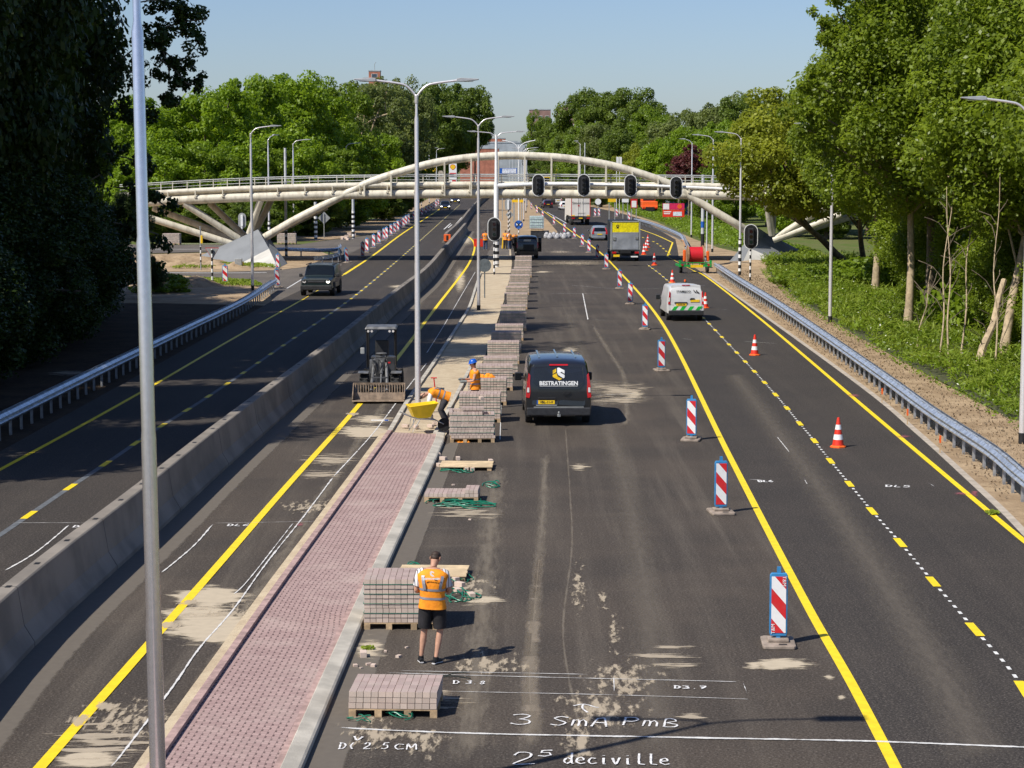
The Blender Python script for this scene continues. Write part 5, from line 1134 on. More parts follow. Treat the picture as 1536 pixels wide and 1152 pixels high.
panel(v, 'brake_light', rect(-0.2, 1.80, 0.2, 1.83), 'taillight', rp, 0.02, 0.02)
# --- hatchbacks and estates (generic low car)
def car(name, label, loc, rz, L_, Wd, H, body, front=False, lights_on=False, cat='car', hatch=0.5, group=None):
    root = thing(name, label, cat, loc, rz, group); w_ = Wd/2; yr = -L_/2; yf = L_/2; zb = 0.24; B_ = 0.92
    def rp(z): return yr + 0.0 + max(0, z-B_)*hatch + max(0, 0.6-z)*0.15
    def fp(z): return yf - max(0, z-0.55)*0.25 - max(0, 0.35-z)*0.2
    rings = [ring(0, w_*0.88, w_*0.9, w_*0.62, zb, B_, H-0.12, 0.02, 0.12, lambda y, z: rp(z)), ring(0, w_*0.97, w_*0.96, w_*0.68, zb, B_, H-0.05, 0.02, 0.13, lambda y, z: rp(z)+0.14),
             ring(yr+0.95, w_, w_*0.98, w_*0.72, zb, B_, H, 0.03, 0.14), ring(yr+L_*0.44, w_, w_*0.98, w_*0.74, zb, B_-0.02, H+0.02, 0.03, 0.14), ring(yf-L_*0.42, w_, w_*0.98, w_*0.73, zb, B_-0.03, H-0.03, 0.03, 0.13),
             ring(yf-L_*0.24, w_, w_*0.96, w_*0.80, zb, B_-0.06, B_+0.06, 0.03, 0.06), ring(yf-0.4, w_*0.97, w_*0.92, w_*0.76, zb, 0.70, 0.80, 0.03, 0.06), ring(yf, w_*0.84, w_*0.82, w_*0.68, zb+0.03, 0.56, 0.66, 0.02, 0.06)]
    loft(rings, M[body], root); wind(rings, 4, 5, root)
    for s in (-1, 1):
        side_window(rings, 2, 5, s, root, k0=3, k1=4, inset=0.12); mirror(root, s*(w_-0.03), yf-L_*0.30, B_+0.05, body, (0.2, 0.12, 0.14))
        for y in (yr+0.78, yf-0.85): wheel(root, s*(w_-0.11), y, 0.325, 0.2)
    arch_liners(root, [(s, y) for s in (-1, 1) for y in (yr+0.78, yf-0.85)], 0.325, w_-0.005)
    wz0, wz1 = B_+0.04, H-0.16
    panel(root, 'rear_window', [(-w_*0.72, wz0), (w_*0.72, wz0), (w_*0.55, wz1), (-w_*0.55, wz1)], 'glass', rp, 0.004, 0.008)
    for s in (-1, 1): panel(root, 'tail_light', [(s*w_*0.9, 0.68), (s*w_*0.66, 0.70), (s*w_*0.66, 0.86), (s*w_*0.74, 1.0), (s*w_*0.86, 0.98)], 'taillight', rp, 0.004, 0.03, bevel=0.008)
    panel(root, 'number_plate', rect(-0.26, 0.62, 0.26, 0.73), 'plate', rp, 0.012, 0.012)
    MB().box((0, rp(0.4)+0.02, 0.36), (w_*1.75, 0.1, 0.16)).build('bumper', M['black_soft'] if body not in ('p_white', 'p_grey') else M[body], root, bevel=0.03)
    for s in (-1, 1): panel(root, 'headlight', [(s*w_*0.88, 0.60), (s*w_*0.5, 0.58), (s*w_*0.52, 0.68), (s*w_*0.84, 0.72)], 'headlit' if lights_on else 'clearlight', fp, 0.004, 0.02, side=1)
    panel(root, 'grille', rect(-w_*0.4, 0.36, w_*0.4, 0.52), 'black', fp, 0.004, 0.014, side=1); panel(root, 'front_plate', rect(-0.26, 0.40, 0.26, 0.51), 'plate', fp, 0.02, 0.01, side=1)
    return root, rp, w_
r_, rp, w_ = car('estate_car', 'silver grey estate car with high red tail lights beside the box lorry', G(899, 361)+Vector((0.0, 2.3, 0)), 0.02, 4.6, 1.84, 1.52, 'p_grey', hatch=0.35)
for s in (-1, 1): panel(r_, 'high_tail_light', [(s*w_*0.86, 0.95), (s*w_*0.70, 0.95), (s*w_*0.60, 1.36), (s*w_*0.68, 1.38), (s*w_*0.80, 1.1)], 'taillight', rp, 0.006, 0.03)
car('dark_car', 'dark maroon car seen from behind on the far right lanes', G(820.5, 312)+Vector((0, 2.2, 0)), 0.1, 4.5, 1.85, 1.5, 'p_darkred', hatch=0.7)
car('white_car', 'white car far ahead of the dark maroon one', G(835.5, 305.5)+Vector((0, 2.2, 0)), 0.1, 4.5, 1.85, 1.48, 'p_white', hatch=0.8)
car('white_car', 'white car half hidden to the left of the white lorry', G(846.5, 315)+Vector((0, 2.2, 0)), 0.08, 4.3, 1.8, 1.5, 'p_white', hatch=0.6)
car('dark_car', 'oncoming dark car with yellow plate on the far left lanes', G(667, 315)+Vector((0, 2.2, 0)), math.pi+0.05, 4.4, 1.9, 1.55, 'p_dark', lights_on=True)
car('dark_car', 'second oncoming dark car just beyond the first', G(682, 305)+Vector((0, 2.2, 0)), math.pi+0.05, 4.6, 2.0, 1.5, 'p_dark', lights_on=True)
for i, (px, y, b_) in enumerate([(700, 292, 'p_dark'), (706, 290, 'p_grey')]): pass
# --- dark green off-roader, oncoming
root = thing('off_roader', 'oncoming dark green off-roader with one bright headlamp in the left lanes', 'car', (-11.66, 126.4, 0), math.pi-0.04)
w_ = 0.99; L_ = 4.75; yr, yf = -L_/2, L_/2; H = 1.80; B_ = 1.08
def fp(z): return yf - max(0, z-0.95)*0.5 - max(0, 0.45-z)*0.3
rings = [ring(yr, w_*0.93, w_*0.93, w_*0.80, 0.45, B_, H-0.05, 0.02, 0.1), ring(yr+0.12, w_*0.98, w_*0.98, w_*0.84, 0.4, B_, H, 0.02, 0.1), ring(yr+1.5, w_, w_*0.98, w_*0.84, 0.4, B_, H+0.02, 0.02, 0.1), ring(yf-1.95, w_, w_*0.98, w_*0.83, 0.4, B_, H-0.01, 0.02, 0.1),
         ring(yf-1.32, w_, w_*0.97, w_*0.90, 0.4, B_, B_+0.08, 0.03, 0.07), ring(yf-0.3, w_, w_*0.95, w_*0.84, 0.4, B_-0.07, B_+0.0, 0.03, 0.07), ring(0, w_*0.95, w_*0.88, w_*0.78, 0.42, 0.92, 1.06, 0.02, 0.08, lambda y, z: fp(z))]
loft(rings, M['p_green'], root); wind(rings, 3, 4, root)
for s in (-1, 1):
    side_window(rings, 1, 4, s, root, k0=3, k1=4, inset=0.1); mirror(root, s*w_, yf-1.45, B_+0.12, 'black_soft', (0.2, 0.14, 0.2))
    for y in (yr+0.85, yf-0.88): wheel(root, s*(w_-0.1), y, 0.40, 0.26)
    panel(root, 'headlight', rrect(s*0.72-0.14, 0.80, s*0.72+0.14, 0.99, 0.04), 'headlit' if s > 0 else 'black', fp, 0.006, 0.02, side=1) if s < 0 else panel(root, 'headlight', rrect(s*0.72-0.14, 0.80, s*0.72+0.14, 0.99, 0.04), 'black', fp, 0.006, 0.02, side=1)
    a = MB(); a.add([Vector((s*0.72+0.11*math.cos(q*math.pi/8+math.pi), fp(0.9)+0.03, 0.91+0.11*math.sin(q*math.pi/8+math.pi))) for q in range(9)]+[Vector((s*0.72+0.06*math.cos(q*math.pi/8+math.pi), fp(0.9)+0.03, 0.93+0.06*math.sin(q*math.pi/8+math.pi))) for q in range(9)], [(q, q+1, q+10, q+9) for q in range(8)])
    a.build('running_light', M['headlit'] if s < 0 else M['clearlight'], root)
    panel(root, 'bumper_pad', rect(s*0.55-0.2, 0.52, s*0.55+0.2, 0.66), 'rim', fp, 0.03, 0.02, side=1)
panel(root, 'grille', rect(-0.52, 0.82, 0.52, 0.98), 'black', fp, 0.006, 0.016, side=1); panel(root, 'grille_bar', rect(-0.5, 0.89, 0.5, 0.92), 'rim', fp, 0.022, 0.01, side=1)
panel(root, 'front_plate', rect(-0.26, 0.5, 0.26, 0.61), 'plate', fp, 0.03, 0.02, side=1)
MB().box((0, yf-0.02, 0.52), (1.9, 0.2, 0.28)).build('bumper', M['black_soft'], root, bevel=0.04)
for s in (-1, 1): MB().box((s*0.8, -0.3, H+0.04), (0.05, 2.2, 0.05)).build('roof_rail', M['black'], root)
arch_liners(root, [(s, y) for s in (-1, 1) for y in (yr+0.85, yf-0.88)], 0.40, w_+0.01)
# --- box lorry with yellow top
lp_ = G(938, 392); root = thing('box_lorry', 'grey box lorry with a yellow upper panel waiting at the cones', 'lorry', lp_+Vector((0, 0, 0)), 0.0); root.scale = (0.98, 1, 0.93)
M['lorry_yellow'] = mat('lorry_yellow', (0.80, 0.68, 0.0), 0.5)
M['lorry_grey'] = mat('lorry_shutter_grey', (0.34, 0.36, 0.39), 0.4, 0.3, var=0.25, scale=1.2)
b = MB(); b.box((0, 3.0, 2.25), (2.45, 6.0, 2.55)); b.build('cargo_box', M['lorry_side'] if 'lorry_side' in M else M['signgrey'], root, bevel=0.03)
MB().box((0.0, -0.025, 1.78), (2.2, 0.04, 1.5)).build('tail_lift', M['lorry_grey'], root, bevel=0.02)
MB().box((0.0, -0.02, 3.02), (2.2, 0.03, 0.92)).build('yellow_panel', M['lorry_yellow'], root, bevel=0.01)
fr = MB()
for x in (-1.19, 1.19): fr.box((x, -0.03, 2.25), (0.1, 0.08, 2.6))
fr.box((0, -0.03, 3.52), (2.45, 0.08, 0.1)); fr.box((0, -0.03, 2.545), (2.2, 0.05, 0.05)); fr.build('door_frame', M['signgrey'], root)
b = MB(); b.box((-0.95, -0.07, 2.0), (0.25, 0.06, 0.28)); b.box((0.95, -0.07, 2.05), (0.25, 0.06, 0.2)); b.build('lift_arms', M['chrome'], root)
MB().box((0, -0.02, 0.98), (2.4, 0.12, 0.12)).build('underrun_bar', M['black_soft'], root)
b = MB(); b.box((0, 3.0, 0.85), (0.9, 6.4, 0.25)); b.box((0, 0.1, 0.62), (2.3, 0.12, 0.3)); b.build('chassis', M['black'], root)
for s in (-1, 1): MB().box((s*0.95, -0.06, 0.78), (0.34, 0.06, 0.16)).build('tail_light', M['taillight'], root)
MB().box((-0.75, -0.08, 0.50), (0.52, 0.03, 0.2)).build('number_plate', M['plate'], root); MB().box((0.75, -0.07, 0.42), (0.6, 0.03, 0.12)).build('white_bar', M['signwhite'], root)
for s in (-1, 1):
    for y in (1.0, 6.6): wheel(root, s*1.02, y, 0.42, 0.3)
b = MB(); b.box((0, 7.0, 1.65), (2.2, 1.7, 2.1), top=(2.0, 1.3)); b.build('cab', M['p_white'], root, bevel=0.06)
for s in (-1, 1): MB().box((s*1.28, 7.1, 1.9), (0.18, 0.1, 0.4)).build('wing_mirror', M['black'], root, bevel=0.02)
b = MB()
for k in range(7): a = k*math.pi*2/7; b.box((-0.66+0.10*math.cos(a), -0.045, 3.12+0.09*math.sin(a)), (0.07, 0.012, 0.06))
b.box((-0.66, -0.045, 3.0), (0.16, 0.012, 0.14)); b.build('logo', M['ink'], root)
# --- white articulated lorry
root = thing('white_lorry', 'tall white lorry trailer seen from behind under the bridge', 'lorry', G(871, 338)+Vector((0, 0, 0)), 0.035)
M['trailer'] = mat('trailer_white', (0.72, 0.68, 0.62), 0.5, var=0.12, scale=0.8)
MB().box((0, 6.5, 2.55), (2.55, 13.0, 2.75)).build('trailer_box', M['trailer'], root, bevel=0.03)
for s in (-1, 1):
    d_ = MB().box((s*0.60, -0.03, 2.45), (1.17, 0.05, 2.45)).build('rear_door', M['trailer'], root, bevel=0.012)
    MB().tube([(s*0.3, -0.08, 1.25), (s*0.3, -0.08, 3.65)], 0.018, 8).build('lock_bar', M['chrome'], d_)
    MB().box((s*1.235, -0.04, 2.5), (0.07, 0.08, 2.7)).build('red_frame', M['red'], root)
    MB().box((s*1.0, -0.06, 0.95), (0.4, 0.06, 0.16)).build('tail_light', M['taillight'], root)
    MB().box((s*1.0, -0.065, 1.29), (0.42, 0.02, 0.13)).build('yellow_marker', M['yellowsign'], root)
    for y in (1.6, 2.9, 4.2, 12.0): wheel(root, s*1.05, y, 0.5, 0.35)
b = MB(); b.box((0, 0.0, 0.95), (2.5, 0.1, 0.3)); b.box((0, 6.4, 1.02), (0.9, 12.6, 0.25)); b.build('chassis', M['black'], root)
MB().box((0, -0.09, 0.95), (0.5, 0.02, 0.14)).build('number_plate', M['plate'], root)
MB().box((0, -0.085, 3.72), (0.45, 0.02, 0.14)).build('number_plate', M['yellowsign'], root)
text_mesh('Simon Loos', 0.46, M['ink'], 'door_lettering', root, (0, -0.085, 2.95), (math.pi/2, 0, 0), kern=1.05).rotation_euler = (math.pi/2, 0, 0)
text_mesh('"', 0.7, M['red'], 'quote_mark', root, (-0.28, -0.085, 2.4), (math.pi/2, 0, 0), bold=0.02)
text_mesh('simonloos.nl', 0.2, M['ink'], 'door_lettering', root, (0.1, -0.085, 1.62), (math.pi/2, 0, 0))
MB().box((0, 14.2, 1.9), (2.45, 2.2, 3.2), top=(2.3, 1.9)).build('cab', M['p_white'], root, bevel=0.08)
# --- small black van with open tailgate
root, rp, w_, rings = van('open_van', 'small black van with its rear open parked behind the last paver stack', G(790, 388)+Vector((0, 2.2, 0)), 0.03, 4.4, 1.86, 1.88, 'p_dark', {})
panel(root, 'load_opening', rrect(-0.72, 0.62, 0.72, 1.72, 0.08), 'black', rp, 0.001, 0.003)
panel(root, 'rear_screen', rect(-0.32, 1.46, 0.30, 1.62), 'ibc_green' if 'ibc_green' in M else 'lens', rp, 0.004, 0.004)
for s in (-1, 1):
    d_ = MB().box((s*0.36, 0, 0), (0.72, 0.05, 1.2)).build('open_door', M['p_dark'], root, bevel=0.02); d_.location = (s*0.92, rp(1.1), 1.2); d_.rotation_euler = (0, 0, s*-1.25)
    panel(root, 'tail_light', rect(s*0.86-0.06, 0.9, s*0.86+0.06, 1.4), 'taillight', rp, 0.004, 0.02)
MB().box((0.1, rp(1)-0.02, 0.95), (0.9, 0.1, 0.5)).build('cargo', M['black_soft'], root)
# --- green trailer with red cable reel
root = thing('cable_trailer', 'green trailer carrying a big red cable reel beside the right guard rail', 'trailer', G(1041, 410)+Vector((0.05, 0.8, 0)), 0.05)
M['trailergreen'] = mat('trailer_green', (0.01, 0.30, 0.05), 0.5)
M['cablered'] = stripemat('red_cable', (0.62, 0.01, 0.02), (0.45, 0.006, 0.015), 0.055, 0.6, (1, 0, 0), 0, 0.45, 0.05)
M['reelwood'] = mat('reel_wood', (0.34, 0.19, 0.10), 0.8, var=0.3)
b = MB(); b.box((0, -0.8, 0.55), (2.3, 0.12, 0.14)); b.box((0, -0.82, 0.78), (2.3, 0.06, 0.06)); b.box((-1.1, 0.3, 0.55), (0.12, 2.6, 0.14)); b.box((1.1, 0.3, 0.55), (0.12, 2.6, 0.14)); b.box((-1.12, -0.8, 0.7), (0.16, 0.16, 0.5)); b.box((1.12, -0.8, 0.7), (0.16, 0.16, 0.5))
for x in (-0.7, -0.2, 0.3, 0.8): b.box((x, -0.82, 0.66), (0.06, 0.06, 0.3))
b.build('frame', M['trailergreen'], root)
MB().box((0.1, -0.87, 0.52), (0.9, 0.04, 0.2)).build('number_plate', M['plate'], root)
for s in (-1, 1):
    wheel(root, s*0.98, -0.1, 0.34, 0.2); MB().box((s*1.0, -0.88, 0.6), (0.2, 0.04, 0.12)).build('tail_light', M['taillight'], root)
re = MB().lathe([(0.62, -0.5), (0.62, 0.5)], (0.12, 0.2, 1.28), n=36, axis='x').build('cable_drum', M['cablered'], root, smooth=40)
for s in (-1, 1): MB().lathe([(0.74, -0.04), (0.74, 0.04)], (0.12+s*0.55, 0.2, 1.26), n=36, axis='x').build('reel_flange', M['reelwood'], root, smooth=30)
for s, h in ((-1, 1.0), (1, 0.9)): MB().box((0.12+s*0.86, -0.3, 0.85+h*0.42), (0.2, 0.2, h*0.85)).build('lift_jack', M['orange'], root, bevel=0.05)
MB().tube([(-0.52, 0.9, 1.9), (-0.62, 1.4, 2.3), (-0.75, 1.5, 2.35)], 0.07, 8).build('winch_arm', M['reelwood'], root)
# --- compact wheel loader
root = thing('wheel_loader', 'compact dark wheel loader with slatted bucket standing in the closed lane', 'loader', Vector((G(566, 606).x, G(566, 606).y+1.4, 0)), 0.02)
M['machine'] = mat('machine_grey', (0.04, 0.04, 0.042), 0.45, var=0.4, scale=5); M['machine_light'] = mat('machine_arm_grey', (0.16, 0.16, 0.16), 0.5, 0.3, var=0.4, scale=5); M['bucket'] = mat('worn_bucket_steel', (0.27, 0.20, 0.14), 0.6, 0.3, var=0.4, scale=7)
root.scale = (1.0, 1.0, 1.0)
def lw_wheel(x, y, r_=0.42):
    w_ = MB().lathe([(r_*0.5, -0.15), (r_*0.9, -0.16), (r_, -0.10), (r_, 0.10), (r_*0.9, 0.16), (r_*0.5, 0.15)], n=24, axis='x'); 
    for k in range(18):
        a = k*2*math.pi/18
        for s in (-1, 1): w_.box((s*0.07, math.cos(a)*r_, math.sin(a)*r_), (0.15, 0.05, 0.05), Matrix.Rotation(a, 3, 'X') @ Matrix.Rotation(s*0.5, 3, 'Z'))
    o = w_.build('wheel', M['rubber'], root); o.location = (x, y, r_); MB().lathe([(r_*0.5, -0.13), (r_*0.5, 0.13)], n=16, axis='x').build('rim', M['signgrey'], o, smooth=30)
for s in (-1, 1):
    for y in (0.1, 1.55): lw_wheel(s*0.52+(0.06 if y > 1 else 0), y)
b = MB(); b.box((0, 1.6, 0.75), (0.8, 1.3, 0.7)); b.box((0, 0.2, 0.6), (0.55, 0.9, 0.35)); b.box((0.0, 0.85, 0.55), (0.3, 0.5, 0.3)); b.box((0, 2.05, 1.1), (0.75, 0.6, 0.35)); b.build('chassis', M['machine'], root, bevel=0.03)
b = MB(); b.box((0.0, 1.55, 1.2), (0.5, 0.5, 0.12)); b.box((0.0, 1.8, 1.55), (0.46, 0.12, 0.6)); b.build('seat', M['black_soft'], root, bevel=0.04)
b = MB(); b.tube([(0.02, 0.95, 1.0), (0.02, 0.8, 1.45)], 0.05, 8); b.lathe([(0.17, 0), (0.19, 0.015), (0.17, 0.03)], (0.02, 0.78, 1.46), n=16); b.box((0.0, 0.7, 1.38), (0.36, 0.1, 0.05)); b.build('steering_column', M['machine_light'], root)
b = MB()
for x in (-0.47, 0.47): b.tube([(x, 1.15, 0.95), (x, 0.95, 2.28)], 0.03, 8); b.tube([(x, 2.0, 0.95), (x, 2.0, 2.28)], 0.03, 8)
b.build('roll_frame', M['black'], root)
MB().box((0, 1.45, 2.32), (1.1, 1.25, 0.09), top=(1.0, 1.15)).build('roof', M['machine_light'], root, bevel=0.03)
for x in (-0.42, -0.30, 0.30, 0.42): MB().lathe([(0.04, 0), (0.04, 0.04)], (x, 0.80, 2.22), n=12, axis='y').build('work_lamp', M['clearlight'], root)
for s in (-1, 1):
    MB().box((s*0.55, 0.05, 0.90), (0.36, 0.62, 0.04)).build('mudguard', M['machine_light'], root, bevel=0.01)
    MB().tube([(s*0.20, 0.75, 1.25), (s*0.22, 0.15, 1.0), (s*0.26, -0.45, 0.50), (s*0.26, -0.7, 0.35)], 0.055, 8).build('lift_arm', M['machine_light'], root)
b = MB(); b.tube([(0.05, 0.6, 1.25), (0.05, -0.1, 0.85)], 0.06, 10); b.tube([(0.05, -0.1, 0.85), (0.05, -0.55, 0.5)], 0.03, 8); b.tube([(-0.15, 0.6, 0.9), (-0.2, 0.1, 0.55)], 0.045, 8); b.box((-0.28, 0.55, 1.05), (0.16, 0.3, 0.45)); b.box((0.0, 0.62, 1.12), (0.3, 0.25, 0.4)); b.build('hydraulic_rams', M['machine_light'], root)
b = MB()
for q in range(5): b.tube(smoothline([(-0.2+q*0.1, 0.7, 1.1), (-0.25+q*0.1, 0.3, 1.3-0.1*(q % 2)), (-0.1+q*0.04, -0.2, 0.75), (-0.05+q*0.03, -0.5, 0.55)], 0.15), 0.014, 5)
b.build('hoses', M['black'], root)
b = MB(); b.box((0.36, 0.55, 1.05), (0.3, 0.4, 0.7)); b.build('side_console', M['machine'], root, bevel=0.03); MB().box((0.42, 0.345, 0.8), (0.07, 0.01, 0.16)).build('yellow_sticker', M['yellowsign'], root); MB().box((0.3, 0.345, 1.2), (0.08, 0.01, 0.05)).build('red_sticker', M['red'], root)
MB().box((-0.62, 0.9, 1.55), (0.14, 0.06, 0.22)).build('mirror', M['signgrey'], root, bevel=0.02)
bk = MB(); bk.prism([(0, 0.02), (-0.62, 0.05), (-0.66, 0.02), (-0.62, -0.0), (0.0, -0.02)], (-0.86, -0.72, 0.06), (0, 1, 0), (0, 0, 1), (1.72, 0, 0))
bk.prism([(0, 0), (0.04, 0), (0.12, 0.5), (0.08, 0.52)], (-0.86, -0.72, 0.06), (0, 1, 0), (0, 0, 1), (1.72, 0, 0)) if False else bk.box((0, -0.60, 0.58), (1.72, 0.05, 0.08))
bk.box((0, -0.74, 0.18), (1.72, 0.04, 0.26), Matrix.Rotation(-0.25, 3, 'X'))
for s in (-1, 1): bk.prism([(0.12, 0.56), (0.08, 0.0), (-0.6, 0.0), (-0.62, 0.1)], (s*0.85-0.015, -0.72, 0.06), (0, 1, 0), (0, 0, 1), (0.03, 0, 0))
for k in range(19): bk.box((-0.78+k*0.0866, -0.66, 0.42), (0.028, 0.03, 0.34), Matrix.Rotation(-0.2, 3, 'X'))
bk.build('bucket', M['bucket'], root)
# --- wheelbarrow
wb = thing('wheelbarrow', 'yellow wheelbarrow standing on the paved path beside the lamp pole', 'wheelbarrow', G(634, 652)+Vector((0.0, 0.0, PZ)), 0.25)
M['barrow'] = mat('barrow_yellow', (0.88, 0.60, 0.01), 0.4, var=0.1)
b = MB(); T_ = [(-0.42, -0.30, .78), (0.42, -0.24, .86), (0.42, 0.30, .86), (-0.42, 0.36, .78)]; Bt = [(-0.26, -0.2, .42), (0.2, -0.16, .44), (0.2, 0.2, .44), (-0.26, 0.24, .42)]
T2 = [(x*0.96, y*0.94+0.004, z-0.0) for x, y, z in T_]; B2_ = [(x*0.96, y*0.94, z+0.02) for x, y, z in Bt]
b.add(T_+Bt+T2+B2_, [(4, 7, 6, 5), (0, 1, 5, 4)[::-1], (1, 2, 6, 5)[::-1], (2, 3, 7, 6)[::-1], (3, 0, 4, 7)[::-1], (12, 13, 14, 15), (8, 9, 13, 12), (9, 10, 14, 13), (10, 11, 15, 14), (11, 8, 12, 15), (0, 1, 9, 8), (1, 2, 10, 9), (2, 3, 11, 10), (3, 0, 8, 11)]); b.build('tray', M['barrow'], wb)
b = MB(); b.tube([T_[0], T_[1], T_[2], T_[3], T_[0]], 0.016, 6); b.build('tray_rim', M['barrow'], wb)
for s in (-1, 1): b = MB().tube([(-0.62, s*0.28, 0.58), (-0.2, s*0.22, 0.42), (0.35, s*0.1, 0.36), (0.62, s*0.04, 0.22)], 0.017, 8).build('handle', M['galv_post'], wb)
for s in (-1, 1): MB().tube([(-0.30, s*0.20, 0.42), (-0.36, s*0.26, 0.02), (-0.12, s*0.22, 0.40)], 0.014, 8).build('leg', M['galv_post'], wb)
MB().lathe([(0.10, -0.04), (0.19, -0.045), (0.20, 0), (0.19, 0.045), (0.10, 0.04)], (0, 0, 0), n=20, axis='y').build('wheel', M['rubber'], wb, smooth=30).location = (0.64, 0, 0.20)
# --- spade, cut-off tools near the bending worker
sp = thing('spade', 'red-handled spade standing upright in the sand by the lamp pole', 'spade', G(655, 606), 0.0)
MB().tube([(0, 0, 0.0), (-0.09, 0.03, 0.85)], 0.02, 8).build('shaft', M['red'], sp); MB().tube([(-0.19, 0.03, 0.86), (0.01, 0.03, 0.86)], 0.02, 8).build('grip', M['red'], sp)
lv = thing('spirit_level', 'red and white measuring lath lying on the asphalt near the kerb', 'level', G(570, 631.5), 0.0); MB().box((0, 0, 0.02), (0.55, 0.04, 0.04)).build('bar', M['signwhite'], lv); MB().box((0.2, 0, 0.021), (0.12, 0.042, 0.042)).build('red_end', M['signblue'], lv)
# --- IBC tank and sacks on the median nose
M['ibc_green'] = mat('tank_pale_green', (0.62, 0.74, 0.66), 0.4, var=0.15)
r_ = thing('water_tank', 'pale caged water tank standing beyond the small black van', 'tank', G(805, 357)+Vector((0, 0.8, 0.0)), 0.0)
MB().box((0, 0, 1.72), (1.5, 1.4, 1.3)).build('tank', M['ibc_green'], r_, bevel=0.08); b = MB()
for k in range(8): b.tube([(-0.77+k*0.22, -0.74, 1.0), (-0.77+k*0.22, -0.74, 2.4)], 0.02, 6)
for z in (1.05, 1.4, 1.75, 2.1, 2.4): b.tube([(-0.78, -0.74, z), (0.78, -0.74, z)], 0.02, 6); b.tube([(0.78, -0.74, z), (0.78, 0.74, z)], 0.02, 6)
b.build('cage', M['galv'], r_); b = MB(); b.box((0, 0, 0.85), (1.55, 1.5, 0.12)); b.build('pallet', M['wood'], r_); MB().box((0.35, 0, 0.4), (2.0, 1.4, 0.75)).build('support_frame', M['machine'], r_)
M['sack'] = mat('sack_cloth', (0.42, 0.41, 0.41), 0.8, var=0.5, scale=5)
for i in range(7):
    x, y = 820+i*5.4, 357+(i % 2)*0.8; q = thing('sand_sack', ['leftmost', 'second', 'third', 'middle', 'fifth', 'sixth', 'rightmost'][i]+' white sack of the row on the median nose', 'sack', G(x, y), 0, 'white sacks'); rnd = random.Random(i)
    b = MB(); b.lathe([(0.30, 0), (0.36, 0.1), (0.34, 0.25), (0.24, 0.36+rnd.random()*0.2), (0.08, 0.5+rnd.random()*0.2)], n=9); o = b.build('bag', M['sack'], q, smooth=50)
    MB().lathe([(0.06, 0.5), (0.12, 0.68)], n=7).build('tied_top', M['sack'], q)
# --- soil heaps, mounds
def heap(px, py, w_, d_, h, label, m='soil', seed=0):
    c = G(px, py); n, k = 26, 16; b = MB(); vs = []
    for i in range(n):
        for j in range(k):
            u, v_ = i/(n-1)*2-1, j/(k-1)*2-1; r2 = max(0, 1-(u*u+v_*v_)); z = h*(r2**0.8)*(0.75+0.6*mnoise.noise(Vector((u*2.5+seed, v_*2.5, seed))))+0.12*h*mnoise.noise(Vector((u*8, v_*8, seed)))*min(1, r2*4) - (0.03 if r2 == 0 else 0)
            vs.append((c.x+u*w_/2, c.y+v_*d_/2, z))
    b.add(vs, [(i*k+j, (i+1)*k+j, (i+1)*k+j+1, i*k+j+1) for i in range(n-1) for j in range(k-1)]); o = b.build('soil_heap', M[m], smooth=60); return tag(o, label, 'soil heap')
heap(275, 396, 7.5, 4, 0.95, 'lumpy soil heap left of the bridge footing', seed=1); heap(312, 400, 5, 3, 0.5, 'low soil heap in front of the left bridge footing', seed=4); heap(345, 402, 3.4, 2, 0.45, 'small soil heap beside the utility cabinet', seed=6)
heap(282, 429, 4.6, 4, 0.75, 'soil heap before the side road in front of the dark trees', seed=9); heap(250, 398, 5, 3, 0.7, 'soil heap at the foot of the dark trees', seed=12)
heap(1150, 398, 9, 6, 0.4, 'flat soil mound beside the right bridge footing', seed=15)
# ------------------------------------------------------------------ people
def skin_mesh(name, verts, edges, radii, m, parent, sub=1):
    me = bpy.data.meshes.new(name); me.from_pydata([tuple(v) for v in verts], edges, []); o = bpy.data.objects.new(name, me); C.collection.objects.link(o)
    o.modifiers.new('s', 'SKIN'); 
    for i, r_ in enumerate(radii):
        sv = me.skin_vertices[0].data[i]; sv.radius = (r_, r_) if not hasattr(r_, '__len__') else r_; sv.use_root = (i == 0)
    sm_ = o.modifiers.new('u', 'SUBSURF'); sm_.levels = sub; sm_.render_levels = sub
    dg = bpy.context.evaluated_depsgraph_get(); m2 = bpy.data.meshes.new_from_object(o.evaluated_get(dg)); bpy.data.objects.remove(o)
    m2.name = name; m2.materials.clear(); m2.materials.append(m); m2.polygons.foreach_set('use_smooth', [True]*len(m2.polygons))
    o = bpy.data.objects.new(name, m2); C.collection.objects.link(o); o.parent = parent; return o
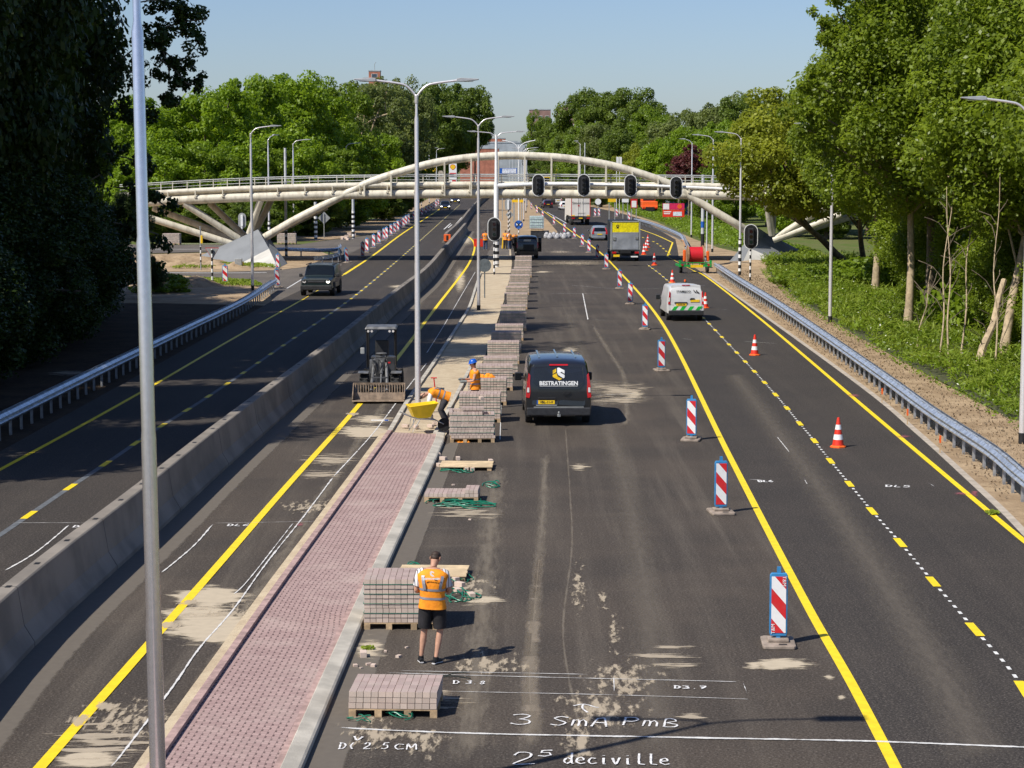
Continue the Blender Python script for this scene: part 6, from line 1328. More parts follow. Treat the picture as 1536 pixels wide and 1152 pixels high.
def person(label, loc, rz, J, top='vest', legs='shorts', hat=None, tee=None, skinlegs=True, hands='skin', detail=True, cloth='cloth_black', jac='vest', logo=False, face=False, sz=1.0, boots='black'):
    """J: joints in metres, local axes (x right, y forward)"""
    J = {k: Vector(v) for k, v in J.items()}
    root = thing('person', label, 'person', loc, rz); root.scale = (sz, sz, sz)
    V_ = []; E_ = []; Rr = []
    def v(p, r_, link=None):
        V_.append(Vector(p)); Rr.append(r_)
        if link is not None: E_.append((link, len(V_)-1))
        return len(V_)-1
    pel, ch, nk, hd = J['pelvis'], J['chest'], J['neck'], J['head']
    side = (J['sR']-J['sL']).normalized()
    p0 = v(pel, (0.13, 0.10)); wa = v(pel.lerp(ch, 0.45), (0.125, 0.095), p0); c1 = v(ch, (0.145, 0.105), wa); n0 = v(ch.lerp(nk, 0.72), (0.10, 0.085), c1); n1 = v(nk, 0.055, n0)
    hv = (hd-nk); n2 = v(nk.lerp(hd, 0.38), 0.056, n1); n3 = v(hd-hv.normalized()*0.03, (0.076, 0.085), n2); n4 = v(hd+hv.normalized()*0.045, (0.080, 0.094), n3); n5 = v(hd+hv.normalized()*0.095, (0.052, 0.06), n4)
    for s in 'LR':
        sg = -1 if s == 'L' else 1
        sh = v(J['s'+s], 0.062, n0); e0 = v(J['s'+s].lerp(J['e'+s], 0.35), 0.053, sh); el = v(J['e'+s], 0.04, e0); fm = v(J['e'+s].lerp(J['w'+s], 0.3), 0.042, el); wr = v(J['w'+s], 0.027, fm)
        hip = v(J['h'+s], 0.092, p0); th = v(J['h'+s].lerp(J['k'+s], 0.4), 0.082, hip); kn = v(J['k'+s], 0.055, th); cf = v(J['k'+s].lerp(J['a'+s], 0.32), 0.058, kn); cf2 = v(J['k'+s].lerp(J['a'+s], 0.65), 0.043, cf); an = v(J['a'+s], 0.034, cf2)
        # hand: palm then five fingers
        d_ = J.get('d'+s, (J['w'+s]-J['e'+s])).normalized(); up = Vector((0, 0, 1)); acr = d_.cross(up).normalized() if abs(d_.z) < 0.95 else Vector((0, 1, 0))
        pm = v(J['w'+s]+d_*0.05, (0.030, 0.022), wr); pk = v(J['w'+s]+d_*0.085, (0.034, 0.018), pm)
        if detail:
            bend = J.get('bend'+s, Vector((0, 0, -0.5)))
            for q, ln in ((-1.5, 0.055), (-0.5, 0.07), (0.5, 0.075), (1.5, 0.065)):
                b0 = J['w'+s]+d_*0.095+acr*q*0.019; k0 = v(b0, 0.0095, pk); k1 = v(b0+d_*ln*0.5+bend*0.02, 0.009, k0); v(b0+d_*ln*0.8+bend*0.055, 0.0075, k1)
            t0 = v(J['w'+s]+d_*0.045+acr*(-sg)*0.035, 0.011, pm); v(J['w'+s]+d_*0.085+acr*(-sg)*0.052+bend*0.02, 0.009, t0)
    # nose and ears
    fwd = J['face'].normalized() if 'face' in J else Vector((0, 1, 0)); ear = fwd.cross(hv.normalized()).normalized()
    body = skin_mesh('body', V_, E_, Rr, M['skin'], root, 2 if detail else 1)
    F_ = MB(); hu = hv.normalized()
    def ell(b, c, a, r3, n=10):
        vs = []; ax, ay, az = a
        for i in range(1, n):
            ph = math.pi*i/n
            for k in range(n): th_ = 2*math.pi*k/n; vs.append(c+ax*r3[0]*math.sin(ph)*math.cos(th_)+ay*r3[1]*math.sin(ph)*math.sin(th_)+az*r3[2]*math.cos(ph))
        fs = [((i)*n+k, (i)*n+(k+1) % n, (i+1)*n+(k+1) % n, (i+1)*n+k) for i in range(n-2) for k in range(n)]+[tuple(range(n))[::-1], tuple((n-2)*n+k for k in range(n))]
        b.add(vs, fs)
    fr = (ear, fwd, hu)
    hc = hd+hu*0.02
    b = MB(); ell(b, hc+fwd*0.095-hu*0.012, fr, (0.016, 0.024, 0.028), 8)
    for s in (-1, 1): ell(b, hc+ear*s*0.082-fwd*0.005-hu*0.01, fr, (0.014, 0.026, 0.034), 8)
    ell(b, hc+fwd*0.045-hu*0.075, fr, (0.05, 0.045, 0.04), 8)
    b.build('facial_features', M['skin'], body, smooth=50)
    if face:
        b = MB()
        for s in (-1, 1): ell(b, hc+fwd*0.088+ear*s*0.033+hu*0.012, fr, (0.014, 0.008, 0.009), 8); ell(b, hc+fwd*0.09+ear*s*0.034+hu*0.034, fr, (0.022, 0.007, 0.006), 8)
        ell(b, hc+fwd*0.090-hu*0.052, fr, (0.026, 0.008, 0.006), 8); b.build('eyes_and_mouth', M['hair'], body)
    if hat != 'helmet' or True:
        b = MB(); ell(b, hc+hu*0.040-fwd*0.006, fr, (0.079, 0.094, 0.068), 14); ell(b, hc+hu*0.000-fwd*0.032, fr, (0.075, 0.062, 0.062), 12); b.build('hair', M['hair'], root, smooth=60)
    if hat == 'helmet':
        b = MB(); n = 20; prof = [(0.125, 0.0), (0.118, 0.012), (0.112, 0.04), (0.095, 0.085), (0.06, 0.115), (0.0, 0.125)]; vs = []
        for r_, z in prof:
            for k in range(n): a = 2*math.pi*k/n; e = 1.35 if (z == 0 and math.sin(a) > 0.55) else 1.1; vs.append(hc+hu*(0.03+z)+ear*r_*math.cos(a)+fwd*r_*e*math.sin(a))
        b.add(vs, [(i*n+k, i*n+(k+1) % n, (i+1)*n+(k+1) % n, (i+1)*n+k) for i in range(len(prof)-1) for k in range(n)]+[tuple(range(n))[::-1]]); b.build('hard_hat', M['bluehat'], root, smooth=50)
    # garments
    up_ = (nk-pel).normalized()
    def frame(p, q): t = (q-p).normalized(); f = side.cross(t); f = -f if f.dot(Vector(J.get('front', (0, 1, 0)))) < 0 else f; return t, f.normalized()
    def torso(name, m, st, grow=0.0, parent=root):
        """st: list of (t along pelvis-chest-neck, half width, half depth)"""
        b = MB(); n = 22; vs = []
        for t, w_, d_ in st:
            if t < 0: c = pel+(pel-ch)*(-t)*(J.get('hang', 1.0) if not isinstance(J.get('hang', 1.0), Vector) else 1.0); T, f = frame(pel, ch)
            elif t < 1: c = pel.lerp(ch, t); T, f = frame(pel, ch)
            else: c = ch.lerp(nk, t-1); T, f = frame(ch, nk)
            for k in range(n):
                a = 2*math.pi*k/n; cc, ss = math.cos(a), math.sin(a); cc = math.copysign(abs(cc)**0.8, cc); ss = math.copysign(abs(ss)**0.8, ss)
                wob = 1+0.035*mnoise.noise(Vector((cc*3, ss*3, t*4+w_*9)))
                vs.append(c+side*(w_+grow)*cc*wob+f*(d_+grow)*ss*wob)
        b.add(vs, [(i*n+k, i*n+(k+1) % n, (i+1)*n+(k+1) % n, (i+1)*n+k) for i in range(len(st)-1) for k in range(n)])
        return b.build(name, M[m], parent, smooth=60)
    def limb(name, m, pts, rad, parent=root, n=14): return MB().tube(pts, rad, n, cap=True).build(name, M[m], parent, smooth=60)
    if tee:
        for s in 'LR':
            a_, e_ = J['s'+s], J['e'+s]; limb('sleeve', tee, [a_+(nk-a_)*0.25, a_, a_.lerp(e_, 0.35), a_.lerp(e_, J.get('slv', 0.72))], [0.06, 0.073, 0.070, 0.066])
        torso('shirt', tee, [(-0.1, 0.165, 0.125), (0.4, 0.158, 0.118), (1.0, 0.175, 0.13), (1.45, 0.16, 0.105), (1.8, 0.085, 0.075), (1.95, 0.066, 0.062)], 0.0)
    if jac:
        vst = [(-0.26, 0.228, 0.165), (0.0, 0.214, 0.156), (0.35, 0.200, 0.148), (0.7, 0.206, 0.152), (1.0, 0.224, 0.160), (1.25, 0.246, 0.154), (1.5, 0.262, 0.138), (1.70, 0.246, 0.126), (1.84, 0.17, 0.105), (1.95, 0.082, 0.078)]
        torso('safety_vest', jac, vst)
        def at_t(t):
            for (a, b_) in zip(vst, vst[1:]):
                if a[0] <= t <= b_[0]: q = (t-a[0])/(b_[0]-a[0]); return (t, a[1]+(b_[1]-a[1])*q, a[2]+(b_[2]-a[2])*q)
        for t in (0.22, 0.66): torso('reflective_band', 'reflect', [at_t(t), at_t(t+0.115)], 0.006)
        for sgn in (-1, 1):
            T, f = frame(pel, ch); b = MB(); vs = []
            for q in range(9):
                t = 0.74+q*0.105; tt = at_t(min(t, 1.78)); c = pel.lerp(ch, t) if t < 1 else ch.lerp(nk, t-1); xo = sgn*(tt[1]*0.60)
                for yy in (-1,):
                    for dx in (-0.024, 0.024):
                        cc = (xo+dx)/tt[1]; ss = math.sqrt(max(0, 1-abs(cc)**2.5))**0.8
                        vs.append(c+side*(xo+dx)-f*(tt[2]*min(1.0, ss*1.05)+0.020))
            b.add(vs, [(2*i, 2*i+1, 2*i+3, 2*i+2) for i in range(8)]); b.build('reflective_strap', M['reflect'], root)
    if legs == 'shorts':
        torso('shorts', cloth, [(-0.25, 0.19, 0.13), (0.12, 0.168, 0.122)])
        for s in 'LR':
            h_, k_ = J['h'+s], J['k'+s]; limb('shorts_leg', cloth, [h_+Vector((0, 0, 0.06)), h_.lerp(k_, 0.3), h_.lerp(k_, 0.86)], [0.112, 0.117, 0.108])
    else:
        torso('trousers', cloth, [(-0.3, 0.15, 0.13), (-0.12, 0.178, 0.14), (0.12, 0.165, 0.125)])
        for s in 'LR':
            h_, k_, a_ = J['h'+s], J['k'+s], J['a'+s]; limb('trouser_leg', cloth, [h_+(pel-h_)*0.3, h_.lerp(k_, 0.3), k_, k_.lerp(a_, 0.4), a_.lerp(k_, 0.02)], [0.11, 0.112, 0.085, 0.078, 0.07])
    for s in 'LR':
        a_ = J['a'+s]; t_ = J['t'+s]; d_ = (t_-a_); d_.z = 0; d_.normalize(); c_ = Vector((a_.x, a_.y, 0)) if J.get('flat', True) else a_
        base_z = a_.z-0.075; b = MB(); pts = [a_-d_*0.075+Vector((0, 0, -0.035)), a_+Vector((0, 0, -0.03)), a_+d_*0.09+Vector((0, 0, -0.042)), a_+d_*0.165+Vector((0, 0, -0.05))]
        b.tube(pts, [0.033, 0.045, 0.042, 0.026], 10); b.tube([a_+Vector((0, 0, -0.04)), a_+Vector((0, 0, 0.035))], [0.045, 0.044], 10); sh = b.build('shoe', M[boots], root, smooth=50)
        MB().tube([p-Vector((0, 0, 0.026)) for p in pts], [0.034, 0.044, 0.044, 0.03], 10, sq=0.35).build('sole', M['cloth_white'] if boots == 'black' else M['black_soft'], sh)
    if hands == 'glove':
        for s in 'LR':
            d_ = (J['w'+s]-J['e'+s]).normalized(); limb('glove', 'glove', [J['w'+s]-d_*0.06, J['w'+s], J['w'+s]+d_*0.06, J['w'+s]+d_*0.13, J['w'+s]+d_*0.17], [0.04, 0.038, 0.048, 0.042, 0.02])
    return root, J
M['glove'] = mat('work_glove', (0.20, 0.22, 0.21), 0.8)
# man in the foreground, seen from behind, looking down at something in his hands
Jm = dict(pelvis=(0, 0, 0.98), chest=(0.0, 0.0, 1.30), neck=(0.012, 0.05, 1.535), head=(0.045, 0.125, 1.665), face=(0.35, 0.85, -0.45), sL=(-0.185, 0.02, 1.475), sR=(0.195, 0.03, 1.455), eL=(-0.265, 0.01, 1.165), eR=(0.285, 0.04, 1.15), wL=(-0.17, 0.24, 1.12), wR=(0.15, 0.25, 1.15),
          hL=(-0.10, 0, 0.93), hR=(0.10, 0, 0.93), kL=(-0.135, 0.015, 0.515), kR=(0.12, 0.02, 0.51), aL=(-0.185, -0.02, 0.085), aR=(0.055, -0.10, 0.085), tL=(-0.22, 0.15, 0.03), tR=(0.15, 0.06, 0.03), bendL=(0.3, 0, -0.6), bendR=(-0.3, 0, -0.6))
pm_loc = G(649, 994); pm_loc.z = 0
pr, J = person('man from behind in an orange hi-vis vest, striped shirt and black shorts, looking down', pm_loc, 0.0, Jm, tee='striped', sz=0.98, legs='shorts', cloth='cloth_black', logo=True)
MB().lathe([(0.070, -0.02), (0.064, 0.03)], n=14, cap=False).build('collar', M['cloth_white'], pr, smooth=50).location = (0.01, 0.045, 1.515)
# small white print on the back of the vest
yb = -0.182
text_mesh('BESTRATINGEN', 0.036, M['signwhite'], 'vest_lettering', pr, (0.0, yb-0.004, 1.40), (math.pi/2, 0, 0), bold=0.002)
b = MB(); b.prism([(-0.03, 0.0), (-0.03, 0.045), (0.0, 0.06), (0.035, 0.04), (0.035, 0.02), (0.0, 0.035), (-0.005, 0.01), (0.03, -0.015), (0.04, -0.03), (0.0, -0.03)], (0.0, yb-0.006, 1.47), (1, 0, 0), (0, 0, 1), (0, 0.003, 0)); b.build('vest_logo', M['signwhite'], pr)
clip = thing('notepad', 'small pale notepad in the hands of the man in the vest', 'notepad', pm_loc+Vector((-0.01, 0.36, 1.13))); MB().box((0, 0, 0), (0.14, 0.19, 0.015), Matrix.Rotation(0.6, 3, 'X')).build('pad', M['signwhite'], clip)
# standing worker with blue hard hat behind the opened stack, turned to the left and towards the camera
Js = dict(pelvis=(0, 0, 0.95), chest=(0.0, 0.01, 1.27), neck=(0.0, 0.03, 1.48), head=(-0.00, 0.06, 1.62), face=(0.35, 0.9, -0.25), sL=(-0.19, 0.02, 1.42), sR=(0.19, 0.03, 1.42), eL=(-0.26, 0.10, 1.14), eR=(0.25, 0.08, 1.14), wL=(-0.15, 0.34, 1.12), wR=(0.12, 0.36, 1.16),
          hL=(-0.10, 0, 0.90), hR=(0.10, 0, 0.90), kL=(-0.11, 0.03, 0.5), kR=(0.12, 0.0, 0.5), aL=(-0.12, 0, 0.085), aR=(0.13, 0, 0.085), tL=(-0.13, 0.18, 0.03), tR=(0.14, 0.18, 0.03))
person('standing worker in a blue hard hat, sleeveless orange vest and grey gloves', W(713, 609, 64.3)*1.0 if False else Vector((W(713, 600, 63.8).x, 63.8, 0.0)), 1.75, Js, tee=None, legs='trousers', hat='helmet', cloth='cloth_dark', hands='glove', face=True, sz=1.02)[0]
# bending worker, facing left
Jb = dict(pelvis=(0, -0.05, 0.86), chest=(0.0, 0.28, 0.98), neck=(0.0, 0.50, 0.96), head=(0.0, 0.63, 0.90), face=(0, 0.35, -0.95), front=(0, 0.2, -1), sL=(-0.19, 0.43, 0.93), sR=(0.19, 0.43, 0.93), eL=(-0.22, 0.50, 0.62), eR=(0.22, 0.46, 0.60), wL=(-0.14, 0.42, 0.34), wR=(0.16, 0.40, 0.34),
          hL=(-0.10, -0.05, 0.82), hR=(0.10, -0.05, 0.82), kL=(-0.14, 0.14, 0.46), kR=(0.14, 0.10, 0.46), aL=(-0.14, -0.04, 0.085), aR=(0.14, -0.10, 0.085), tL=(-0.15, 0.16, 0.03), tR=(0.15, 0.10, 0.03))
person('worker bending far forward over the end of the paved path, orange vest and dark trousers', G(667, 640)+Vector((0, 0, 0.05)), math.pi/2+0.12, Jb, tee='cloth_white', legs='trousers', cloth='cloth_dark', hands='glove')
def far(label, px, py, rz, **k): 
    J_ = dict(Js); J_['face'] = (0, 1, -0.3); person(label, G(px, py), rz, J_, detail=False, **k)
far('worker in an orange jacket and blue jeans beside the concrete barrier', 728, 375, 0.2, tee='vest_in', legs='trousers', cloth='jeans', sz=1.05)
far('worker in a red-orange vest left of the small black van, nearest of the group', 758, 374, -0.4, tee='vest_in', legs='trousers', cloth='cloth_dark', sz=1.02)
far('worker in dark trousers bending beside the open van door', 764.5, 374, 0.9, tee='cloth_white', legs='trousers', cloth='jeans', sz=0.98)
J_ = dict(Jb); person('stooping worker in an orange vest right beside the open van', G(768.5, 372), -0.7, J_, tee='vest_in', legs='trousers', cloth='cloth_dark', detail=False, sz=1.15)
b = thing('yellow_trestle', 'bright yellow tool frame standing among the far workers', 'tool frame', G(753.5, 373)); MB().tube([(0, 0, 0), (0.12, 0, 1.5)], 0.07, 8).build('leg', M['yellowsign'], b); MB().tube([(0.25, 0, 0), (0.12, 0, 1.5)], 0.07, 8).build('leg', M['yellowsign'], b)
b = thing('orange_crate', 'orange-red crate on the asphalt beside the far worker in jeans', 'crate', G(718, 370)); bb = MB(); bb.box((0, 0, 0.35), (0.9, 0.6, 0.7), top=(1.0, 0.7)); bb.build('shell', M['cone_red'], b, bevel=0.03); MB().box((0, 0, 0.72), (1.04, 0.74, 0.05)).build('rim', M['cone_red'], b)
# ------------------------------------------------------------------ buildings and things beyond the bridge
M['brickred'] = mat('red_brick_wall', (0.40, 0.15, 0.10), 0.9, var=0.25, scale=0.6)
M['brickbrown'] = mat('brown_brick_wall', (0.26, 0.155, 0.135), 0.9, var=0.2, scale=0.4)
M['roofgrey'] = mat('grey_roof', (0.36, 0.39, 0.42), 0.7, var=0.2, scale=0.3)
M['win'] = mat('window_glass', (0.05, 0.07, 0.10), 0.15)
M['winpale'] = mat('window_pale', (0.55, 0.55, 0.52), 0.5)
def block(name, label, px0, px1, ytop, d, depth, wallm, wins=None, roof='roofgrey', roofh=0.5, cat='building'):
    a = W(px0, ytop, d); b_ = W(px1, ytop, d); h = a.z; r = thing(name, label, cat, ((a.x+b_.x)/2, d, 0)); wdt = b_.x-a.x
    w_ = MB().box((0, depth/2, h/2), (wdt, depth, h)).build('wall', M[wallm], r)
    MB().box((0, depth/2, h+roofh/2), (wdt+0.3, depth+0.3, roofh)).build('roof', M[roof], r)
    if wins:
        nx, z0, dz, ww, wh, mm = wins; nz = int((h-z0)/dz)
        for j in range(max(1, nz)):
            for i in range(nx):
                z = h-z0-j*dz
                if z < 8: continue
                x = -wdt/2+wdt*(i+0.5)/nx; f = MB().box((x, -0.03, z), (ww, 0.12, wh)).build('window', M['winpale'], r); MB().box((x, -0.10, z), (ww*0.84, 0.04, wh*0.86)).build('pane', M[mm], f)
    return r, wdt, h
r, wd, h = block('tower_block', 'reddish brick tower top peeking over the left trees', 553, 570, 107, 900, 6, 'brickred', (1, 1.8, 9, 2.6, 1.6, 'win')); MB().box((-3.6, 3, h-3.0), (3.0, 5, 1.0)).build('ledge', M['roofgrey'], r); MB().tube([(0, 2, h), (0, 2, h+3.2), (0.6, 2, h+4)], 0.12, 5).build('antenna', M['signgrey'], r)
block('apartment_block', 'brown flat-roofed apartment block behind the right trees, left one', 794.5, 826, 165, 1000, 20, 'brickbrown', (3, 4, 5, 2.0, 2.6, 'win'))
r, wd, h = block('apartment_block', 'taller brown apartment block behind the right trees, right one', 836, 869, 160, 1010, 20, 'brickbrown', (3, 5, 5, 2.2, 3.0, 'winpale')); MB().box((0, 4, h+1.3), (4, 3, 1.8)).build('roof_plant', M['roofgrey'], r)
for x in (1.0, 4.5): MB().tube([(x, 4, h), (x, 4, h+7)], 0.15, 5).build('antenna', M['signgrey'], r)
r, wd, h = block('brick_building', 'long low red brick building closing the view at the end of the road', 690, 748, 223, 820, 25, 'brickred', None); 
r, wd, h = block('brick_building', 'upper red brick block with stepped roof at the end of the road', 728, 758, 208, 930, 20, 'brickred', (4, 2.2, 3.2, 1.6, 1.8, 'win'), roofh=0.4); block('brick_building', 'dark reddish brick block on the right end of the distant building', 755, 776, 213, 935, 20, 'brickbrown', None)
block('grey_shed', 'wide pale grey roofed hall before the distant brick building', 722, 792, 214.5, 860, 12, 'roofgrey', None)
# filling station hall on the right
r, wd, h = block('filling_station', 'low grey hall of the filling station beside the dark red tree', 956, 1012, 254, 440, 14, 'roofgrey', None, roof='signgrey', roofh=0.3)
for k in range(9): MB().box((-wd/2+0.4+k*wd/8.6, -0.06, h-1.2), (0.12, 0.1, 2.4)).build('rib', M['signwhite'], r)
block('blue_kiosk', 'small blue kiosk showing above the bridge railing', 1025, 1052, 266, 300, 4, 'signblue', (1, 1.0, 9, 0.6, 0.8, 'winpale'), cat='kiosk')
def pylon(label, px0, px1, yt, d, m='signwhite', name='price_sign'):
    a = W(px0, yt, d); b_ = W(px1, yt, d); r = thing(name, label, 'sign', ((a.x+b_.x)/2, d, 0)); MB().box((0, 0.15, a.z/2), (b_.x-a.x, 0.3, a.z)).build('board', M[m], r, bevel=0.03); return r, b_.x-a.x, a.z
r, wd, h = pylon('tall white fuel price sign with a yellow shell-shaped emblem', 673.5, 685, 245.5, 560); r.scale = (1, 1, 1)
sh = [(0, -0.42), (0.14, -0.42), (0.2, -0.3), (0.42, -0.12), (0.46, 0.1), (0.34, 0.34), (0.12, 0.45), (-0.12, 0.45), (-0.34, 0.34), (-0.46, 0.1), (-0.42, -0.12), (-0.2, -0.3), (-0.14, -0.42)]
MB().prism(sh, (0, -0.03, h-0.95), (1.7, 0, 0), (0, 0, 1.7), (0, 0.03, 0)).build('emblem', M['red'], r); MB().prism(sh, (0, -0.05, h-0.95), (1.4, 0, 0), (0, 0, 1.4), (0, 0.03, 0)).build('emblem', M['yellowsign'], r)
MB().box((0, -0.03, h-2.75), (wd*0.86, 0.04, 0.6)).build('red_strip', M['red'], r); MB().box((0, -0.03, h-3.4), (wd*0.86, 0.04, 0.45)).build('grey_strip', M['roofgrey'], r); MB().box((wd*0.15, -0.03, h-4.6), (wd*0.5, 0.04, 0.4)).build('red_strip', M['red'], r)
r, wd, h = pylon('white fuel brand board with red and blue emblem beside the grey hall', 984, 1000, 257.5, 425)
MB().box((-0.2, -0.03, h-0.62), (wd*0.6, 0.04, 0.2)).build('red_mark', M['red'], r); MB().lathe([(0.32, 0), (0.32, 0.04)], (0.25, -0.04, h-0.5), n=18, axis='y').build('blue_mark', M['signblue'], r); MB().lathe([(0.17, 0), (0.17, 0.02)], (0.25, -0.05, h-0.52), n=16, axis='y').build('white_mark', M['signwhite'], r)
# petrol canopy in yellow
c_ = W(646, 254, 560); r = thing('petrol_canopy', 'yellow petrol station canopy left of the fuel price sign', 'canopy', (c_.x, 560, 0)); MB().box((0, 3, c_.z-0.1), (3.2, 6, 0.9)).build('roof', M['yellowsign'], r)
for x in (-1.2, 1.2): MB().box((x, 3, c_.z/2-0.3), (0.25, 0.3, c_.z-0.6)).build('pillar', M['signwhite'], r)
for (px, lab) in ((661, 'pale grey kiosk box left of the fuel price sign'), (501, 'pale arched box showing above the left bridge railing')):
    dk = 520 if px > 600 else 330; c_ = W(px, 256 if px > 600 else 258, dk); r = thing('kiosk_box', lab, 'kiosk', (c_.x, dk, 0)); w_ = 0.62 if px > 600 else 0.7
    MB().prism([(-w_, 0), (w_, 0), (w_, c_.z-0.4), (w_*0.6, c_.z), (-w_*0.6, c_.z), (-w_, c_.z-0.4)], (0, 0, 0), (1, 0, 0), (0, 0, 1), (0, 1, 0)).build('housing', M['concrete_pale'], r); MB().box((0.1, -0.03, c_.z-1.1), (0.4, 0.06, 0.7)).build('window', M['win'], r)
# direction board over the road
def board(label, px0, px1, y0, y1, d, m, name='sign_board', posts=True, group=None):
    a = W(px0, y0, d); b_ = W(px1, y1, d); r = thing(name, label, 'sign', ((a.x+b_.x)/2, d, 0), 0, group); wd = b_.x-a.x; MB().box((0, 0, (a.z+b_.z)/2), (wd, 0.08, a.z-b_.z)).build('board', M[m], r)
    if posts:
        for s in (-1, 1): MB().box((s*wd*0.35, 0.1, (a.z+b_.z)/4+0.2), (0.12, 0.12, (a.z+b_.z)/2+0.4)).build('post', M['signgrey'], r)
    return r, wd, a.z, b_.z
r, wd, z1, z0 = board('blue-edged white direction board seen above the bridge deck', 749.5, 775.5, 252.3, 260.5, 300, 'signblue')
MB().box((0.12, -0.05, (z1+z0)/2), (wd*0.80, 0.03, (z1-z0)*0.84)).build('white_field', M['pale_blue'] if M.setdefault('pale_blue', mat('pale_blue_board', (0.70, 0.74, 0.80), 0.5)) else None, r)
b = MB()
for k in range(6): b.box((-0.55+k*0.22, -0.07, z1-0.24), (0.09, 0.01, 0.09))
for k in range(4): b.box((0.15+k*0.2, -0.07, z0+0.22), (0.07, 0.01, 0.07))
b.build('lettering_bars', M['signblue'], r)
board('yellow roadworks board under the bridge on the median', 768, 785, 299.5, 303.5, 290, 'yellowsign')
board('yellow roadworks board under the bridge right of the white lorry', 912, 924, 296, 303, 300, 'yellowsign')
board('small pale board left of the orange truck', 933, 943, 297, 303.5, 310, 'signwhite')
r, wd, z1, z0 = board('upper red and pink advertising hoarding behind the ramp guard rail', 994, 1026.5, 305, 314.5, 288, 'adpink' if M.setdefault('adpink', mat('hoarding_pink', (0.62, 0.02, 0.10), 0.5, var=0.2)) else 0, name='hoarding')
MB().box((-wd*0.34, -0.05, (z1+z0)/2), (wd*0.28, 0.02, (z1-z0)*0.9)).build('white_field', M['signwhite'], r); MB().lathe([(0.33, 0), (0.33, 0.02)], (wd*0.28, -0.06, (z1+z0)/2), n=12, axis='y').build('orange_disc', M['orange'], r)
r, wd, z1, z0 = board('lower orange-red advertising hoarding behind the ramp guard rail', 994, 1026.5, 315, 325.5, 287.6, 'cone_red', name='hoarding')
MB().box((wd*0.18, -0.05, (z1+z0)/2-0.05), (wd*0.4, 0.02, (z1-z0)*0.6)).build('pale_picture', M['pale_blue'], r); b = MB(); b.box((-wd*0.28, -0.05, z1-0.25), (wd*0.34, 0.02, 0.14)); b.box((-wd*0.3, -0.05, z1-0.5), (wd*0.28, 0.02, 0.14)); b.build('white_lettering', M['signwhite'], r)
r, wd, z1, z0 = board('red-framed white notice board left of the orange truck', 946, 956, 298, 312, 300, 'red', name='notice_board'); MB().box((0, -0.05, (z1+z0)/2-0.1), (wd*0.7, 0.02, (z1-z0)*0.7)).build('white_field', M['signwhite'], r)
plate_sign((897, 325), 302.5, 'round red-ringed crossed sign right of the white lorry', 'disc', 'signwhite', 0.95, post='signgrey')
# orange road machine
def machine(label, px, d, yb, sc, name='road_truck'):
    p = G(px, yb) if d is None else Vector((W(px, 250, d).x, d, 0)); r = thing(name, label, 'truck', p); r.scale = (sc, sc, sc)
    b = MB(); b.box((0, 2, 1.5), (2.3, 3.6, 0.9)); b.box((-0.1, 3.6, 2.1), (2.1, 1.6, 1.5)); b.box((0, 0.1, 1.1), (2.3, 0.3, 0.4)); b.build('body', M['orange'], r, bevel=0.05); b = MB(); b.box((0, -0.1, 0.85), (1.3, 0.2, 0.6)); b.box((0, 2, 0.7), (1.0, 4.5, 0.4)); b.box((0, 2.8, 2.35), (1.7, 0.06, 0.6)); b.build('chassis', M['black'], r)
    for s in (-1, 1): MB().box((s*0.9, -0.08, 1.0), (0.3, 0.06, 0.2)).build('tail_light', M['taillight'], r); wheel(r, s*0.95, 0.8, 0.5, 0.35); wheel(r, s*0.95, 3.6, 0.5, 0.35)
    return r
machine('orange road maintenance truck seen under the bridge beside the hoarding', 975.5, 335, None, 1.1)
def digger(label, px, d, sc):
    p = Vector((W(px, 250, d).x, d, 0)); r = thing('excavator', label, 'excavator', p); r.scale = (sc,)*3
    for s in (-1, 1): MB().prism([(-1.6, 0.1), (-1.3, 0), (1.3, 0), (1.6, 0.1), (1.6, 0.5), (1.3, 0.75), (-1.3, 0.75), (-1.6, 0.5)], (s*1.0-0.25, 0, 0), (0, 1, 0), (0, 0, 1), (0.5, 0, 0)).build('track', M['rubber'], r)
    MB().box((0, 0.3, 1.6), (2.4, 2.6, 1.2)).build('body', M['yellowsign'], r, bevel=0.08); c = MB().box((-0.75, -0.3, 2.4), (0.95, 1.3, 1.4)).build('cab', M['yellowsign'], r, bevel=0.05); MB().box((-0.75, -0.97, 2.5), (0.75, 0.04, 0.9)).build('window', M['glass'], c)
    MB().tube([(0.2, -0.6, 1.6), (0.7, -1.6, 3.9), (1.6, -2.4, 3.4), (1.9, -2.6, 1.4)], 0.2, 6).build('boom', M['yellowsign'], r); MB().box((1.9, -2.6, 1.1), (0.8, 0.6, 0.7), top=(0.6, 0.3)).build('bucket', M['machine'], r)
digger('yellow excavator on the far verge above the arch hangers, left one', 828, 470, 1.8); digger('yellow excavator on the far verge above the arch hangers, right one', 842, 430, 1.7)
for px, lab in ((925, 'left white and pink banner flag above the arch'), (929.5, 'right white and pink banner flag above the arch')):
    t_ = W(px, 235, 340); r = thing('banner_flag', lab, 'flag', (t_.x, 340, 0), 0, 'banner flags'); MB().tube([(0, 0, 0), (0, 0, t_.z)], 0.05, 6).build('pole', M['signwhite'], r); MB().box((0.18, 0, t_.z-1.0), (0.34, 0.03, 1.9)).build('cloth', M['signwhite'], r); MB().box((0.18, -0.01, t_.z-1.7), (0.33, 0.03, 0.6)).build('pink_end', M['adpink'], r)
for i, (px, d, bm_) in enumerate([(722, 620, 'p_dark'), (733, 640, 'p_grey'), (745, 560, 'p_white'), (800, 520, 'p_dark'), (811, 600, 'p_darkred')]):
    p = W(px, 250, d); car('distant_car', ['dark car', 'grey car', 'white car', 'black car', 'maroon car'][i]+' far down the road seen between bridge deck and arch', Vector((p.x, d, 0)), 0.05, 4.4, 1.8, 1.5, bm_, group='distant cars')
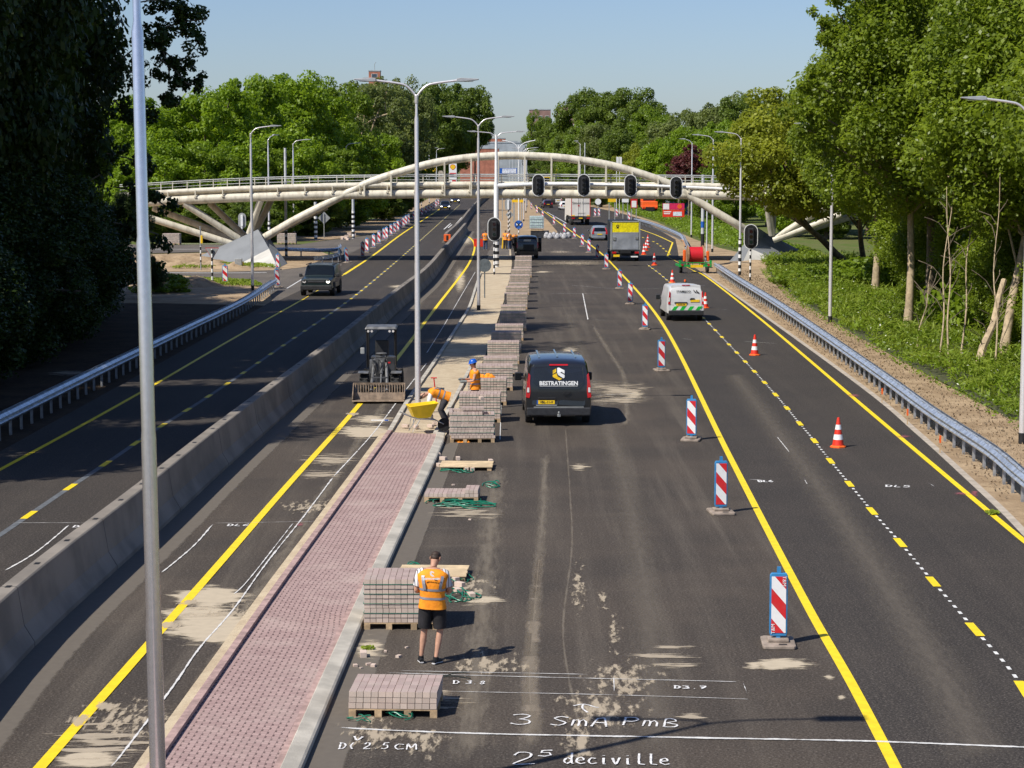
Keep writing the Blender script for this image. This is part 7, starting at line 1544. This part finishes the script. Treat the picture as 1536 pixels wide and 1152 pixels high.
# ------------------------------------------------------------------ trees and undergrowth
def leaf_mesh(name, cen, nrm, size, m, rng, aspect=0.62):
    n = len(cen); a = np.cross(nrm, rng.normal(size=(n, 3))); a /= np.linalg.norm(a, axis=1)[:, None]+1e-9; b_ = np.cross(nrm, a)
    s = size[:, None]; v = np.stack([cen-a*s, cen-b_*s*aspect+nrm*s*0.12, cen+a*s, cen+b_*s*aspect+nrm*s*0.12], 1).reshape(-1, 3)
    me = bpy.data.meshes.new(name); me.vertices.add(4*n); me.vertices.foreach_set('co', v.astype(np.float32).ravel()); me.loops.add(4*n); me.loops.foreach_set('vertex_index', np.arange(4*n, dtype=np.int32))
    me.polygons.add(n); me.polygons.foreach_set('loop_start', np.arange(0, 4*n, 4, dtype=np.int32)); me.polygons.foreach_set('loop_total', np.full(n, 4, dtype=np.int32)); me.materials.append(m); me.update(); me.validate(); return me
def crown_mesh(name, seed, rx, rz, nclump, nleaf, leaf, m, cr=0.26, flat=0.0, core=0.45, shape='round', lobes=5):
    rng = np.random.default_rng(seed); 
    lob = rng.normal(size=(lobes, 3)); lob /= np.linalg.norm(lob, axis=1)[:, None]; lr = rng.uniform(0.12, 0.38, lobes)
    d = rng.normal(size=(nclump, 3)); d /= np.linalg.norm(d, axis=1)[:, None]; u = rng.uniform(core**3, 1, nclump)**(1/3)
    bump = 1+np.max(np.clip(d@lob.T, 0, 1)**3*lr, axis=1)-0.12
    c = d*u[:, None]*bump[:, None]
    if shape == 'tall': c[:, :2] *= (1-0.35*np.clip(c[:, 2:3], 0, 1))
    c[:, 2] = np.where(c[:, 2] < 0, c[:, 2]*(1-flat), c[:, 2])
    crad = cr*rng.uniform(0.6, 1.3, nclump)*(1.15-0.3*u)
    k = rng.integers(0, nclump, nleaf); e = rng.normal(size=(nleaf, 3)); e /= np.linalg.norm(e, axis=1)[:, None]; rr = rng.uniform(0.3, 1, nleaf)**0.5
    p = c[k]+e*(crad[k]*rr)[:, None]*np.array([1, 1, 0.75])
    sc = np.array([rx, rx, rz]); pos = p*sc
    nr = e*0.7+np.array([0, 0, 0.55])+rng.normal(size=(nleaf, 3))*0.55; nr /= np.linalg.norm(nr, axis=1)[:, None]
    sz = leaf*rng.uniform(0.6, 1.25, nleaf)
    return leaf_mesh(name, pos, nr, sz, m, rng), c*sc
M['bark'] = mat('bark_grey_brown', (0.20, 0.155, 0.11), 0.95, var=0.45, scale=3, bump=0.6); M['bark_pale'] = mat('bark_pale', (0.44, 0.34, 0.22), 0.9, var=0.3, scale=4, bump=0.5)
M['leaf_near'] = leafmat('leaf_near', (0.095, 0.140, 0.012), (0.290, 0.370, 0.034), 0.5, 0.42)
M['leaf_dark'] = leafmat('leaf_dark', (0.018, 0.034, 0.007), (0.060, 0.100, 0.014), 0.25, 0.45)  # leaf colour itself darkened, adding to the shade in the left wood
M['leaf_light'] = leafmat('leaf_light', (0.16, 0.20, 0.016), (0.36, 0.38, 0.035), 0.45, 0.5)
M['leaf_mid'] = leafmat('leaf_mid', (0.090, 0.150, 0.010), (0.230, 0.320, 0.022), 0.45, 0.5)
M['leaf_bright'] = leafmat('leaf_bright', (0.110, 0.190, 0.008), (0.270, 0.380, 0.018), 0.45, 0.5)
M['leaf_grey'] = leafmat('leaf_grey', (0.095, 0.125, 0.030), (0.210, 0.250, 0.065), 0.42, 0.5)
M['leaf_deep'] = leafmat('leaf_deep', (0.070, 0.110, 0.016), (0.185, 0.250, 0.032), 0.45, 0.5)
M['leaf_purple'] = leafmat('leaf_purple', (0.07, 0.016, 0.02), (0.20, 0.06, 0.055), 0.3, 0.5)
_cache = {}
def get_crown(kind, var):
    key = (kind, var)
    if key not in _cache:
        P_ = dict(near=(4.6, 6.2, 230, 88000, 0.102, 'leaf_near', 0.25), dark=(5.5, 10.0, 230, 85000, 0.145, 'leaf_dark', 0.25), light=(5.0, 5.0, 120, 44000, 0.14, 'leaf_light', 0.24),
                  mid=(5.0, 5.0, 150, 36000, 0.155, 'leaf_mid', 0.21), bright=(5.0, 5.0, 150, 36000, 0.155, 'leaf_bright', 0.21), grey=(5.0, 5.0, 130, 28000, 0.15, 'leaf_grey', 0.20), deep=(5.0, 5.0, 150, 34000, 0.16, 'leaf_deep', 0.21), purple=(2.8, 4.2, 60, 9000, 0.16, 'leaf_purple', 0.24), shrub=(1.2, 0.9, 30, 5000, 0.075, 'leaf_mid', 0.35))[kind]
        _cache[key] = crown_mesh('crown_'+kind, hash_(kind)+var*17, P_[0], P_[1], P_[2], P_[3], P_[4], M[P_[5]], cr=P_[6], flat=0.25, shape='tall' if kind in ('near', 'dark', 'purple') else 'round') + (P_[0], P_[1])
    return _cache[key]
def hash_(s): return sum(ord(ch)*(i+3) for i, ch in enumerate(s))
tcount = {}
def tree(name, label, kind, var, x, y, h, r, z0, lean=(0, 0), bark='bark', tr=0.25, group=None, rot=None, limbs=10, twig=0.04, base=None):
    """crown spans z0..h with radius r; trunk from the ground (or from base) into it"""
    me, cl, mrx, mrz = get_crown(kind, var); rnd = random.Random(int(x*13+y*7)); bx, by = base if base else (x, y)
    root = thing(name, label, 'tree', (bx, by, -0.05), 0, group)
    cr_ = bpy.data.objects.new('crown', me); C.collection.objects.link(cr_); cr_.parent = root; rz_ = rnd.uniform(0, 6.28) if rot is None else rot
    cz = (h+z0)/2; cr_.location = (x-bx+lean[0], y-by+lean[1], cz); cr_.rotation_euler = (0, 0, rz_); cr_.scale = (r/mrx, r/mrx, (h-z0)/2/mrz)
    b = MB(); top = Vector((x-bx+lean[0], y-by+lean[1], cz+(h-cz)*0.55)); mid = Vector(((x-bx)*0.45+lean[0]*0.4+rnd.uniform(-.2, .2), (y-by)*0.45+lean[1]*0.4, z0*0.6+0.5))
    pts = smoothline([Vector((0, 0, 0)), mid, Vector((x-bx+lean[0], y-by+lean[1], (z0+cz)/2)), top], max(0.6, h/14)); n = len(pts)
    b.tube(pts, [tr*(1.25 if i == 0 else 1)*(1-0.8*i/(n-1)) for i in range(n)], 8)
    ca, sa = math.cos(rz_), math.sin(rz_); idx = [rnd.randrange(len(cl)) for _ in range(limbs)]
    for i in idx:
        c = cl[i]; tgt = Vector(((c[0]*ca-c[1]*sa)*r/mrx+x-bx+lean[0], (c[0]*sa+c[1]*ca)*r/mrx+y-by+lean[1], c[2]*(h-z0)/2/mrz+cz)); s = pts[min(n-2, max(1, int(n*rnd.uniform(0.35, 0.85))))]
        if tgt.z < s.z+0.2: s = pts[max(1, int(n*0.4))]
        b.tube(smoothline([s, s.lerp(tgt, 0.5)+Vector((rnd.uniform(-.4, .4), rnd.uniform(-.4, .4), 0.3)), tgt], 1.2), [tr*0.28, tr*0.2, tr*0.14]+[twig]*40 if False else twig*1.6, 5)
    b.build('trunk', M[bark], root, smooth=50); return root
# --- right-hand wood
right = [(18.8, 98, 17.5, 5.0, 3.8, 'bark_pale', 'tree with a straight pale trunk standing nearest the right guard rail'), (19.8, 83, 17, 5.2, 3.2, 'bark_pale', 'tree with a leaning pale trunk at the right picture edge'),
         (22.0, 109, 18, 5.8, 2.6, 'bark', 'dense green tree just behind the straight pale trunk'), (25.0, 92, 19, 6.5, 3.0, 'bark', 'broad green tree filling the upper right corner'), (24.0, 74, 18, 5.6, 2.0, 'bark', 'green tree cut off by the right picture edge, foremost'),
         (21.8, 124, 16.5, 5.2, 3.0, 'bark_pale', 'green tree behind the single lamp on the soil strip'), (29.0, 122, 18.5, 7.0, 0.8, 'bark', 'deep green tree at the back of the right wood'), (31.0, 104, 20, 7.2, 0.6, 'bark', 'tall green tree deep in the right wood'),
         (28.5, 140, 15.5, 6.0, 1.5, 'bark', 'green tree behind the right bridge footing'), (38.0, 138, 17, 7.5, 0.5, 'bark', 'green tree far back at the right, above the bridge end'), (34.0, 86, 19, 7.5, 0.5, 'bark', 'green tree hidden deepest at the right edge'), (20.8, 64, 17, 4.8, 5.0, 'bark_pale', 'green tree whose twigs enter at the upper right corner'),
         (22.6, 88, 6.2, 3.2, -0.6, 'bark', 'low bushy tree right beside the leaning pale trunk'), (23.6, 94.5, 7.2, 3.4, -0.6, 'bark', 'low bushy tree between the straight and the leaning pale trunks'), (24.8, 104, 7.5, 3.6, -0.6, 'bark', 'low bushy tree just right of the straight pale trunk'), (22.4, 78, 6.0, 3.2, -0.6, 'bark', 'low bushy tree at the right picture edge, upper'), (22.2, 70, 5.5, 3.0, -0.6, 'bark', 'low bushy tree at the right picture edge, lower'), (21.8, 84.5, 4.2, 2.2, -0.6, 'bark', 'smallest bushy tree before the thin bare stems'), (23.8, 113, 6.5, 3.2, -0.6, 'bark', 'low bushy tree behind the tall lamp on the soil strip'),
         (27.5, 100, 9.0, 5.0, -0.5, 'bark', 'low bushy tree filling the gap behind the straight pale trunk'), (27.0, 82, 8.5, 5.0, -0.5, 'bark', 'low bushy tree behind the thin bare stems'), (25.0, 117, 8.0, 4.6, -0.5, 'bark', 'low bushy tree left of the straight pale trunk'), (33, 160, 15, 7, 0.5, 'bark', 'green tree behind the light green one at the bridge end')]
for i, (x, y, h, r, z0, bk, lb) in enumerate(right): tree('broadleaf_tree', lb, 'near', i % 3, x, y, h, r, z0, bark=bk, tr=0.22 if bk == 'bark_pale' else 0.26, group='trees of the right wood', limbs=26, twig=0.028, lean=(1.2, 1.0) if i == 1 else (0, 0))
tree('light_green_tree', 'light yellow-green tree whose crown hangs in front of the right bridge end', 'light', 0, 20.2, 152, 13.3, 5.4, 2.6, bark='bark', tr=0.32, base=(26.2, 160), limbs=16)
tree('light_green_tree', 'second light green tree behind it, above the right bridge footing', 'light', 1, 25.2, 150, 12.5, 5.0, 3.4, bark='bark', tr=0.25, base=(27.0, 158), limbs=14)
# thin pale stems on the slope
for i, (px, py, tx, ty) in enumerate([(1376, 520, 1397, 400), (1408, 545, 1432, 260), (1424, 552, 1420, 280), (1440, 540, 1470, 240), (1466, 556, 1506, 420), (1492, 560, 1500, 260)]):
    p = G(px, py); q = W(tx, ty, p.y+2.5)-p; r = thing('sapling', ['thin pale sapling stem just right of the straight trunk', 'tall thin stem reaching into the crowns', 'thin upright stem beside the tall one', 'slender leaning stem in the middle of the thicket', 'thick cut-off pale trunk leaning to the right', 'thin stem near the right picture edge'][i], 'sapling', p, 0, 'thin stems on the slope')
    m_ = q*0.5+Vector((0.12*(-1)**i, 0.1, 0)); big = i == 4; P_ = smoothline([Vector((0, 0, -0.05)), q*0.25+Vector((-0.05*(-1)**i, 0, 0)), m_, q*0.8, q], 0.5); n = len(P_)
    MB().tube(P_, [(0.17 if big else 0.04)*(1-(0.35 if big else 0.75)*k/(n-1)) for k in range(n)], 7).build('stem', M['bark_pale'], r, smooth=50)
    b = MB(); rnd = random.Random(i)
    for k in range(9):
        s_ = P_[int((0.3+0.07*k)*(n-1))]; e_ = s_+Vector((rnd.uniform(-1, 1), rnd.uniform(-.5, .5), rnd.uniform(0.5, 1.1))); b.tube(smoothline([s_, s_.lerp(e_, 0.5)+Vector((0.1, 0, 0.12)), e_], 0.3), 0.014, 5)
    b.build('twigs', M['bark'], r)
# --- dark wood on the left
leftw = [(-24.0, 48, 25), (-23.0, 60, 26), (-23.0, 72, 34), (-22.3, 83, 35), (-23.5, 94, 33), (-26.0, 106, 27), (-32, 54, 27), (-33, 68, 28), (-32, 80, 28), (-33, 93, 28), (-35, 108, 26), (-33, 121, 22), (-43, 75, 28), (-44, 92, 28), (-45, 112, 26), (-43, 128, 22), (-56, 100, 26), (-55, 120, 25)]
llab = ['shading the left lanes from outside the picture', 'nearest the left picture edge', 'second along the left guard rail', 'whose crown is crossed by the near lamp pole', 'with the branch reaching right into the sky', 'standing last before the side road']
for i, (x, y, h) in enumerate(leftw):
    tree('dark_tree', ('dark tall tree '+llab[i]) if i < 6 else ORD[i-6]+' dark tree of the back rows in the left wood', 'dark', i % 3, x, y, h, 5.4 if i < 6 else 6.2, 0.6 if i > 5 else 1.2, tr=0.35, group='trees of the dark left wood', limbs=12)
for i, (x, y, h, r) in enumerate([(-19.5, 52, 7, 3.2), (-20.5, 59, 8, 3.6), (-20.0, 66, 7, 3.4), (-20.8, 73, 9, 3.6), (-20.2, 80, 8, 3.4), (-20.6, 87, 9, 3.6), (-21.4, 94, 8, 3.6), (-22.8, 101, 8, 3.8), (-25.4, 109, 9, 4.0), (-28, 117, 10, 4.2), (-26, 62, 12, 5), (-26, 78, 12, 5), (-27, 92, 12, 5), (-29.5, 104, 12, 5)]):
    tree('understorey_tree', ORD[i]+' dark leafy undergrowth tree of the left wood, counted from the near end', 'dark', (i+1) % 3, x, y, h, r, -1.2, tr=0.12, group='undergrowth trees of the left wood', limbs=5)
# overhanging branch with leaves, part of the fifth tree
def spray(parent, pts, n, spread, leaf, m, seed):
    rng = np.random.default_rng(seed); P_ = [Vector(p) for p in pts]; MB().tube(smoothline(P_, 0.4), 0.035, 6).build('branch', M['bark'], parent); cen = []; k = 14
    cl = []
    for i in range(k): t = 0.25+0.75*i/(k-1); j = min(int(t*(len(P_)-1)), len(P_)-2); q = P_[j].lerp(P_[j+1], t*(len(P_)-1)-j); cl.append(np.array(q)+rng.normal(size=3)*spread*0.7)
    cl = np.array(cl); idx = rng.integers(0, k, n); e = rng.normal(size=(n, 3)); e /= np.linalg.norm(e, axis=1)[:, None]; pos = cl[idx]+e*(rng.uniform(0.1, 1, n)**0.5*spread*0.62)[:, None]; nr = e+rng.normal(size=(n, 3))*0.7+np.array([0, 0, .4]); nr /= np.linalg.norm(nr, axis=1)[:, None]
    o = bpy.data.objects.new('foliage', leaf_mesh('foliage', pos, nr, leaf*rng.uniform(.6, 1.2, n), M[m], rng)); C.collection.objects.link(o); o.parent = parent
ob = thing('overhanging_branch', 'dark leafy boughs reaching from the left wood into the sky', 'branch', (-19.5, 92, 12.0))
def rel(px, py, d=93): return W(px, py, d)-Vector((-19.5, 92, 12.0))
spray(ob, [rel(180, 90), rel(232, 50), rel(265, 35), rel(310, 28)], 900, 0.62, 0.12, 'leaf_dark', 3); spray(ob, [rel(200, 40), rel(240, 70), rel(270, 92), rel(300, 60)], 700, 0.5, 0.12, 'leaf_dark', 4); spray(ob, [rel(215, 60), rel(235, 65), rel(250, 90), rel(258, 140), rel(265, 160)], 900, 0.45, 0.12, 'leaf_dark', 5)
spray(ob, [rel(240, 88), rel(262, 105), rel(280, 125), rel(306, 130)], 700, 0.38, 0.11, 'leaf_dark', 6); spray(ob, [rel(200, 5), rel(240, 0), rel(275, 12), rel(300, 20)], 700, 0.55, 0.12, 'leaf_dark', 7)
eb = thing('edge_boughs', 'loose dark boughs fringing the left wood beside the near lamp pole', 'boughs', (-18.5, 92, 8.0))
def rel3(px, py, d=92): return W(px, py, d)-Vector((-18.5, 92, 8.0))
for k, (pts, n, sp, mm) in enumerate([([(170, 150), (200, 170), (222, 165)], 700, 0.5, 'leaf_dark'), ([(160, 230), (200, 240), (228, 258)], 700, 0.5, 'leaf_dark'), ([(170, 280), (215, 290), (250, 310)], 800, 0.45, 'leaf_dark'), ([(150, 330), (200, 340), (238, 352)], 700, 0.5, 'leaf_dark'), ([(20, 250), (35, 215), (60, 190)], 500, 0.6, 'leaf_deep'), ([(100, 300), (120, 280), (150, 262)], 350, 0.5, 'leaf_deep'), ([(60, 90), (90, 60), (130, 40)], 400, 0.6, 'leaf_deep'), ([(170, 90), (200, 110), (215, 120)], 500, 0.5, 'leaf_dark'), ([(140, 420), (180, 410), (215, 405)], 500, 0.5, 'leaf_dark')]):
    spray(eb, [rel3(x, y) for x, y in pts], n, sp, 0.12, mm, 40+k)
for i, (px, py, s, lb) in enumerate([(205, 330, 1.3, 'dark bush at the edge of the left wood beside the bridge end'), (238, 412, 0.9, 'dark low bush sticking out of the left wood over the soil')]):
    p = W(px-14, py, 122); r = thing('shrub', lb, 'shrub', (p.x, 122, 0)); me, cl, a_, b_ = get_crown('dark', 1); o = bpy.data.objects.new('foliage', me); C.collection.objects.link(o); o.parent = r; o.location = (0, 0, p.z); o.scale = (s*0.2, s*0.2, s*0.14)
def shrub(px, py, s, lb, kind='shrub', m=None, zs=1.0):
    p = G(px, py); r = thing('shrub', lb, 'shrub', p, 0, 'shrubs'); me, cl, a_, b_ = get_crown(kind, 0); o = bpy.data.objects.new('foliage', me); C.collection.objects.link(o); o.parent = r; o.location = (0, 0, 0.45*s*zs); o.scale = (s, s, s*zs); o.rotation_euler = (0, 0, px); MB().tube([(0, 0, -0.05), (0, 0, 0.5*s)], 0.03*s, 6).build('stem', M['bark'], r)
shrub(240, 438, 1.5, 'bright green low shrub at the foot of the dark left wood', zs=0.7)
shrub(1215, 432, 1.7, 'rounded dark green shrub on the slope before the right footing', zs=0.6); shrub(1250, 436, 1.8, 'green shrub behind the lamp pole on the slope', zs=0.7); shrub(1330, 430, 2.8, 'grey-green broad shrub between the pale trunks', zs=0.7); shrub(1385, 440, 2.6, 'dense shrub behind the straight pale trunk', zs=1.0); shrub(1440, 450, 3.0, 'dense shrub deep in the right wood', zs=1.1); shrub(1520, 500, 3.0, 'leafy shrub at the right edge of the wood', zs=1.2)
ab = thing('outer_boughs', 'airy leafy boughs of the right wood standing out against the sky', 'boughs', (17.0, 97, 12.0))
def rel2(px, py, d=97): return W(px, py, d)-Vector((17.0, 97, 12.0))
for k, (pts, n, sp) in enumerate([([(1330, 120), (1290, 60), (1258, 20), (1250, -20)], 1500, 0.75), ([(1320, 140), (1270, 90), (1240, 60), (1228, 30)], 1100, 0.55), ([(1330, 200), (1270, 150), (1225, 130), (1208, 118)], 1200, 0.5), ([(1330, 230), (1260, 190), (1215, 165), (1200, 160)], 1200, 0.55), ([(1350, 60), (1310, 20), (1290, -10), (1280, -40)], 1300, 0.8), ([(1340, 260), (1270, 230), (1225, 200), (1212, 195)], 1300, 0.6), ([(1400, 100), (1340, 30), (1310, -20)], 1300, 0.9)]):
    spray(ab, [rel2(x, y) for x, y in pts], n, sp, 0.115, 'leaf_near', 20+k)
# --- background trees, left of the road
bgl = [(215, 235, 150, 'bright', 6.5), (262, 245, 142, 'bright', 6.5), (318, 240, 138, 'bright', 7), (372, 250, 122, 'bright', 7), (425, 262, 104, 'bright', 7.5), (470, 280, 122, 'bright', 6.5), (505, 300, 130, 'mid', 6.5), (540, 330, 120, 'grey', 7.5), (580, 345, 110, 'grey', 8), (604, 360, 118, 'grey', 6.0), (648, 590, 122, 'deep', 11), (686, 610, 120, 'deep', 10.5, 7), (712, 640, 145, 'deep', 6.5, 12), (662, 640, 150, 'deep', 10, 1),
       (250, 222, 215, 'bright', 5.5), (300, 224, 225, 'mid', 5), (345, 226, 205, 'bright', 5.5), (390, 232, 220, 'mid', 5), (440, 236, 200, 'bright', 6), (485, 255, 205, 'mid', 5.5), (528, 285, 205, 'bright', 5.5), (565, 320, 205, 'bright', 5.5), (598, 350, 215, 'mid', 5.5), (628, 600, 222, 'deep', 7), (655, 660, 225, 'deep', 7), (230, 219, 270, 'mid', 5), (330, 218, 280, 'deep', 4.5), (400, 220, 285, 'mid', 4.5), (465, 235, 280, 'deep', 4), (510, 262, 262, 'mid', 4.5), (548, 300, 258, 'deep', 4.5), (283, 216, 290, 'deep', 4.5), (365, 216, 295, 'deep', 4),
       (190, 250, 160, 'mid', 7), (150, 260, 150, 'mid', 8), (600, 330, 245, 'deep', 4), (575, 300, 275, 'deep', 3.6), (612, 380, 255, 'deep', 3.2)]
kn = {'bright': 'bright green', 'mid': 'mid green', 'grey': 'grey-green airy', 'deep': 'deep green', 'light': 'yellow-green'}
cnt = {}
def bg(lst, where, grp):
    for i, (px, d, ytop, kind, r, *zz) in enumerate(lst):
        x = (px-768)*d/F; h = W(px, ytop, d).z; cnt[(kind, where)] = cnt.get((kind, where), -1)+1; z0 = -0.4 if h < 13 else (1.0 if h < 19 else 3.0)
        if zz: z0 = zz[0]
        tree('background_tree', '%s %s tree behind the bridge, %s group' % (ORD[cnt[(kind, where)]], kn[kind], where), kind, i % 3, x, d, h, r, z0, bark='bark_pale' if kind == 'grey' else 'bark', tr=0.3, group=grp, limbs=8 if kind != 'grey' else 16, twig=0.07 if kind == 'grey' else 0.05)
bg(bgl, 'left', 'trees left of the road behind the bridge')
bgr = [(812, 620, 172, 'mid', 5.5), (830, 600, 182, 'deep', 7), (850, 560, 188, 'mid', 6), (885, 500, 140, 'deep', 9), (925, 490, 130, 'deep', 10), (955, 480, 148, 'deep', 8), (876, 440, 190, 'mid', 6), (905, 430, 185, 'grey', 6), (940, 420, 190, 'deep', 6.5), (985, 430, 168, 'mid', 8), (1020, 400, 165, 'grey', 8), (1060, 380, 150, 'grey', 7), (1100, 360, 140, 'grey', 7), (1140, 340, 142, 'deep', 7), (1180, 310, 138, 'grey', 6.5), (1225, 290, 130, 'deep', 7), (1270, 280, 120, 'deep', 7),
       (960, 370, 212, 'light', 4.5), (935, 390, 235, 'light', 4), (995, 360, 205, 'bright', 5.5), (1030, 345, 195, 'bright', 5), (1075, 320, 185, 'bright', 5.5), (1110, 300, 180, 'mid', 5.5), (1150, 270, 175, 'mid', 5.5), (1200, 250, 170, 'bright', 5.5), (1250, 240, 165, 'mid', 5.5), (1300, 235, 160, 'mid', 6), (1075, 290, 240, 'mid', 4), (1100, 270, 250, 'mid', 4), (1190, 232, 255, 'bright', 4), (1240, 225, 265, 'deep', 4), (1350, 220, 200, 'deep', 6), (1400, 215, 150, 'deep', 7), (1480, 210, 120, 'deep', 8), (1540, 205, 120, 'deep', 8), (1450, 190, 260, 'deep', 5), (818, 700, 215, 'deep', 6), (858, 420, 245, 'mid', 4), (900, 400, 245, 'deep', 4), (822, 520, 235, 'deep', 4.5), (870, 480, 225, 'deep', 6), (1050, 300, 262, 'mid', 3.5)]
bg(bgr, 'right', 'trees right of the road behind the bridge')
for i, (px, d, yt, yb, r) in enumerate([(1032, 292, 216, 262, 2.6), (1048, 296, 226, 264, 2.2), (1018, 298, 232, 265, 2.0)]):
    tree('copper_tree', ['dark red-leaved tree beside the pale short-armed lamp', 'lower right half of the dark red-leaved tree group', 'lower left half of the dark red-leaved tree group'][i], 'purple', i, (px-768)*d/F, d, W(px, yt, d).z, r, W(px, yb, d).z-1.5, tr=0.15, limbs=6)
# far tree lines that read as one mass
rng = np.random.default_rng(5); cen = []
for (x0, x1, d, z) in ((-260, -45, 330, 15), (60, 300, 300, 16), (-400, -60, 620, 20), (45, 400, 640, 24), (-25, 30, 1300, 12)):
    n = int((x1-x0)*38); xx = rng.uniform(x0, x1, n); hh = z*(0.75+0.25*np.sin(xx*0.21+d)+0.1*np.sin(xx*0.77)); cen.append(np.stack([xx, d+rng.uniform(0, 14, n), rng.uniform(0, 1, n)**0.8*hh], 1))
cen = np.concatenate(cen); nr = rng.normal(size=cen.shape)*0.8+np.array([-.2, -.6, .5]); nr /= np.linalg.norm(nr, axis=1)[:, None]
o = bpy.data.objects.new('treeline', leaf_mesh('treeline', cen, nr, rng.uniform(0.5, 1.1, len(cen)), M['leaf_deep'], rng)); C.collection.objects.link(o); tag(o, kind='stuff')
# --- undergrowth on the right slope and grass
def scatter(name, poly, n, leaf, m, zfun, seed, aspect=0.6, up=0.6, nz=1.0):
    rng = np.random.default_rng(seed); P_ = np.array([(p[0], p[1]) for p in poly]); lo, hi = P_.min(0), P_.max(0); out = []
    while sum(len(a) for a in out) < n:
        q = rng.uniform(lo, hi, (n*2, 2)); ins = np.zeros(len(q), bool); j = len(P_)-1
        for i in range(len(P_)):
            xi, yi = P_[i]; xj, yj = P_[j]; c_ = ((yi > q[:, 1]) != (yj > q[:, 1])) & (q[:, 0] < (xj-xi)*(q[:, 1]-yi)/(yj-yi+1e-12)+xi); ins ^= c_; j = i
        out.append(q[ins])
    q = np.concatenate(out)[:n]; hh = zfun(q[:, 0], q[:, 1]); z = hh*rng.uniform(0.1, 1, n)**0.6; cen = np.column_stack([q, z]); nr = rng.normal(size=(n, 3))*nz+np.array([-0.1, -0.2, up]); nr /= np.linalg.norm(nr, axis=1)[:, None]
    o = bpy.data.objects.new(name, leaf_mesh(name, cen, nr, leaf*rng.uniform(.5, 1.3, n), M[m], rng, aspect)); C.collection.objects.link(o); return tag(o, kind='stuff')
edge = [G(1560, 655), G(1536, 632), G(1511, 627), G(1450, 590), G(1391, 562), G(1282, 502), G(1196, 450), G(1179, 433), G(1160, 418), G(1150, 405)]
M['undergrowth'] = leafmat('undergrowth_leaf', (0.095, 0.155, 0.010), (0.260, 0.370, 0.028), 0.42, 0.45, scale=0.5)
M['under_soil'] = mat('dark_leaf_soil', (0.07, 0.075, 0.03), 1.0, var=0.4)  # dark green-brown soil beneath the undergrowth
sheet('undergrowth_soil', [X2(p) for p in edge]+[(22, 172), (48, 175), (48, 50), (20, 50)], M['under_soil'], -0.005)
zf = lambda x, y: 0.22+0.55*np.clip(np.sin(x*0.9+y*0.33)*0.5+np.sin(x*0.37-y*0.71)*0.5+np.sin(y*1.3+x*1.9)*0.3+0.4, 0, 1.4)
scatter('undergrowth', edge+[Vector((21, 168)), Vector((30, 170)), Vector((34, 120)), Vector((30, 70)), Vector((20, 52))], 110000, 0.085, 'undergrowth', zf, 3)
M['grass_l'] = leafmat('grass_blade', (0.13, 0.19, 0.014), (0.30, 0.38, 0.04), 0.4, 0.6, scale=0.6)
M['clod'] = mat('soil_clod', (0.26, 0.19, 0.12), 1.0, var=0.6, scale=3)
M['flowers'] = mat('white_umbels', (0.75, 0.75, 0.62), 0.7)
scatter('tall_grass', edge+[Vector((20, 168)), Vector((27, 170)), Vector((28, 120)), Vector((26, 70)), Vector((18.5, 52))], 42000, 0.19, 'grass_l', lambda x, y: zf(x, y)*1.1+0.15, 14, aspect=0.13, up=0.05)
edge2 = [Vector((p.x-0.55, p.y, 0)) for p in edge]
scatter('verge_weeds', edge2+edge[::-1], 1500, 0.06, 'undergrowth', lambda x, y: 0.10+0.1*np.abs(np.sin(y*1.7)), 15)
scatter('soil_clods', [G(1487+20, 752), G(1378+10, 650), G(1290+8, 577), G(1136+8, 466), G(1075, 415), G(1120, 405), G(1179, 433), G(1196, 450), G(1282, 502), G(1391, 562), G(1511, 627), G(1560, 655)], 9000, 0.035, 'clod', lambda x, y: 0.035+0*x, 16, aspect=0.8)
scatter('white_umbels', edge+[Vector((21, 150)), Vector((25, 150)), Vector((26, 110)), Vector((20, 60))], 900, 0.05, 'flowers', lambda x, y: zf(x, y)*1.15+0.1, 4, up=2)
scatter('meadow_grass', [G(1150, 405), G(1140, 385), G(1080, 372), G(1040, 358), G(985, 333), G(950, 322), G(905, 303), G(960, 298), G(1030, 318), G(1110, 345), G(1170, 370), G(1230, 385), G(1230, 410)], 52000, 0.13, 'undergrowth', lambda x, y: 0.45+0.5*np.abs(np.sin(x*0.7)*np.sin(y*0.23)), 6)
scatter('verge_grass', [G(225, 418), G(260, 417), G(380, 423), G(395, 430), G(300, 428), G(225, 426)], 6000, 0.08, 'grass_l', lambda x, y: 0.2+0*x, 7)
scatter('verge_grass', [G(255, 403), G(420, 402), G(420, 398), G(300, 396)], 3500, 0.08, 'grass_l', lambda x, y: 0.22+0*x, 8)
scatter('verge_grass', [G(1478, 770), G(1492, 770), G(1500, 772), G(1486, 774)], 160, 0.05, 'grass_l', lambda x, y: 0.07+0*x, 9)
scatter('verge_grass', [G(542, 973), G(560, 972), G(562, 976), G(545, 976)], 90, 0.03, 'grass_l', lambda x, y: 0.05+0*x, 10)
scatter('verge_grass', [G(905, 302), G(925, 300), G(990, 312), G(1000, 322), G(960, 325), G(925, 316)], 9000, 0.2, 'undergrowth', lambda x, y: 0.6+0*x, 12)
